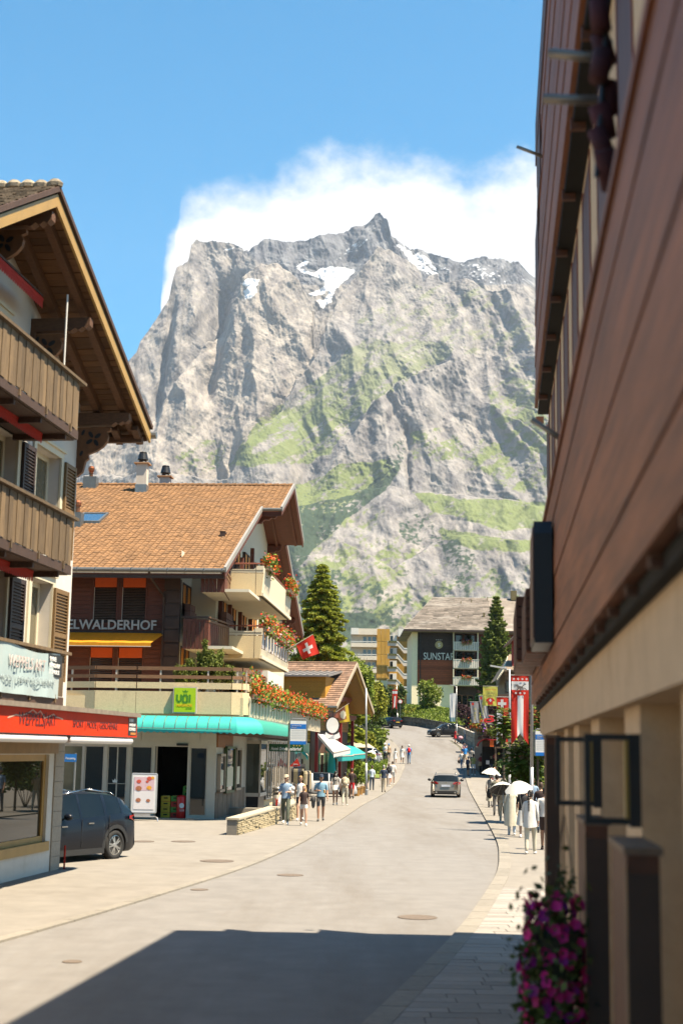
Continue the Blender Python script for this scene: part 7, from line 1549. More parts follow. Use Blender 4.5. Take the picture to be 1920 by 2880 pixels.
# cross flag on the hotel, blown to the side
def staff_flag(label,Y,p0,p1,pts,cross,mats):
    a=at(*p0,Y); t=thing('flag',label,'flag',a); b=at(*p1,Y)-a; MB().tube((0,0,0),b,.02,.015,6).build('staff',m_alul,t)
    P=[at(x,y,Y)-a for x,y in pts]; V=[];Fq=[];n=14;MI=[]
    for j in range(n+1):
        for i in range(n+1):
            u,v=i/n,j/n; q=(P[0]*(1-u)+P[1]*u)*(1-v)+(P[3]*(1-u)+P[2]*u)*v; V.append((q.x,q.y+.10*math.sin(u*6+v*2)*(.2+v),q.z+.03*math.sin(v*7)))
    for j in range(n):
        for i in range(n): k=j*(n+1)+i; Fq.append((k,k+1,k+n+2,k+n+1)); MI.append(cross((i+.5)/n,(j+.5)/n))
    npmesh('cloth',np.array(V),np.array(Fq),mats,t,True,mi=MI)
staff_flag('red flag with a white cross flying from the hotel',70,(800,1832),(880,1784),[(832,1815),(880,1785),(898,1838),(852,1856)],lambda u,v:1 if ((.40<u<.60 and .2<v<.8) or (.2<u<.8 and .40<v<.60)) else 0,[m_fr,m_fw])
staff_flag('drooping yellow and red flag on the yellow house',96.5,(944,2003),(981,1978),[(947,2002),(978,1980),(984,2030),(955,2034)],lambda u,v:0 if (u>.72 or v>.8) else (1 if (u-.45)**2+(v-.45)**2<.06 else 2),[M('flag_yellow',(.62,.42,.03),.7,.1,3,trans=.3),m_cream,M('flag_maroon',(.30,.10,.05),.7,.2,4,trans=.3)])
# bus stop boards
m_busb=M('bus_blue',(.008,.16,.55),.45,.05,3)
def bus_board(label,px0,px1,py0,py1,Y,pole_px,side):
    a=at(px0,py0,Y); b=at(px1,py1,Y); z0=zr(Y); t=thing('bus_stop_sign',label,'bus stop sign',(a.x,Y,z0)); W_=b.x-a.x; H_=a.z-b.z; zb=b.z-z0
    MB().box(.03,W_-.03,-.03,.03,zb,zb+H_).build('board',m_wht,t); MB().box(.03,W_-.03,-.034,-.031,zb,zb+H_*.14).build('blue_foot',m_busb,t); MB().box(.03,W_-.03,-.034,-.031,zb+H_*.66,zb+H_*.86).build('blue_head',m_busb,t)
    for i in range(6): MB().box(.06,W_-.06,-.034,-.031,zb+H_*(.24+i*.07),zb+H_*(.247+i*.07)).build('rule',M('rule_grey',(.45,.46,.48),.6,.05,3),t)
    text('Grindelwald',.1,m_wht,t,(.08,-.038,zb+H_*.775),(math.pi/2,0,0),width=W_*.55,height=H_*.045); text('Dorf',.1,m_wht,t,(.08,-.038,zb+H_*.70),(math.pi/2,0,0),width=W_*.28,height=H_*.04)
    MB().path([(0,0,zb),(0,0,zb+H_*1.0),(.08,0,zb+H_*1.08),(W_-.08,0,zb+H_*1.08),(W_,0,zb+H_*1.0),(W_,0,zb)],.025,8).build('frame',m_steel,t); x=-.02 if side<0 else W_+.02
    if side: MB().tube((x,.05,0),(x,.05,zb+H_*.9),.045,.045,8).build('pole',m_alu,t)
bus_board('bus stop timetable board with blue bands in front of the hotel terrace',815,862,2027,2094,58,812,-1); bus_board('bus stop board with blue bands half hidden by the near building',1502,1545,2056,2126,52.2,1494,0)
# round traffic sign on the bank
p=at(1125,1973,203); t=thing('traffic_sign','small round red rimmed traffic sign on the bank','traffic sign',(p.x,203,zr(203))); o=MB().lathe([(.001,-.02),(.34,-.02),(.34,.02),(.001,.02)],(0,0,0),20).build('rim',m_fr,t); o.location=(0,0,p.z-zr(203)); o.rotation_euler=(math.pi/2,0,0); o=MB().lathe([(.001,0),(.25,0),(.25,.01)],(0,0,0),20).build('face',m_wht,t); o.location=(0,-.03,p.z-zr(203)); o.rotation_euler=(math.pi/2,0,0); MB().tube((0,.05,0),(0,.05,p.z-zr(203)),.04,.04,6).build('pole',m_steel,t)
# poster stand outside the shop
ps=thing('poster_stand','white framed food poster stand on the pavement by the shop door','poster stand',(at(368,2300,54.6).x,54.6,.03)); a,b=at(368,2178,54.6),at(433,2288,54.6); W_=b.x-a.x; zt,zb=a.z,b.z
MB().box(.02,W_-.02,.0,.04,zb,zt-.02).build('panel',M('poster_white',(.80,.79,.78),.4,.03,3),ps); MB().path([(0,.02,zb),(0,.02,zt),(W_,.02,zt),(W_,.02,zb),(0,.02,zb)],.03,8).build('frame',M('silver_frame',(.6,.6,.6),.3,.05,3,metal=.7),ps)
MB().box(.08,W_-.08,-.012,-.004,zb+.12,zt-.10).build('poster',M('poster_paper',(.80,.76,.76),.5,.04,2),ps); MB().box(.09,W_-.09,-.015,-.012,zt-.62,zt-.12).build('pink_field',M('poster_pink',(.72,.50,.54),.5,.1,3),ps)
food=[M('poster_red',(.62,.10,.06),.5,.3,20),M('poster_orange',(.80,.38,.05),.5,.3,20),M('poster_brown',(.42,.16,.08),.5,.4,30)]
for (u,v,s,m) in ((.70,.88,.10,0),(.83,.90,.07,1),(.62,.80,.06,0),(.28,.80,.09,0),(.28,.62,.12,2),(.70,.64,.10,1),(.28,.32,.10,2),(.68,.31,.08,2)):
    o=MB().lathe([(.001,0),(s*.8,0),(s,.004),(.001,.006)],(0,0,0),9,1,.8).build('food_print',food[m],ps); o.location=(u*W_,-.016,zb+v*(zt-zb)); o.rotation_euler=(math.pi/2,0,0)
MB().box(.12,W_-.2,.0,.05,.14,zb-.03).build('base_panel',M('silver_frame',(.6,.6,.6)),ps); MB().path([(-.05,-.25,.0),(-.02,-.2,.12),(.0,.0,.16),(W_,.0,.16),(W_+.1,-.2,.12),(W_+.12,-.25,0)],.025,7).build('foot_rail',M('silver_frame',(.6,.6,.6)),ps); MB().path([(-.02,.3,0),(-.04,.2,.9),(.0,.05,1.2)],.03,7).build('back_leg',M('silver_frame',(.6,.6,.6)),ps)
# litter bin
q=gnd(779,2296); lbn=thing('litter_bin','round steel litter bin with two slots and a red sticker','bin',(q.x,q.y,.03)); MB().lathe([(.19,0),(.20,.02),(.20,.86)],(0,0,0),20).build('drum',M('bin_steel',(.46,.42,.37),.35,.1,3,metal=.7),lbn,True); MB().lathe([(.17,.86),(.17,1.08)],(0,0,0),20).build('slot_ring',m_slit,lbn); MB().lathe([(.205,.93),(.205,1.02)],(0,0,0),20).build('band',M('bin_steel',(.46,.42,.37)),lbn,True); MB().lathe([(.205,1.08),(.205,1.14),(.12,1.2),(.01,1.21)],(0,0,0),20).build('lid',M('bin_steel',(.46,.42,.37)),lbn,True)
for a in range(6): MB().box(-.012+.18*math.cos(a),.012+.18*math.cos(a),-.012+.18*math.sin(a),.012+.18*math.sin(a),.86,1.1).build('strut',M('bin_steel',(.46,.42,.37)),lbn)
MB().box(-.06,.02,-.212,-.203,.42,.66).build('red_sticker',m_fr,lbn); MB().bar((-.09,-.208,.72),(-.02,-.208,.64),.01,.03).build('sticker_arm',m_fr,lbn); MB().bar((.06,-.208,.72),(-.02,-.208,.64),.01,.03).build('sticker_arm',m_fr,lbn)
# low dry stone walls by the shop
def low_wall(label,p0,p1,h0,h1):
    a,b=gnd(*p0),gnd(*p1); t=thing('low_wall',label,'wall',(a.x,a.y,.03)); d=b-a; L=d.length; u=d.normalized(); n=Vector((u.y,-u.x,0)); mm=M('sand_stone',(.50,.41,.25),.95,.15,6,.4,30,obr=.14)
    core=MB(); P=lambda s,z,k:u*s+n*k+Z3*z; core.add([P(0,0,-.35),P(L,0,-.35),P(L,0,-.02),P(0,0,-.02),P(0,h0,-.35),P(L,h1,-.35),P(L,h1,-.02),P(0,h0,-.02)],[(4,5,6,7),(0,1,5,4),(1,2,6,5),(2,3,7,6),(3,0,4,7)]); core.build('core',m_kerb,t)
    rows=8
    for r in range(rows):
        s=random.uniform(-.3,0)
        while s<L:
            l=random.uniform(.25,.75); s0,s1=max(0,s),min(L,s+l)
            if s1-s0>.06:
                hh=lambda q:h0+(h1-h0)*q/L; k0,k1=r/rows,(r+1)/rows; pr=random.uniform(.01,.05); g_=.008
                q=[P(s0+g_,hh(s0)*k0+g_,0),P(s1-g_,hh(s1)*k0+g_,0),P(s1-g_,hh(s1)*k1-g_,0),P(s0+g_,hh(s0)*k1-g_,0)]; o_=[x+n*pr+Z3*random.uniform(-.01,.01) for x in q]; bk=[x-n*.05 for x in q]
                MB().add(bk+o_,[(4,5,6,7),(0,1,5,4),(1,2,6,5),(2,3,7,6),(3,0,4,7)]).build('stone',mm,t)
            s+=l
    MB().add([P(-.03,h0,-.38),P(L+.03,h1,-.38),P(L+.03,h1,.05),P(-.03,h0,.05),P(-.03,h0+.06,-.38),P(L+.03,h1+.06,-.38),P(L+.03,h1+.06,.05),P(-.03,h0+.06,.05)],[(4,5,6,7),(0,1,5,4),(1,2,6,5),(2,3,7,6),(3,0,4,7)]).build('coping',M('coping_stone',(.50,.43,.31),.9,.12,5,.3,40),t)
low_wall('low sandstone wall with a sloping top nearest the pavement walkers',(667,2352),(783,2318),.48,.56); low_wall('short sandstone wall section behind the striding family',(815,2312),(838,2296),.55,.6)
p=gnd(690,2300); MB().box(-.9,1.3,-.3,.5,0,.28).build('concrete_step',m_kerb).location=(p.x,p.y+2,.03); tag(bpy.data.objects['concrete_step'],'pale concrete step edge behind the low sandstone wall','step')
# goods in the shop doorway
def crate(x,y,z,lab,mat): 
    t=thing('crate',lab,'crate',h.W(x,y,z),h.deg,'crates in the shop doorway'); mb=MB(); w_,d_,hh=.36,.3,.20
    for (a,b,c2,e) in ((0,w_,0,.02),(0,w_,d_-.02,d_),(0,.02,.02,d_-.02),(w_-.02,w_,.02,d_-.02)): mb.box(a,b,c2,e,0,hh)
    mb.box(.02,w_-.02,.02,d_-.02,.01,.03); mb.build('box',mat,t); MB().box(.1,w_-.1,-.004,-.0,.1,.15).build('hand_hole',m_slit,t); gg=MB()
    for i in range(3): gg.ball((.08+i*.1,.12,.20),.05,.05,.04,7,5)
    gg.build('goods',[m_yel,m_fr,m_lt][int((x+z)*7)%3],t)
m_cy=M('crate_yellow',(.55,.36,.02),.5,.12,4); m_cr=M('crate_red',(.50,.03,.02),.5,.12,4); m_cg=M('crate_green',(.08,.30,.04),.5,.12,4)
for k in range(4): crate(-2.05,.28,.02+k*.215,('bottom','second','third','top')[k]+' yellow crate in the left doorway stack',m_cy)
for k in range(4): crate(-1.66,.30,.02+k*.215,('lowest','second lowest','second highest','highest')[k]+' crate in the middle doorway stack',(m_cr,m_cg,m_cr,m_cg)[k])
for k in range(3): crate(-1.25,.55,.62+k*.215,('lower','middle','upper')[k]+' green crate behind the red drinks cooler',m_cg)
dc=thing('drinks_cooler','round red drinks cooler with white swirl by the shop door','cooler',h.W(-1.22,.16,0.02),h.deg); MB().lathe([(.18,0),(.19,.03),(.19,.82),(.17,.88),(.02,.9)],(0,0,0),18).build('drum',M('cooler_red',(.62,.012,.012),.3,.05,3),dc,True); o=MB().lathe([(.07,0),(.10,0),(.10,.01),(.07,.01)],(0,0,0),14).build('swirl',m_wht,dc); o.location=(.05,-.19,.5); o.rotation_euler=(math.pi/2,0,0); text('LUX',.1,m_wht,dc,(-.02,-.196,.28),(math.pi/2,0,0),width=.18,height=.08)
# clothes racks by the far shop
m_jk=[M('jacket_black',(.02,.02,.022),.8,.3,5),M('jacket_navy',(.02,.03,.06),.8,.3,5),M('jacket_olive',(.20,.17,.10),.8,.3,5),M('jacket_red',(.30,.03,.03),.8,.3,5),M('jacket_beige',(.42,.34,.22),.8,.2,5)]
def rack(label,px,pyb,Y,L,hh,deg,cols,seed):
    p=at(px,pyb,Y); t=thing('clothes_rack',label,'clothes rack',(p.x,Y,zr(Y)+.03),deg); MB().path([(0,0,0),(0,0,hh),(L,0,hh),(L,0,0)],.02,6).build('frame',m_black,t); mb=MB(); mb.bar((0,-.25,.03),(0,.25,.03),.04,.04); mb.bar((L,-.25,.03),(L,.25,.03),.04,.04); mb.bar((0,0,.35),(L,0,.35),.02,.02); mb.build('feet',m_black,t)
    g=random.Random(seed); n=int(L/.11)
    for i in range(n):
        x=.08+i*.11; l=g.uniform(.65,.95); m=m_jk[g.choice(cols)]; q=MB(); V=[]; pr=[(.03,0,.06),(.05,.20,.0),(.06,.23,-.10),(.06,.21,-l),(.02,.19,-l)]
        for s,w2,z in pr: V+=[(x-s,-w2,hh-.06+z),(x+s,-w2,hh-.06+z),(x+s,w2,hh-.06+z),(x-s,w2,hh-.06+z)]
        F4=[]
        for k in range(len(pr)-1): F4+=[(k*4+j,k*4+(j+1)%4,k*4+4+(j+1)%4,k*4+4+j) for j in range(4)]
        q.add(V,F4+[(0,1,2,3),(16,17,18,19)]); jo=thing('hanging_jacket',('black','navy','olive','red','beige')[m_jk.index(m)]+' garment hanging on the '+('',' near black rack beside the small car','rack next to the small car','rear rack against the shop glass')[seed].strip(),'jacket',t.location,deg,'jackets on the racks'); q.build('garment',m,jo)
rack('black clothes rack with dark jackets beside the parked small car',818,2240,79,.75,1.7,0,(0,1,0,2),1); rack('clothes rack with beige and black trousers nearest the small car',848,2240,78,.5,1.6,20,(2,4,0),2); rack('rear clothes rack against the shop glass',806,2235,83,1.0,1.9,0,(0,0,3,1),3)
p=at(830,2147,80); t=thing('sale_sign','red triangular sale pennant above the clothes racks','sign',(p.x,80,p.z)); MB().prism([(-.32,0,-.18),(.28,0,-.14),(.12,0,.28)],(0,.03,0)).build('board',m_fr,t); text('Jako',.2,m_wht,t,(-.10,-.01,-.08),(math.pi/2,0,0),width=.26,height=.12); MB().tube((0,.02,-.15),(0,.02,-1.9),.015,.015,5).build('stake',m_black,t)
# planters with shrubs on the left pavement
for i,(px,pyb,Y,hh,lab) in enumerate(((1003,2232,88,1.7,'tall green potted shrub at the edge of the left pavement, nearer'),(1022,2222,94,1.6,'potted leafy shrub at the edge of the left pavement, farther'),(1012,2228,91,1.4,'low potted shrub between the two tall ones'))):
    p=at(px,pyb,Y); t=thing('potted_shrub',lab,'plant',(p.x,Y,zr(Y)+.03),0,'potted shrubs on the left pavement'); MB().lathe([(.16,0),(.22,.42),(.24,.44),(.2,.45)],(0,0,0),10).build('pot',M('wood_pot',(.42,.22,.06),.7,.2,5),t); P=crown_points(1500,(0,0,.45+hh*.5),(.36,.36,hh*.52),8,50+i,.2); scatter_leaves(P,rng.uniform(.06,.12,len(P)),m_lt,'foliage',t)
# red and white stake at the chalet corner
p=gnd(162,2462); t=thing('corner_stake','red stake leaning on the stone corner of the chalet','stake',(-6.12,33.05,0)); 
MB().tube((0,0,0),(0,0,.55),.022,.022,8).build('stake',m_fr,t)
MB().box(-.16,.18,-.1,.1,0,.03).build('foot',m_fr,t)
# ================================================================ SOUVENIR SHOP on the right
ky=122; kx=lambda px,py=2100:at(px,py,ky).x
ks=thing('souvenir_shop','dark timber souvenir shop with a sign balcony and red awnings','shop',(kx(1340),ky,zr(ky))); KX=lambda px:kx(px)-kx(1340); KZ=lambda py:at(1380,py,ky).z-zr(ky)
m_kw=M('shop_timber',(.10,.062,.040),.8,.3,3,.2,12,obr=.25)
MB().box(KX(1362),KX(1540),2.2,9,0,KZ(2040)).build('wall',m_kw,ks); MB().box(KX(1362),KX(1540),2.15,2.2,0,KZ(2100)).build('dark_interior_sheet',m_slit,ks)  # near-black sheet standing in for the shaded inside of the stall
b=MB().box(KX(1343),KX(1420),-.6,2.2,KZ(2074),KZ(2070)).build('balcony',m_kw,ks); n=26
for i in range(n): x0=KX(1358)+(KX(1420)-KX(1358))*i/n; MB().box(x0+.01,x0+(KX(1420)-KX(1358))/n-.01,-.64,-.6,KZ(2071),KZ(2036)).build('board',m_kw,b)
for i in range(6): z=KZ(2069)+i*(KZ(2038)-KZ(2069))/6; MB().prism([(KX(1343),.9,z+.01),(KX(1357),-.6,z+.01),(KX(1357),-.6,z+.17),(KX(1343),.9,z+.17)],(.04,.04,0)).build('board',m_kw,b)
MB().box(KX(1340),KX(1424),-.74,2.2,KZ(2081),KZ(2075)).build('balcony_beam',m_kw,b); MB().box(KX(1343),KX(1420),-.7,-.58,KZ(2035),KZ(2032)).build('handrail',m_kw,b); MB().box(KX(1362),KX(1366),-.67,-.64,KZ(2054),KZ(2037)).build('amber_lamp',m_yel,b)
m_sr=M('sign_letter_red',(.62,.015,.015),.4,.05,3)
for (bd,px,py0,py1,wp,col,sh_) in (('B',1352,2032,2012,32,m_sr,.15),('run',1390,2030,2020,30,m_sr,.1),('Sp',1374,2060,2038,30,m_sr,.15),('SKISCHULE',1369,2070,2062,34,m_wht,0)):
    if bd=='B': text('B',1,m_fw,ks,(KX(px)-.06,-.705,KZ(py0)-.06),(math.pi/2,0,0),width=(KX(px+wp)-KX(px))+.12,height=KZ(py1)-KZ(py0)+.12,shear=sh_,bold=.03)
    text(bd,1,col,ks,(KX(px),-.73,KZ(py0)),(math.pi/2,0,0),width=KX(px+wp)-KX(px),height=KZ(py1)-KZ(py0),shear=sh_,bold=.02 if col is m_sr else 0,ext=.02)
w0=Vector((kx(1340),ky,zr(ky)))
flowers('orange flowers hanging from the left corner of the souvenir balcony','flower box',w0+Vector((KX(1338),.7,KZ(2052))),w0+Vector((KX(1352),-.4,KZ(2046))),.9,1.1,700,71,leaf=.12,fl=.13,leafm=m_lt); flowers('green trailing plants with few blossoms in front of the balcony sign','flower box',w0+Vector((KX(1372),-.85,KZ(2074))),w0+Vector((KX(1402),-.85,KZ(2070))),.4,.9,500,72,frac=.06,leaf=.14,leafm=m_md)
flowers('leafy purple flowered box at the souvenir balcony edge','flower box',w0+Vector((KX(1352),-.85,KZ(2050))),w0+Vector((KX(1357),-.85,KZ(2050))),.3,.5,160,73,cols=[M('violet_petal',(.25,.08,.45),.6,.2,4)],leaf=.12,fl=.13)
# red curved stall awning, orange cloth, goods in the dark
V=[];Fq=[];na,nb2=14,8
for i in range(na+1):
    a=math.pi*.5*i/na
    for j in range(nb2+1): f=j/nb2; x=KX(1332)+(KX(1370)-KX(1332))*(1-math.cos(a))*.9+f*.5; V.append((x,-2.2+f*3.6,KZ(2101)+(KZ(2078)-KZ(2101))*math.sin(a)))
for i in range(na):
    for j in range(nb2): k=i*(nb2+1)+j; Fq.append((k,k+1,k+nb2+2,k+nb2+1))
rd=thing('stall_awning','rounded dark red awning at the left of the souvenir shop','awning',(kx(1340),ky,zr(ky))); npmesh('cloth',np.array(V),np.array(Fq),M('awning_red',(.36,.012,.02),.7,.1,3,trans=.2),rd,True); MB().path([(KX(1332),-2.2,KZ(2101)),(KX(1332)+.5,1.4,KZ(2101))],.03,6).build('front_bar',m_alul,rd)
MB().box(KX(1366),KX(1400),-1.4,2.0,KZ(2082),KZ(2079)).build('red_canopy',M('awning_red',(.36,.012,.02)),ks); MB().box(KX(1372),KX(1383),-1.3,-1.25,KZ(2100),KZ(2082)).build('orange_cloth',M('orange_cloth',(.72,.12,.01),.7,.1,3),ks); MB().box(KX(1390),KX(1470),-1.5,2.2,KZ(2104),KZ(2100)).build('shelf_roof',m_kw,ks); MB().box(KX(1404),KX(1440),-1.55,-1.5,KZ(2099),KZ(2086)).build('pale_board',M('pale_timber',(.50,.36,.18),.7,.2,4),ks)  # last board in a paler timber tone than the shop
for px in (1388,1440,1475): MB().box(KX(px)-.08,KX(px)+.08,-1.4,-1.24,0,KZ(2100)).build('post',m_kw,ks)
g=random.Random(9)
for i in range(22):
    px=g.uniform(1366,1470); py=g.uniform(2112,2188); x=KX(px); z=KZ(py); s=g.uniform(.06,.14)
    gd=thing('souvenir',('heart shaped','rounded','square framed')[i%3]+' '+('red','white','navy','olive','green','yellow','wine red')[i%7]+' souvenir hanging in the dark stall','souvenir',(kx(1340)+x,ky+g.uniform(-.9,1.8),zr(ky)+z),g.uniform(-20,20),'souvenirs on the stall'); q=MB(); kind=i%3
    if kind==0: q.prism([(-s,0,-s*1.6),(s,0,-s*1.6),(s*1.0,0,s),(s*1.5,0,s*.6),(s*1.3,0,s*1.5),(0,0,s*1.7),(-s*1.3,0,s*1.5),(-s*1.5,0,s*.6),(-s,0,s)],(0,.04,0))
    elif kind==1: q.lathe([(.01,-s),(s*.7,-s*.8),(s,0),(s*.5,s*.9),(s*.2,s*1.1),(.01,s*1.2)],(0,0,0),8)
    else: q.box(-s,s,-.03,.03,-s*1.2,s*1.2); q.box(-s*.8,s*.8,-.04,-.03,-s,s)
    q.build('goods',[m_fr,m_fw,m_jk[1],m_jk[2],m_cg,m_by,m_jk[3]][i%7],gd)
MB().box(KX(1395),KX(1475),-1.6,-1.5,0,KZ(2186)).build('counter_fence',m_kw,ks)
# wooden fence and chestnut leaves at the right pavement
fe=thing('timber_fence','low timber fence with posts behind the umbrellas','fence',(at(1412,2200,84).x,84,.03)); 
for i in range(12): MB().box(i*.3,i*.3+.08,0,.06,0,1.05).build('picket',m_rail,fe)
for z in (.35,.95): MB().box(-.1,3.6,.06,.1,z,z+.09).build('rail',m_rail,fe)
m_chl=leafmat('chestnut_leaf',(.15,.20,.025),.3,.3)
def chestnut(label,c_,r,n,seed,trunk=True):
    t=thing('chestnut_tree',label,'tree',(c_[0],c_[1],.03)); g=np.random.default_rng(seed); zc=c_[2]; mb=MB(); mb.tube((0,0,0),(0,0,zc),.06,.04,8)
    for k in range(8): a=k*.8; mb.tube((0,0,zc*.75),(math.cos(a)*r[0]*.7,math.sin(a)*r[1]*.7,zc+r[2]*.4*math.sin(k)),.03,.01,5)
    mb.build('trunk',m_bark,t); V=[];Fq=[]
    cp=[]
    for i in range(n):
        d=g.normal(size=3); d/=np.linalg.norm(d); c0=np.array([0,0,zc])+d*np.array(r)*g.uniform(.35,1.05); h=g.uniform(0,6.28)
        ax=np.array([math.cos(h),math.sin(h),0]); out=d*np.array([1,1,.3]); out/=np.linalg.norm(out)+1e-6
        for k in range(7):
            a=(k-3)*.62; s=g.uniform(.20,.30)*(1-.09*abs(k-3)); e=np.cross([0,0,1],out); dr=out*math.cos(a)+e*math.sin(a)+np.array([0,0,-.45]); dr/=np.linalg.norm(dr); sd=np.cross(dr,[0,0,1]); sd/=np.linalg.norm(sd)+1e-6; b=len(V); V+=[c0,c0+dr*s*.6+sd*s*.2,c0+dr*s,c0+dr*s*.6-sd*s*.2]; Fq+=[(b,b+1,b+2),(b,b+2,b+3)]
    npmesh('crown',np.array(V),np.array(Fq),m_chl,t)
p=at(1478,2140,58); chestnut('broad leafed chestnut below the tall goat banner',(p.x,58,p.z),(.95,.8,1.25),620,3); p=at(1419,2035,66); chestnut('small leafy chestnut branch over the white cross banner',(p.x,66.5,p.z),(.5,.5,.85),200,4); p=at(1520,2040,56); chestnut('chestnut foliage behind the right bus stop board',(p.x,57,p.z),(.7,.7,1.3),320,5)
for i,(px,Y,r,hh) in enumerate(((1470,76,1.6,2.6),(1510,70,1.7,2.8),(1545,62,1.6,2.4))): bush(('dark hedge shrub behind the umbrellas','dark hedge shrub below the chestnut','dark hedge shrub at the right bus stop board')[i],Vector((at(px,2100,Y).x,Y,.03)),r,hh,m_dkl,2600,.12,80+i)
# ================================================================ PEOPLE
SKIN=[M('skin_fair',(.56,.33,.22),.55,.08,8),M('skin_tan',(.44,.24,.145),.55,.08,8),M('skin_brown',(.20,.10,.06),.55,.08,8)]
def cloth(n,rgb): return M('cloth_'+n,rgb,.85,.10,9,.25,14)
CL=dict(blue=cloth('blue',(.24,.34,.47)),tblue=cloth('tblue',(.20,.36,.47)),white=cloth('white',(.80,.77,.72)),cream=cloth('cream',(.72,.65,.50)),black=cloth('black',(.022,.020,.022)),brown=cloth('brown',(.055,.032,.028)),grey=cloth('grey',(.36,.34,.31)),dgrey=cloth('dgrey',(.10,.095,.09)),olive=cloth('olive',(.20,.19,.13)),green=cloth('green',(.105,.12,.085)),navy=cloth('navy',(.035,.05,.085)),jeans=cloth('jeans',(.16,.25,.36)),djeans=cloth('djeans',(.05,.075,.11)),red=cloth('red',(.55,.02,.025)),dred=cloth('dred',(.24,.014,.018)),pink=cloth('pink',(.66,.34,.40)),beige=cloth('beige',(.58,.48,.34)),tan=cloth('tan',(.46,.32,.18)),sky=cloth('sky',(.03,.24,.62)),ygreen=cloth('ygreen',(.36,.36,.13)),pblue=cloth('pblue',(.60,.68,.76)),straw=cloth('straw',(.55,.38,.15)))
HAIR=dict(dark=M('hair_dark',(.016,.011,.009),.45,.3,30),brown=M('hair_brown',(.07,.036,.02),.5,.3,30),blond=M('hair_blond',(.42,.25,.09),.5,.25,30),grey=M('hair_grey',(.36,.34,.32),.6,.2,30))
m_shoe=dict(white=CL['white'],black=CL['black'],grey=CL['dgrey'],brown=CL['brown'],blue=CL['jeans']); m_eye=M('eye_dark',(.012,.010,.009),.3,.1,5); m_lip=M('lip',(.40,.13,.11),.5,.05,5)
PEOPLE=[]
def head_mesh(mb,c,yaw,s,woman):
    """sculpted head: 14 x 11 rings with jaw, nose, brow and ears; face towards local +y turned by yaw. Materials 0 skin, 5 eye, 6 lip"""
    n,k=16,12; V=[];cy,sy=math.cos(yaw),math.sin(yaw)
    for j in range(k+1):
        v=math.pi*j/k; z=-math.cos(v)
        for i in range(n):
            a=2*math.pi*i/n; x,y=math.sin(v)*math.sin(a),math.sin(v)*math.cos(a); fr=max(0,y)
            X,Y_,Zq=x*.075,y*.094,z*.118
            if z<-.15: X*=1-.28*(-z-.15); Y_*=1+.02*fr; Y_-=.012*(-z)*(1-fr)
            if abs(x)<.25 and fr>.6:
                if -.30<z<.12: Y_+=.020*(1-abs(z+.16)/.30)
            if .05<z<.25 and fr>.5 and .15<abs(x)<.6: Y_-=.006
            if abs(x)>.9 and -.25<z<.2: X*=1.14
            V.append((c[0]+s*(X*cy+Y_*sy),c[1]+s*(-X*sy+Y_*cy),c[2]+s*Zq))
    F_=[];Mi=[]
    for j in range(k):
        for i in range(n):
            F_.append((j*n+i,j*n+(i+1)%n,(j+1)*n+(i+1)%n,(j+1)*n+i)); m=0
            if j==6 and i in (1,n-2): m=5
            if j==3 and i in (0,n-1): m=6
            Mi.append(m)
    b=len(mb.v); mb.v+=V; mb.f+=[tuple(q+b for q in f) for f in F_]; mb.m+=Mi
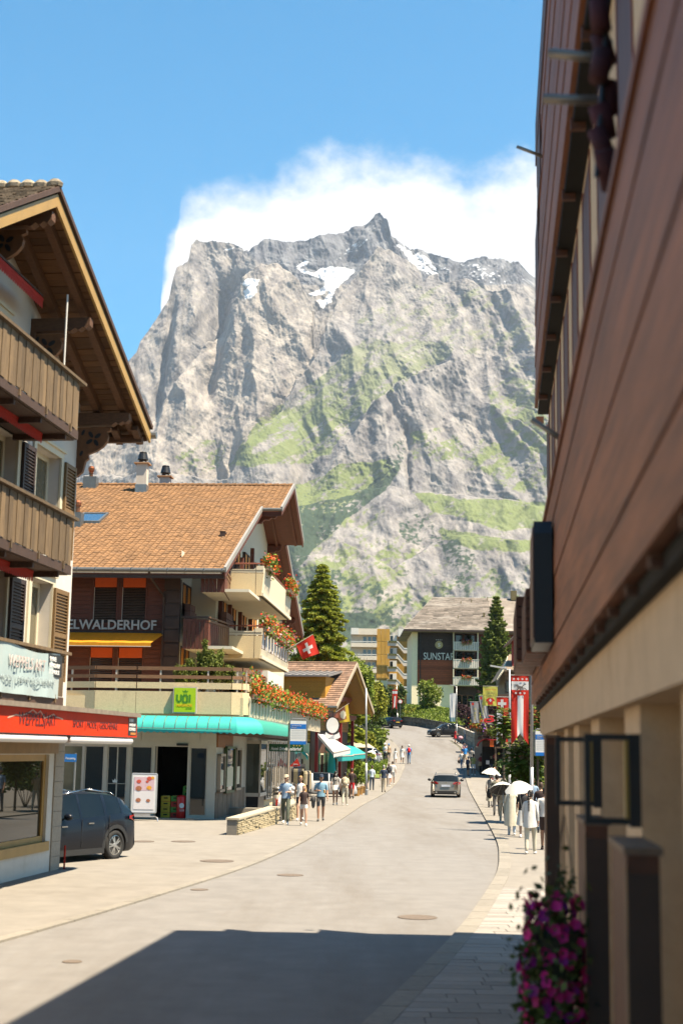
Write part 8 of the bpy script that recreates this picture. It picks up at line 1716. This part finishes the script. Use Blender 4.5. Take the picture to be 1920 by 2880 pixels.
def person(label,pos,face,h=1.72,skin=0,top='white',sleeve=.45,bottom='djeans',leg=1.0,shoe='white',hair='dark',hairstyle='short',hat=None,walk=.5,phase=1,arms=('hang','hang'),yaw=0,woman=False,garment=None,glasses=False,group=None,lean=0,shirtlen=0):
    s=h/1.75; g=random.Random(label); t=thing('person',label,'person',pos,face,group); k=.90 if woman else 1.0
    J={}; a=phase*walk
    J['pelvis']=(0,0,.96); J['waist']=(0,.0+lean*.1,1.10); J['chest']=(0,lean*.22,1.30); J['neckb']=(0,.0+lean*.3,1.455); J['neck']=(0,.012+lean*.34,1.53)
    for sd,sg in (('L',-1),('R',1)):
        st=a*(1 if sd=='L' else -1)
        J['hip'+sd]=(sg*.092,0,.90); J['knee'+sd]=(sg*.098,.30*st+.02+.05*max(0,-st),.50+.02*abs(st)); back=max(0,-st)
        J['ank'+sd]=(sg*.095,.46*st-.20*back*0-.10*back,.085+.10*back); J['toe'+sd]=(sg*.115,.46*st+.15-.10*back,.035+.03*back)
        J['sh'+sd]=(sg*.185*k,lean*.26,1.405)
        am=arms[0 if sd=='L' else 1]; sw=-st*.28
        if am=='hang': J['el'+sd]=(sg*.235*k,-.03+sw*.6+lean*.1,1.13); J['wr'+sd]=(sg*.245*k,.06+sw*1.2+lean*.1,.89)
        elif am=='bent': J['el'+sd]=(sg*.25*k,-.04,1.14); J['wr'+sd]=(sg*.10,.24,1.16)
        elif am=='up': J['el'+sd]=(sg*.26,.20,1.30); J['wr'+sd]=(sg*.18,.30,1.52)
        elif am=='out': J['el'+sd]=(sg*.30,.05,1.17); J['wr'+sd]=(sg*.40,.22,1.02)
        elif am=='fwd': J['el'+sd]=(sg*.22,.12,1.15); J['wr'+sd]=(sg*.17,.36,1.08)
        elif am=='hold': J['el'+sd]=(sg*.24,-.02,1.14); J['wr'+sd]=(sg*.16,.22,1.36)
        w_,e=np.array(J['wr'+sd]),np.array(J['el'+sd]); d=(w_-e)/np.linalg.norm(w_-e); J['hand'+sd]=tuple(w_+d*.06); J['_d'+sd]=tuple(d)
    Rd=dict(pelvis=.135,waist=.118*k,chest=.142*k,neckb=.075,neck=.052,hipL=.098,kneeL=.060,ankL=.040,toeL=.038,shL=.070*k,elL=.043*k,wrL=.030*k,handL=.034)
    names=['pelvis','waist','chest','neckb','neck']+[p+q for q in 'LR' for p in ('hip','knee','ank','toe','sh','el','wr','hand')]
    E=[('pelvis','waist'),('waist','chest'),('chest','neckb'),('neckb','neck')]+[x for q in 'LR' for x in (('pelvis','hip'+q),('hip'+q,'knee'+q),('knee'+q,'ank'+q),('ank'+q,'toe'+q),('chest','sh'+q),('sh'+q,'el'+q),('el'+q,'wr'+q),('wr'+q,'hand'+q))]
    me=bpy.data.meshes.new('body'); ix={n:i for i,n in enumerate(names)}; me.from_pydata([tuple(q*s for q in J[n]) for n in names],[(ix[p],ix[q]) for p,q in E],[])
    o=bpy.data.objects.new('body',me); C.objects.link(o); o.parent=t
    md=o.modifiers.new('skin','SKIN'); md.use_smooth_shade=True
    for n in names:
        r=Rd.get(n,Rd.get(n[:-1]+'L',.05))*s*(1.22 if leg==1 and n[:3] in('kne','ank') else 1.06 if n[:3] in ('kne','hip') else 1); fl=1.0
        me.skin_vertices[0].data[ix[n]].radius=(r*(1.12 if n in('chest','waist','pelvis') else 1),r*(.80 if n in('chest','waist','pelvis') else 1)); me.skin_vertices[0].data[ix[n]].use_root=(n=='pelvis')
    sb=o.modifiers.new('sub','SUBSURF'); sb.levels=1; sb.render_levels=1
    PEOPLE.append(dict(o=o,t=t,J=J,s=s,skin=SKIN[skin],top=CL[top],bottom=CL[bottom],shoe=m_shoe[shoe],sleeve=sleeve,leg=leg,E=E,woman=woman,yaw=yaw,hd=(0,.035+lean*.4,1.632)))
    hc=np.array(PEOPLE[-1]['hd'])*s; hm=HAIR[hair] if hair else None; cy,sy=math.cos(yaw),math.sin(yaw)
    def hp(x,y,z): return (hc[0]+s*(x*cy+y*sy),hc[1]+s*(-x*sy+y*cy),hc[2]+s*z)
    if hm:
        mb=MB(); n=14
        rows=[(.0,.132),(.045,.126),(.072,.10),(.084,.06),(.088,.02),(.086,-.03),(.078,-.07)]
        V=[];
        for r,z in rows:
            for i in range(n):
                a=2*math.pi*i/n; y=math.cos(a); zz=z
                if y>.35 and z<.075: zz=.075+.012*(y-.35)   # hairline
                elif y>-.15 and z<-.01: zz=-.01
                V.append(hp(r*.93*math.sin(a)*1.02,(r*1.10*y-.008),zz))
        mb.add(V,[(j*n+i,(j+1)*n+i,(j+1)*n+(i+1)%n,j*n+(i+1)%n) for j in range(len(rows)-1) for i in range(n)])
        if hairstyle=='long': mb.prism([hp(-.085,-.03,.03),hp(.085,-.03,.03),hp(.10,-.075,-.12),hp(.085,-.10,-.34),hp(0,-.11,-.38),hp(-.085,-.10,-.34),hp(-.10,-.075,-.12)],(0,-.05*s*cy,0)) 
        if hairstyle=='tail':
            mb.ball(hp(0,-.11,.02),.035*s); 
            for q in range(6): z=.0-q*.075; mb.tube(hp(.004*q,-.125-.012*q,z),hp(.004*(q+1),-.125-.012*(q+1),z-.08),(.030-.002*q)*s,(.030-.003*q)*s,8)
        if hairstyle=='bun': mb.ball(hp(0,-.10,.07),.042*s)
        mb.build('hair',hm,t,True)
    if hat:
        kind,col=hat; m=CL[col]; mb=MB(); n=16
        if kind=='cap':
            V=[hp(r*math.sin(2*math.pi*i/n),r*1.12*math.cos(2*math.pi*i/n)-.004,z) for r,z in ((.088,.055),(.086,.10),(.06,.135),(.005,.145)) for i in range(n)]; mb.add(V,[(j*n+i,j*n+(i+1)%n,(j+1)*n+(i+1)%n,(j+1)*n+i) for j in range(3) for i in range(n)])
            mb.add([hp(-.07,.075,.062),hp(.07,.075,.062),hp(.055,.165,.045),hp(-.055,.165,.045),hp(-.07,.075,.05),hp(.07,.075,.05),hp(.055,.165,.037),hp(-.055,.165,.037)],[(0,1,2,3),(7,6,5,4),(2,6,7,3),(1,5,6,2),(0,3,7,4)])
        else:
            R_=.17; V=[hp(r*math.sin(2*math.pi*i/n),r*math.cos(2*math.pi*i/n),z) for r,z in ((R_,.045),(R_,.055),(.092,.075),(.085,.135),(.06,.155),(.005,.157)) for i in range(n)]; mb.add(V,[(j*n+i,j*n+(i+1)%n,(j+1)*n+(i+1)%n,(j+1)*n+i) for j in range(5) for i in range(n)])
        mb.build('hat',m,t,True)
    if glasses:
        mb=MB(); 
        for q in (-1,1): c_=hp(.034*q,.098,.018); mb.ball(c_,.026*s,.012*s,.02*s,8,5)
        mb.tube(hp(-.075,.03,.022),hp(-.05,.095,.022),.004,.004,4); mb.tube(hp(.075,.03,.022),hp(.05,.095,.022),.004,.004,4); mb.build('sunglasses',m_black,t)
    if garment:
        nm,z0,z1,rx0,ry0,rx1,ry1,col=garment; mb=MB(); n=22;V=[];rows=9
        for j in range(rows):
            f=j/(rows-1)
            for i in range(n):
                a=2*math.pi*i/n; fold=1+.07*f*math.sin(a*7+1.3)+.03*f*math.sin(a*3); e=f**.8
                V.append((s*(rx0+(rx1-rx0)*e)*math.cos(a)*fold,s*((ry0+(ry1-ry0)*e)*math.sin(a)*fold+lean*.15*(1-f)),s*(z0+(z1-z0)*f+.02*math.sin(a*2+2)*f)))
        mb.add(V,[(j*n+i,(j+1)*n+i,(j+1)*n+(i+1)%n,j*n+(i+1)%n) for j in range(rows-1) for i in range(n)]); mb.build(nm,CL[col],t,True)
    # shirt shell: follows the trunk, ends in a hem, with a collar opening
    if shirtlen is not None:
        mb=MB(); n=20; V=[]; zs=[(1.462,.085,.075),(1.43,.165*k,.10),(1.36,.185*k,.122),(1.25,.168*k,.118),(1.12,.150*k,.112),(1.0,.158,.118),(.93-shirtlen,.172,.128)]
        for z,rx,ry in zs:
            for i in range(n): a=2*math.pi*i/n; fo=1+.018*math.sin(a*5+z*23); V.append((s*rx*math.cos(a)*fo,s*(ry*math.sin(a)*fo+lean*(z-.96)*.65),s*z))
        mb.add(V,[(j*n+i,(j+1)*n+i,(j+1)*n+(i+1)%n,j*n+(i+1)%n) for j in range(len(zs)-1) for i in range(n)]); mb.build('shirt',CL[top],t,True)
    return t
def finish_people():
    dg=bpy.context.evaluated_depsgraph_get(); bpy.context.view_layer.update(); dg=bpy.context.evaluated_depsgraph_get()
    for P in PEOPLE:
        o=P['o']; me=bpy.data.meshes.new_from_object(o.evaluated_get(dg)); o.modifiers.clear(); n=len(me.vertices); co=np.empty(n*3,np.float32); me.vertices.foreach_get('co',co); co=co.reshape(-1,3)
        F_=[tuple(p.vertices) for p in me.polygons]; J,s=P['J'],P['s']
        segs=[(p,q) for p,q in P['E']]; A=np.array([J[p] for p,q in segs])*s; B=np.array([J[q] for p,q in segs])*s
        cen=np.array([co[list(f)].mean(0) for f in F_]); D=B-A; tt=np.clip(((cen[:,None]-A)*D).sum(2)/(D*D).sum(1),0,1); dist=np.linalg.norm(cen[:,None]-(A+tt[...,None]*D),axis=2)
        rad=np.array([.12 if p in('pelvis','waist','chest') and q in('waist','chest') else .05 for p,q in segs]); b=(dist-rad).argmin(1); MI=[]
        for i,bi in enumerate(b):
            p,q=segs[bi]; u=tt[i,bi]; z=cen[i,2]/s
            if p in('neckb',) : m=0
            elif p in('chest','waist') and q in('chest','neckb') or q=='waist': m=1 if z>.99 else 2
            elif q[:2]=='sh': m=1 if P['sleeve']>0 else (0 if abs(cen[i,0])/s>.12 else 1)
            elif p[:2]=='sh': m=1 if u<P['sleeve']*2 else 0
            elif p[:2]=='el': m=1 if u<P['sleeve']*2-1 else 0
            elif p[:2]=='wr': m=0
            elif q[:3]=='hip': m=2
            elif p[:3]=='hip': m=2 if u<P['leg']*2 else 0
            elif p[:4]=='knee': m=2 if u<P['leg']*2-1 else 0
            else: m=3
            if z<.075: m=3
            if p[:4]=='knee' and u>.93 and P['leg']<1: m=3
            MI.append(m)
        mb=MB(); mb.v=[tuple(c_) for c_ in co]; mb.f=F_; mb.m=MI
        # loose hems: widen trouser legs a little, and shoes with soles
        for sd in 'LR':
            a,tq=np.array(J['ank'+sd])*s,np.array(J['toe'+sd])*s; mb.ball(((a+tq)/2+np.array([0,-.015*s,-.022*s])),.046*s,.125*s,.042*s,9,6,3)
            # hand: palm with four bent fingers and a thumb off the side
            w_=np.array(J['wr'+sd])*s; d=np.array(J['_d'+sd]); up=np.array([0,1,0]) if abs(d[2])>.6 else np.array([0,0,1]); sg=-1 if sd=='L' else 1
            e=np.cross(d,up); e/=np.linalg.norm(e); f=np.cross(e,d); base=w_+d*.085*s; wid=f if abs(d[2])>.6 else e; nor=e*(-sg) if abs(d[2])>.6 else -f
            for q,(off,L) in enumerate(((-.026,.055),(-.009,.066),(.009,.063),(.025,.050))):
                p0=base+wid*off*s; p1=p0+(d*.9+nor*.25)*L*.55*s; p2=p1+(d*.6+nor*.75)*L*.5*s; mb.tube(p0-d*.02*s,p1,.0095*s,.0088*s,5,0); mb.tube(p1,p2,.0088*s,.007*s,5,0)
            p0=w_+d*.03*s+wid*(.024)*s; p1=p0+(d*.6+wid*.8)*.035*s; p2=p1+(d*.9+nor*.3)*.028*s; mb.tube(p0,p1,.0115*s,.010*s,5,0); mb.tube(p1,p2,.010*s,.008*s,5,0)
        head_mesh(mb,tuple(np.array(P['hd'])*s),P['yaw'],s,P['woman'])
        nm=bpy.data.meshes.new('body'); nm.from_pydata(mb.v,[],mb.f)
        for m in (P['skin'],P['top'],P['bottom'],P['shoe'],P['skin'],m_eye,m_lip): nm.materials.append(m)
        nm.polygons.foreach_set('material_index',mb.m); nm.polygons.foreach_set('use_smooth',[True]*len(mb.f)); nm.update(); o.data=nm; bpy.data.meshes.remove(me)
def foot(px,py): p=gnd(px,py); onp=p.x<LX(p.y)-.2 or p.x>RX(p.y)+.3; return Vector((p.x,p.y,zr(p.y)+(.032 if onp else 0)))
CAM=180; AWAY=0     # heading: 0 looks up the street, 180 looks to the viewer
G1='people walking on the left pavement'; G2='people on the right pavement'; G3='people standing at the souvenir stall'
ph=person
# left pavement
ph('man in light blue polo and beige cap striding with dark green trousers',foot(802,2322),176,1.80,0,'blue',.45,'green',1,'white','brown','short',('cap','beige'),.5,1,('bent','hang'),.2,False,None,True,G1)
ph('blonde woman in white tank top with sunglasses behind the blue polo man',foot(843,2311),182,1.72,0,'white',0,'black',.30,'white','blond','bun',None,.35,-1,('bent','hang'),0,True,None,True,G1)
ph('girl in dark brown top and white shorts walking at the blonde woman side',foot(853,2325),184,1.45,0,'brown',.25,'white',.22,'white','blond','long',None,.45,1,('hang','hang'),.3,True,None,False,G1)
ph('bearded man in blue tee and dark cap holding a coffee cup',foot(901,2312),183,1.78,1,'tblue',.45,'dgrey',.42,'grey','brown','short',('cap','navy'),.35,-1,('hang','bent'),-.1,False,None,False,G1)
ph('long haired woman in grey tee and white shorts walking away',foot(942,2266),-6,1.68,1,'grey',.35,'white',.22,'white','dark','long',None,.35,1,('hang','hang'),0,True,('skirt',1.05,.80,.14,.11,.23,.20,'white'),False,G1)
ph('person in beige top and wide pale trousers with a small backpack, walking away',foot(969,2267),-4,1.64,0,'beige',.5,'cream',1,'white','dark','short',None,.3,-1,('hang','bent'),0,True,None,False,G1)
ph('person in dark jacket and red shorts on the left pavement',foot(988,2248),-8,1.72,1,'brown',1,'red',.40,'black','brown','short',None,.3,1,('hang','hang'),0,False,None,False,G1)
ph('person in a dark dress beside the pale blue shirt walker',foot(1029,2221),0,1.62,0,'black',.5,'black',.6,'black','blond','long',None,.2,1,('hang','hang'),0,True,('dress',1.05,.52,.14,.11,.19,.16,'black'),False,G1)
ph('woman in pale blue shirt and dark jeans walking away',foot(1045,2224),-5,1.70,0,'pblue',.6,'djeans',1,'black','brown','short',None,.3,-1,('hang','hang'),0,True,None,False,G1)
ph('bald man in navy tee and beige trousers walking away',foot(1078,2229),-8,1.82,0,'navy',.45,'beige',1,'brown','grey','short',None,.25,1,('hang','hang'),0,False,None,False,G1)
ph('woman with dark top and white skirt walking ahead of the bald man',foot(1092,2213),-6,1.66,0,'navy',.4,'white',.3,'white','brown','tail',None,.3,1,('hang','hang'),0,True,('skirt',1.05,.66,.14,.11,.21,.18,'white'),False,G1)
ph('man in white shirt and white shorts near the kerb walking away',foot(1103,2207),-6,1.74,0,'white',.5,'white',.42,'white','brown','short',None,.35,-1,('hang','hang'),0,False,None,False,G1)
ph('cyclist in white jersey standing with a bicycle on the far left pavement',foot(1082,2145),150,1.76,1,'white',.45,'black',.4,'black','dark','short',('cap','white'),.1,1,('fwd','hang'),0,False,None,False,G1)
ph('cyclist in orange tan vest and blue cap beside the white jersey cyclist',foot(1092,2144),190,1.70,1,'tan',.1,'black',.35,'black','brown','short',('cap','sky'),.1,-1,('hang','fwd'),0,True,None,False,G1)
ph('girl in white dress with dark hair on the road edge',foot(1111,2149),0,1.42,0,'white',.4,'white',.3,'white','dark','long',None,.2,1,('hang','hang'),0,True,('dress',1.05,.58,.13,.10,.20,.17,'white'),False,G1)
ph('woman in short white dress with brown hair on the road edge',foot(1130,2149),-4,1.68,0,'white',.4,'white',.3,'white','brown','long',None,.25,-1,('hang','hang'),0,True,('dress',1.05,.62,.14,.11,.21,.18,'white'),False,G1)
ph('hiker in blue with a red backpack and white cap on the road',foot(1149,2149),-6,1.78,0,'sky',.45,'jeans',1,'black','grey','short',('cap','white'),.3,1,('hang','hang'),0,False,None,False,G1)
# right, far
ph('woman in red dress pushing a pink pram by the stone wall',foot(1279,2091),-60,1.66,0,'red',.2,'red',.3,'black','dark','long',None,.25,1,('fwd','fwd'),0,True,('dress',1.05,.60,.14,.11,.22,.19,'red'),False,G2)
ph('man in white tee and blue jeans walking down by the stone wall',foot(1309,2089),180,1.80,0,'white',.45,'jeans',1,'white','brown','short',None,.3,-1,('hang','hang'),0,False,None,False,G2)
ph('person in pink with both arms raised behind the bright blue tee man',foot(1305,2140),185,1.72,0,'pink',.4,'beige',.45,'white','brown','short',None,.2,1,('up','up'),0,True,None,True,G2)
ph('man in bright blue tee and beige shorts on the right kerb',foot(1307,2149),184,1.74,1,'sky',.45,'beige',.42,'white','dark','short',('cap','navy'),.2,1,('hang','hang'),0,False,None,False,G2)
ph('woman in white tee and jeans stepping down the kerb with a black bag',foot(1297,2164),150,1.66,0,'white',.4,'jeans',1,'white','brown','tail',None,.55,1,('hang','hang'),0,True,None,False,G2)
ph('person with white cap and dark rucksack waiting at the stall edge',foot(1315,2183),-50,1.66,1,'black',.5,'black',.45,'black','dark','short',('cap','white'),.1,1,('bent','bent'),0,True,None,False,G3)
ph('man in yellow green tee and pale shorts at the stall',foot(1330,2182),-35,1.80,2,'ygreen',.45,'pblue',.42,'white','dark','short',None,.15,-1,('hang','bent'),0,False,None,False,G3)
ph('person in dark red top with a tan jacket tied at the waist',foot(1351,2180),-40,1.80,1,'dred',.5,'black',1,'black','dark','short',None,.12,1,('bent','bent'),0,True,('tied_jacket',1.08,.74,.16,.13,.24,.20,'tan'),False,G3)
ph('person in grey tee and blue cap half hidden at the stall',foot(1325,2158),-30,1.75,2,'grey',.45,'djeans',1,'black','dark','short',('cap','navy'),.1,1,('hang','bent'),0,False,None,False,G3)
ph('woman in white top with bare arms deeper at the stall',foot(1336,2155),-20,1.72,0,'white',.1,'beige',.5,'white','blond','long',('cap','straw'),.1,-1,('hang','bent'),0,True,None,False,G3)
ph('man in black at the dark end of the stall',foot(1362,2168),-60,1.78,1,'black',1,'black',1,'black','dark','short',None,.1,1,('hang','bent'),0,False,None,False,G3)
# right, near
ph('bald man behind the first white umbrella',foot(1389,2238),182,1.80,0,'grey',.5,'navy',1,'black',None,'short',None,.2,1,('hang','hang'),0,False,None,False,G2)
ph('woman with dark hair, red bag and pale skirt left of the olive jacket man',foot(1378,2273),-12,1.66,1,'grey',.6,'grey',1,'brown','dark','tail',None,.35,1,('hang','hang'),0,True,('skirt',1.06,.36,.14,.11,.24,.20,'cream'),False,G2)
ph('man in olive jacket and grey trousers walking away with a black shoulder bag',foot(1396,2297),-8,1.80,1,'olive',1,'dgrey',1,'black','dark','short',None,.35,-1,('hang','bent'),0,False,None,False,G2,0,.06)
ph('woman in pink beige with tan trousers under the black lined umbrella',foot(1413,2316),-6,1.66,1,'tan',1,'beige',1,'white','dark','short',('hat','straw'),.3,1,('hang','hold'),0,True,None,False,G2)
ph('woman in pink scarf and sunglasses facing the viewer behind the umbrellas',foot(1452,2300),178,1.70,0,'pink',.6,'navy',1,'white','brown','long',None,.2,1,('hang','hang'),0,True,None,True,G2)
ph('woman in long cream dress and pale jeans under the tilted white umbrella',foot(1438,2352),-10,1.68,0,'cream',.5,'pblue',1,'white','dark','long',None,.22,1,('hold','hang'),0,True,('dress',1.36,.34,.15,.12,.27,.23,'cream'),False,G2)
ph('woman in straw hat and black top with a white skirt facing the viewer',foot(1470,2358),178,1.66,0,'black',.5,'white',.5,'white','dark','long',('hat','straw'),.2,-1,('hang','hang'),.2,True,('skirt',1.04,.42,.14,.11,.23,.19,'white'),False,G2)
ph('woman in loose white shirt and beige trousers with a long ponytail, nearest',foot(1491,2406),-14,1.74,0,'white',.95,'cream',1,'white','dark','tail',None,.28,-1,('hang','hang'),.25,True,('loose_shirt',1.42,.74,.15,.12,.215,.185,'white'),False,G2)
ph('man in blue tee and sunglasses facing the viewer behind the ponytail woman',foot(1497,2322),182,1.80,1,'blue',.45,'navy',1,'black','grey','short',None,.2,1,('hang','hang'),-.2,False,None,True,G2)
ph('blond man far behind the blue tee man',foot(1500,2292),180,1.80,0,'pblue',.45,'beige',1,'white','blond','short',None,.2,1,('hang','hang'),0,False,None,False,G2)
ph('person with light brown hair in dark jacket by the right pavement edge',foot(1521,2345),-10,1.74,0,'brown',1,'djeans',1,'black','brown','short',None,.2,-1,('hang','hang'),0,False,None,False,G2)
ph('person in plaid white shirt and dark shorts cut by the near building',foot(1533,2394),-12,1.78,1,'white',.5,'brown',.42,'brown','dark','short',None,.25,1,('hang','hang'),0,False,None,False,G2)
finish_people()
# ---------------------------------------------------------------- umbrellas, bags and things people carry
def umbrella(label,px,py,Y,r,tilt,under,cx=0):
    c_=at(px,py,Y); open_parasol('umbrella',label,'umbrella',(c_.x,Y,c_.z),r,.30,M('umbrella_white',(.80,.77,.70),.7,.04,3,trans=.12),8,tilt,.62,under)
umbrella('first white umbrella, farthest and nearly level',1380,2178,66,.46,(.08,.10),None); umbrella('white umbrella with black lining tilted to the left',1413,2222,52.5,.50,(-.40,.15),m_black); umbrella('white umbrella tilted to the left in front of the straw hat woman',1458,2222,47,.47,(.20,-.28),None)
def bag(name,label,cat,pos,size,col,strap=None):
    t=thing(name,label,cat,pos); w_,d_,h_=size; mb=MB(); mb.ball((0,0,h_*.45),w_*.5,d_*.5,h_*.5,10,8); b=mb.build('pouch',col,t,True)
    if strap: mb=MB(); mb.path([(-w_*.3,0,h_*.8),(-w_*.2,0,h_*1.0+strap),(w_*.2,0,h_*1.0+strap),(w_*.3,0,h_*.8)],.01,5); mb.build('strap',col,t)
    return t
q=foot(1383,2290); bag('shoulder_bag','black shoulder bag at the hip of the olive jacket man','bag',(q.x-.12,q.y-.1,.72),(.30,.22,.46),CL['black'],.35); q=foot(1398,2296); bag('carrier_bag','bright green plastic bag in front of the olive jacket man','bag',(q.x+.03,q.y-.32,.90),(.36,.22,.28),M('green_plastic',(.05,.55,.05),.4,.2,8,trans=.3),.1)
q=foot(1291,2164); bag('hand_bag','black handbag swinging beside the white tee woman on the kerb','bag',(q.x-.05,q.y-.1,zr(q.y)+.55),(.26,.16,.34),CL['black'],.3); q=foot(1375,2272); bag('hand_bag','red bag carried by the dark haired woman in the pale skirt','bag',(q.x+.12,q.y-.22,.85),(.30,.18,.34),CL['red'],.3)
def pack(label,px,py,dy,zc,col,face=0): q=foot(px,py); t=thing('backpack',label,'backpack',(q.x,q.y+dy,q.z+zc),face); MB().ball((0,0,.0),.16,.09,.24,12,8).build('main_pocket',col,t,True); MB().ball((0,-.08 if dy<0 else .08,-.07),.12,.05,.12,10,6).build('front_pocket',col,t,True); MB().path([(-.1,.08,.16),(-.1,.12,.22)],.015,5).build('strap',col,t)
pack('small cream backpack on the back of the person in beige',969,2267,-.19,1.18,CL['beige']); pack('red backpack of the hiker in blue',1149,2149,-.2,1.28,CL['red']); pack('dark backpack on the woman with the white skirt',1092,2213,-.19,1.24,CL['black']); pack('large dark rucksack of the person with the white cap',1313,2183,-.24,1.12,CL['navy'])
q=foot(906,2312); t=thing('coffee_cup','orange paper coffee cup in the hand of the bearded man','cup',(q.x+.06,q.y-.30,1.12)); MB().lathe([(.03,0),(.042,.11),(.042,.12),(.03,.125)],(0,0,0),12).build('cup',M('paper_orange',(.62,.34,.10),.6,.1,5),t); MB().lathe([(.044,.118),(.044,.13),(.02,.132)],(0,0,0),12).build('lid',m_wht,t)
q=foot(808,2322); t=thing('towel','white cloth slung over the shoulder of the light blue polo man','cloth',(q.x+.13,q.y-.1,1.22)); mb=MB(); g=random.Random(3)
for i in range(5): mb.ball((g.uniform(-.06,.06),g.uniform(-.03,.03),g.uniform(-.02,.22)),.085,.06,.09,9,6)
mb.build('folds',CL['white'],t,True)
q=foot(890,2312); t=thing('jacket','dark jacket carried over the arm of the bearded man','jacket',(q.x-.14,q.y-.14,.72)); mb=MB(); mb.ball((0,0,.15),.11,.09,.16,9,6); mb.ball((.0,.02,0),.08,.07,.2,9,6); mb.build('folds',CL['dgrey'],t,True)
# pram and bicycle
q=foot(1294,2092); t=thing('pram','small pink pram pushed by the woman in red','pram',q,30); MB().ball((0,0,.62),.26,.36,.24,10,7).build('hood',CL['pink'],t,True); mb=MB()
for sx in (-.2,.2):
    mb.tube((sx,-.3,.12),(sx,.35,.95),.015,.015,5); mb.tube((sx,.3,.12),(sx,-.2,.6),.015,.015,5)
mb.build('frame',m_black,t)
for sx in (-.2,.2):
    for sy in (-.32,.32): o=MB().lathe([(.08,-.02),(.11,-.02),(.11,.02),(.08,.02)],(0,0,0),12).build('wheel',m_tyre,t); o.location=(sx,sy,.11); o.rotation_euler=(0,math.pi/2,0)
q=foot(1079,2147); t=thing('bicycle','dark bicycle held by the two cyclists on the far left pavement','bicycle',q,60); 
for sx in (-.5,.5):
    wv=bpy.data.objects.new('wheel',None); C.objects.link(wv); wv.parent=t; wv.location=(sx,0,.34); wv.rotation_euler=(math.pi/2,0,0); MB().lathe([(.31,-.015),(.34,-.015),(.34,.015),(.31,.015)],(0,0,0),24).build('tyre',m_tyre,wv); mb=MB()
    for a in range(8): mb.tube((0,0,0),(.31*math.cos(a*.785),.31*math.sin(a*.785),0),.003,.003,4)
    mb.build('spokes',m_steel,wv)
mb=MB(); B0,S0,H0=(0,0,.30),(-.15,0,.85),(.36,0,.82); mb.path([(-.5,0,.34),B0,S0,(-.5,0,.34)],.018,6); mb.path([B0,(.38,0,.72)],.02,6); mb.path([S0,H0,(.38,0,.72),(.5,0,.34)],.018,6); mb.build('frame',m_black,t); MB().tube((.34,-.24,.92),(.34,.24,.92),.014,.014,6).build('handlebar',m_black,t); MB().ball((-.18,0,.92),.13,.06,.03,8,5).build('saddle',m_black,t)
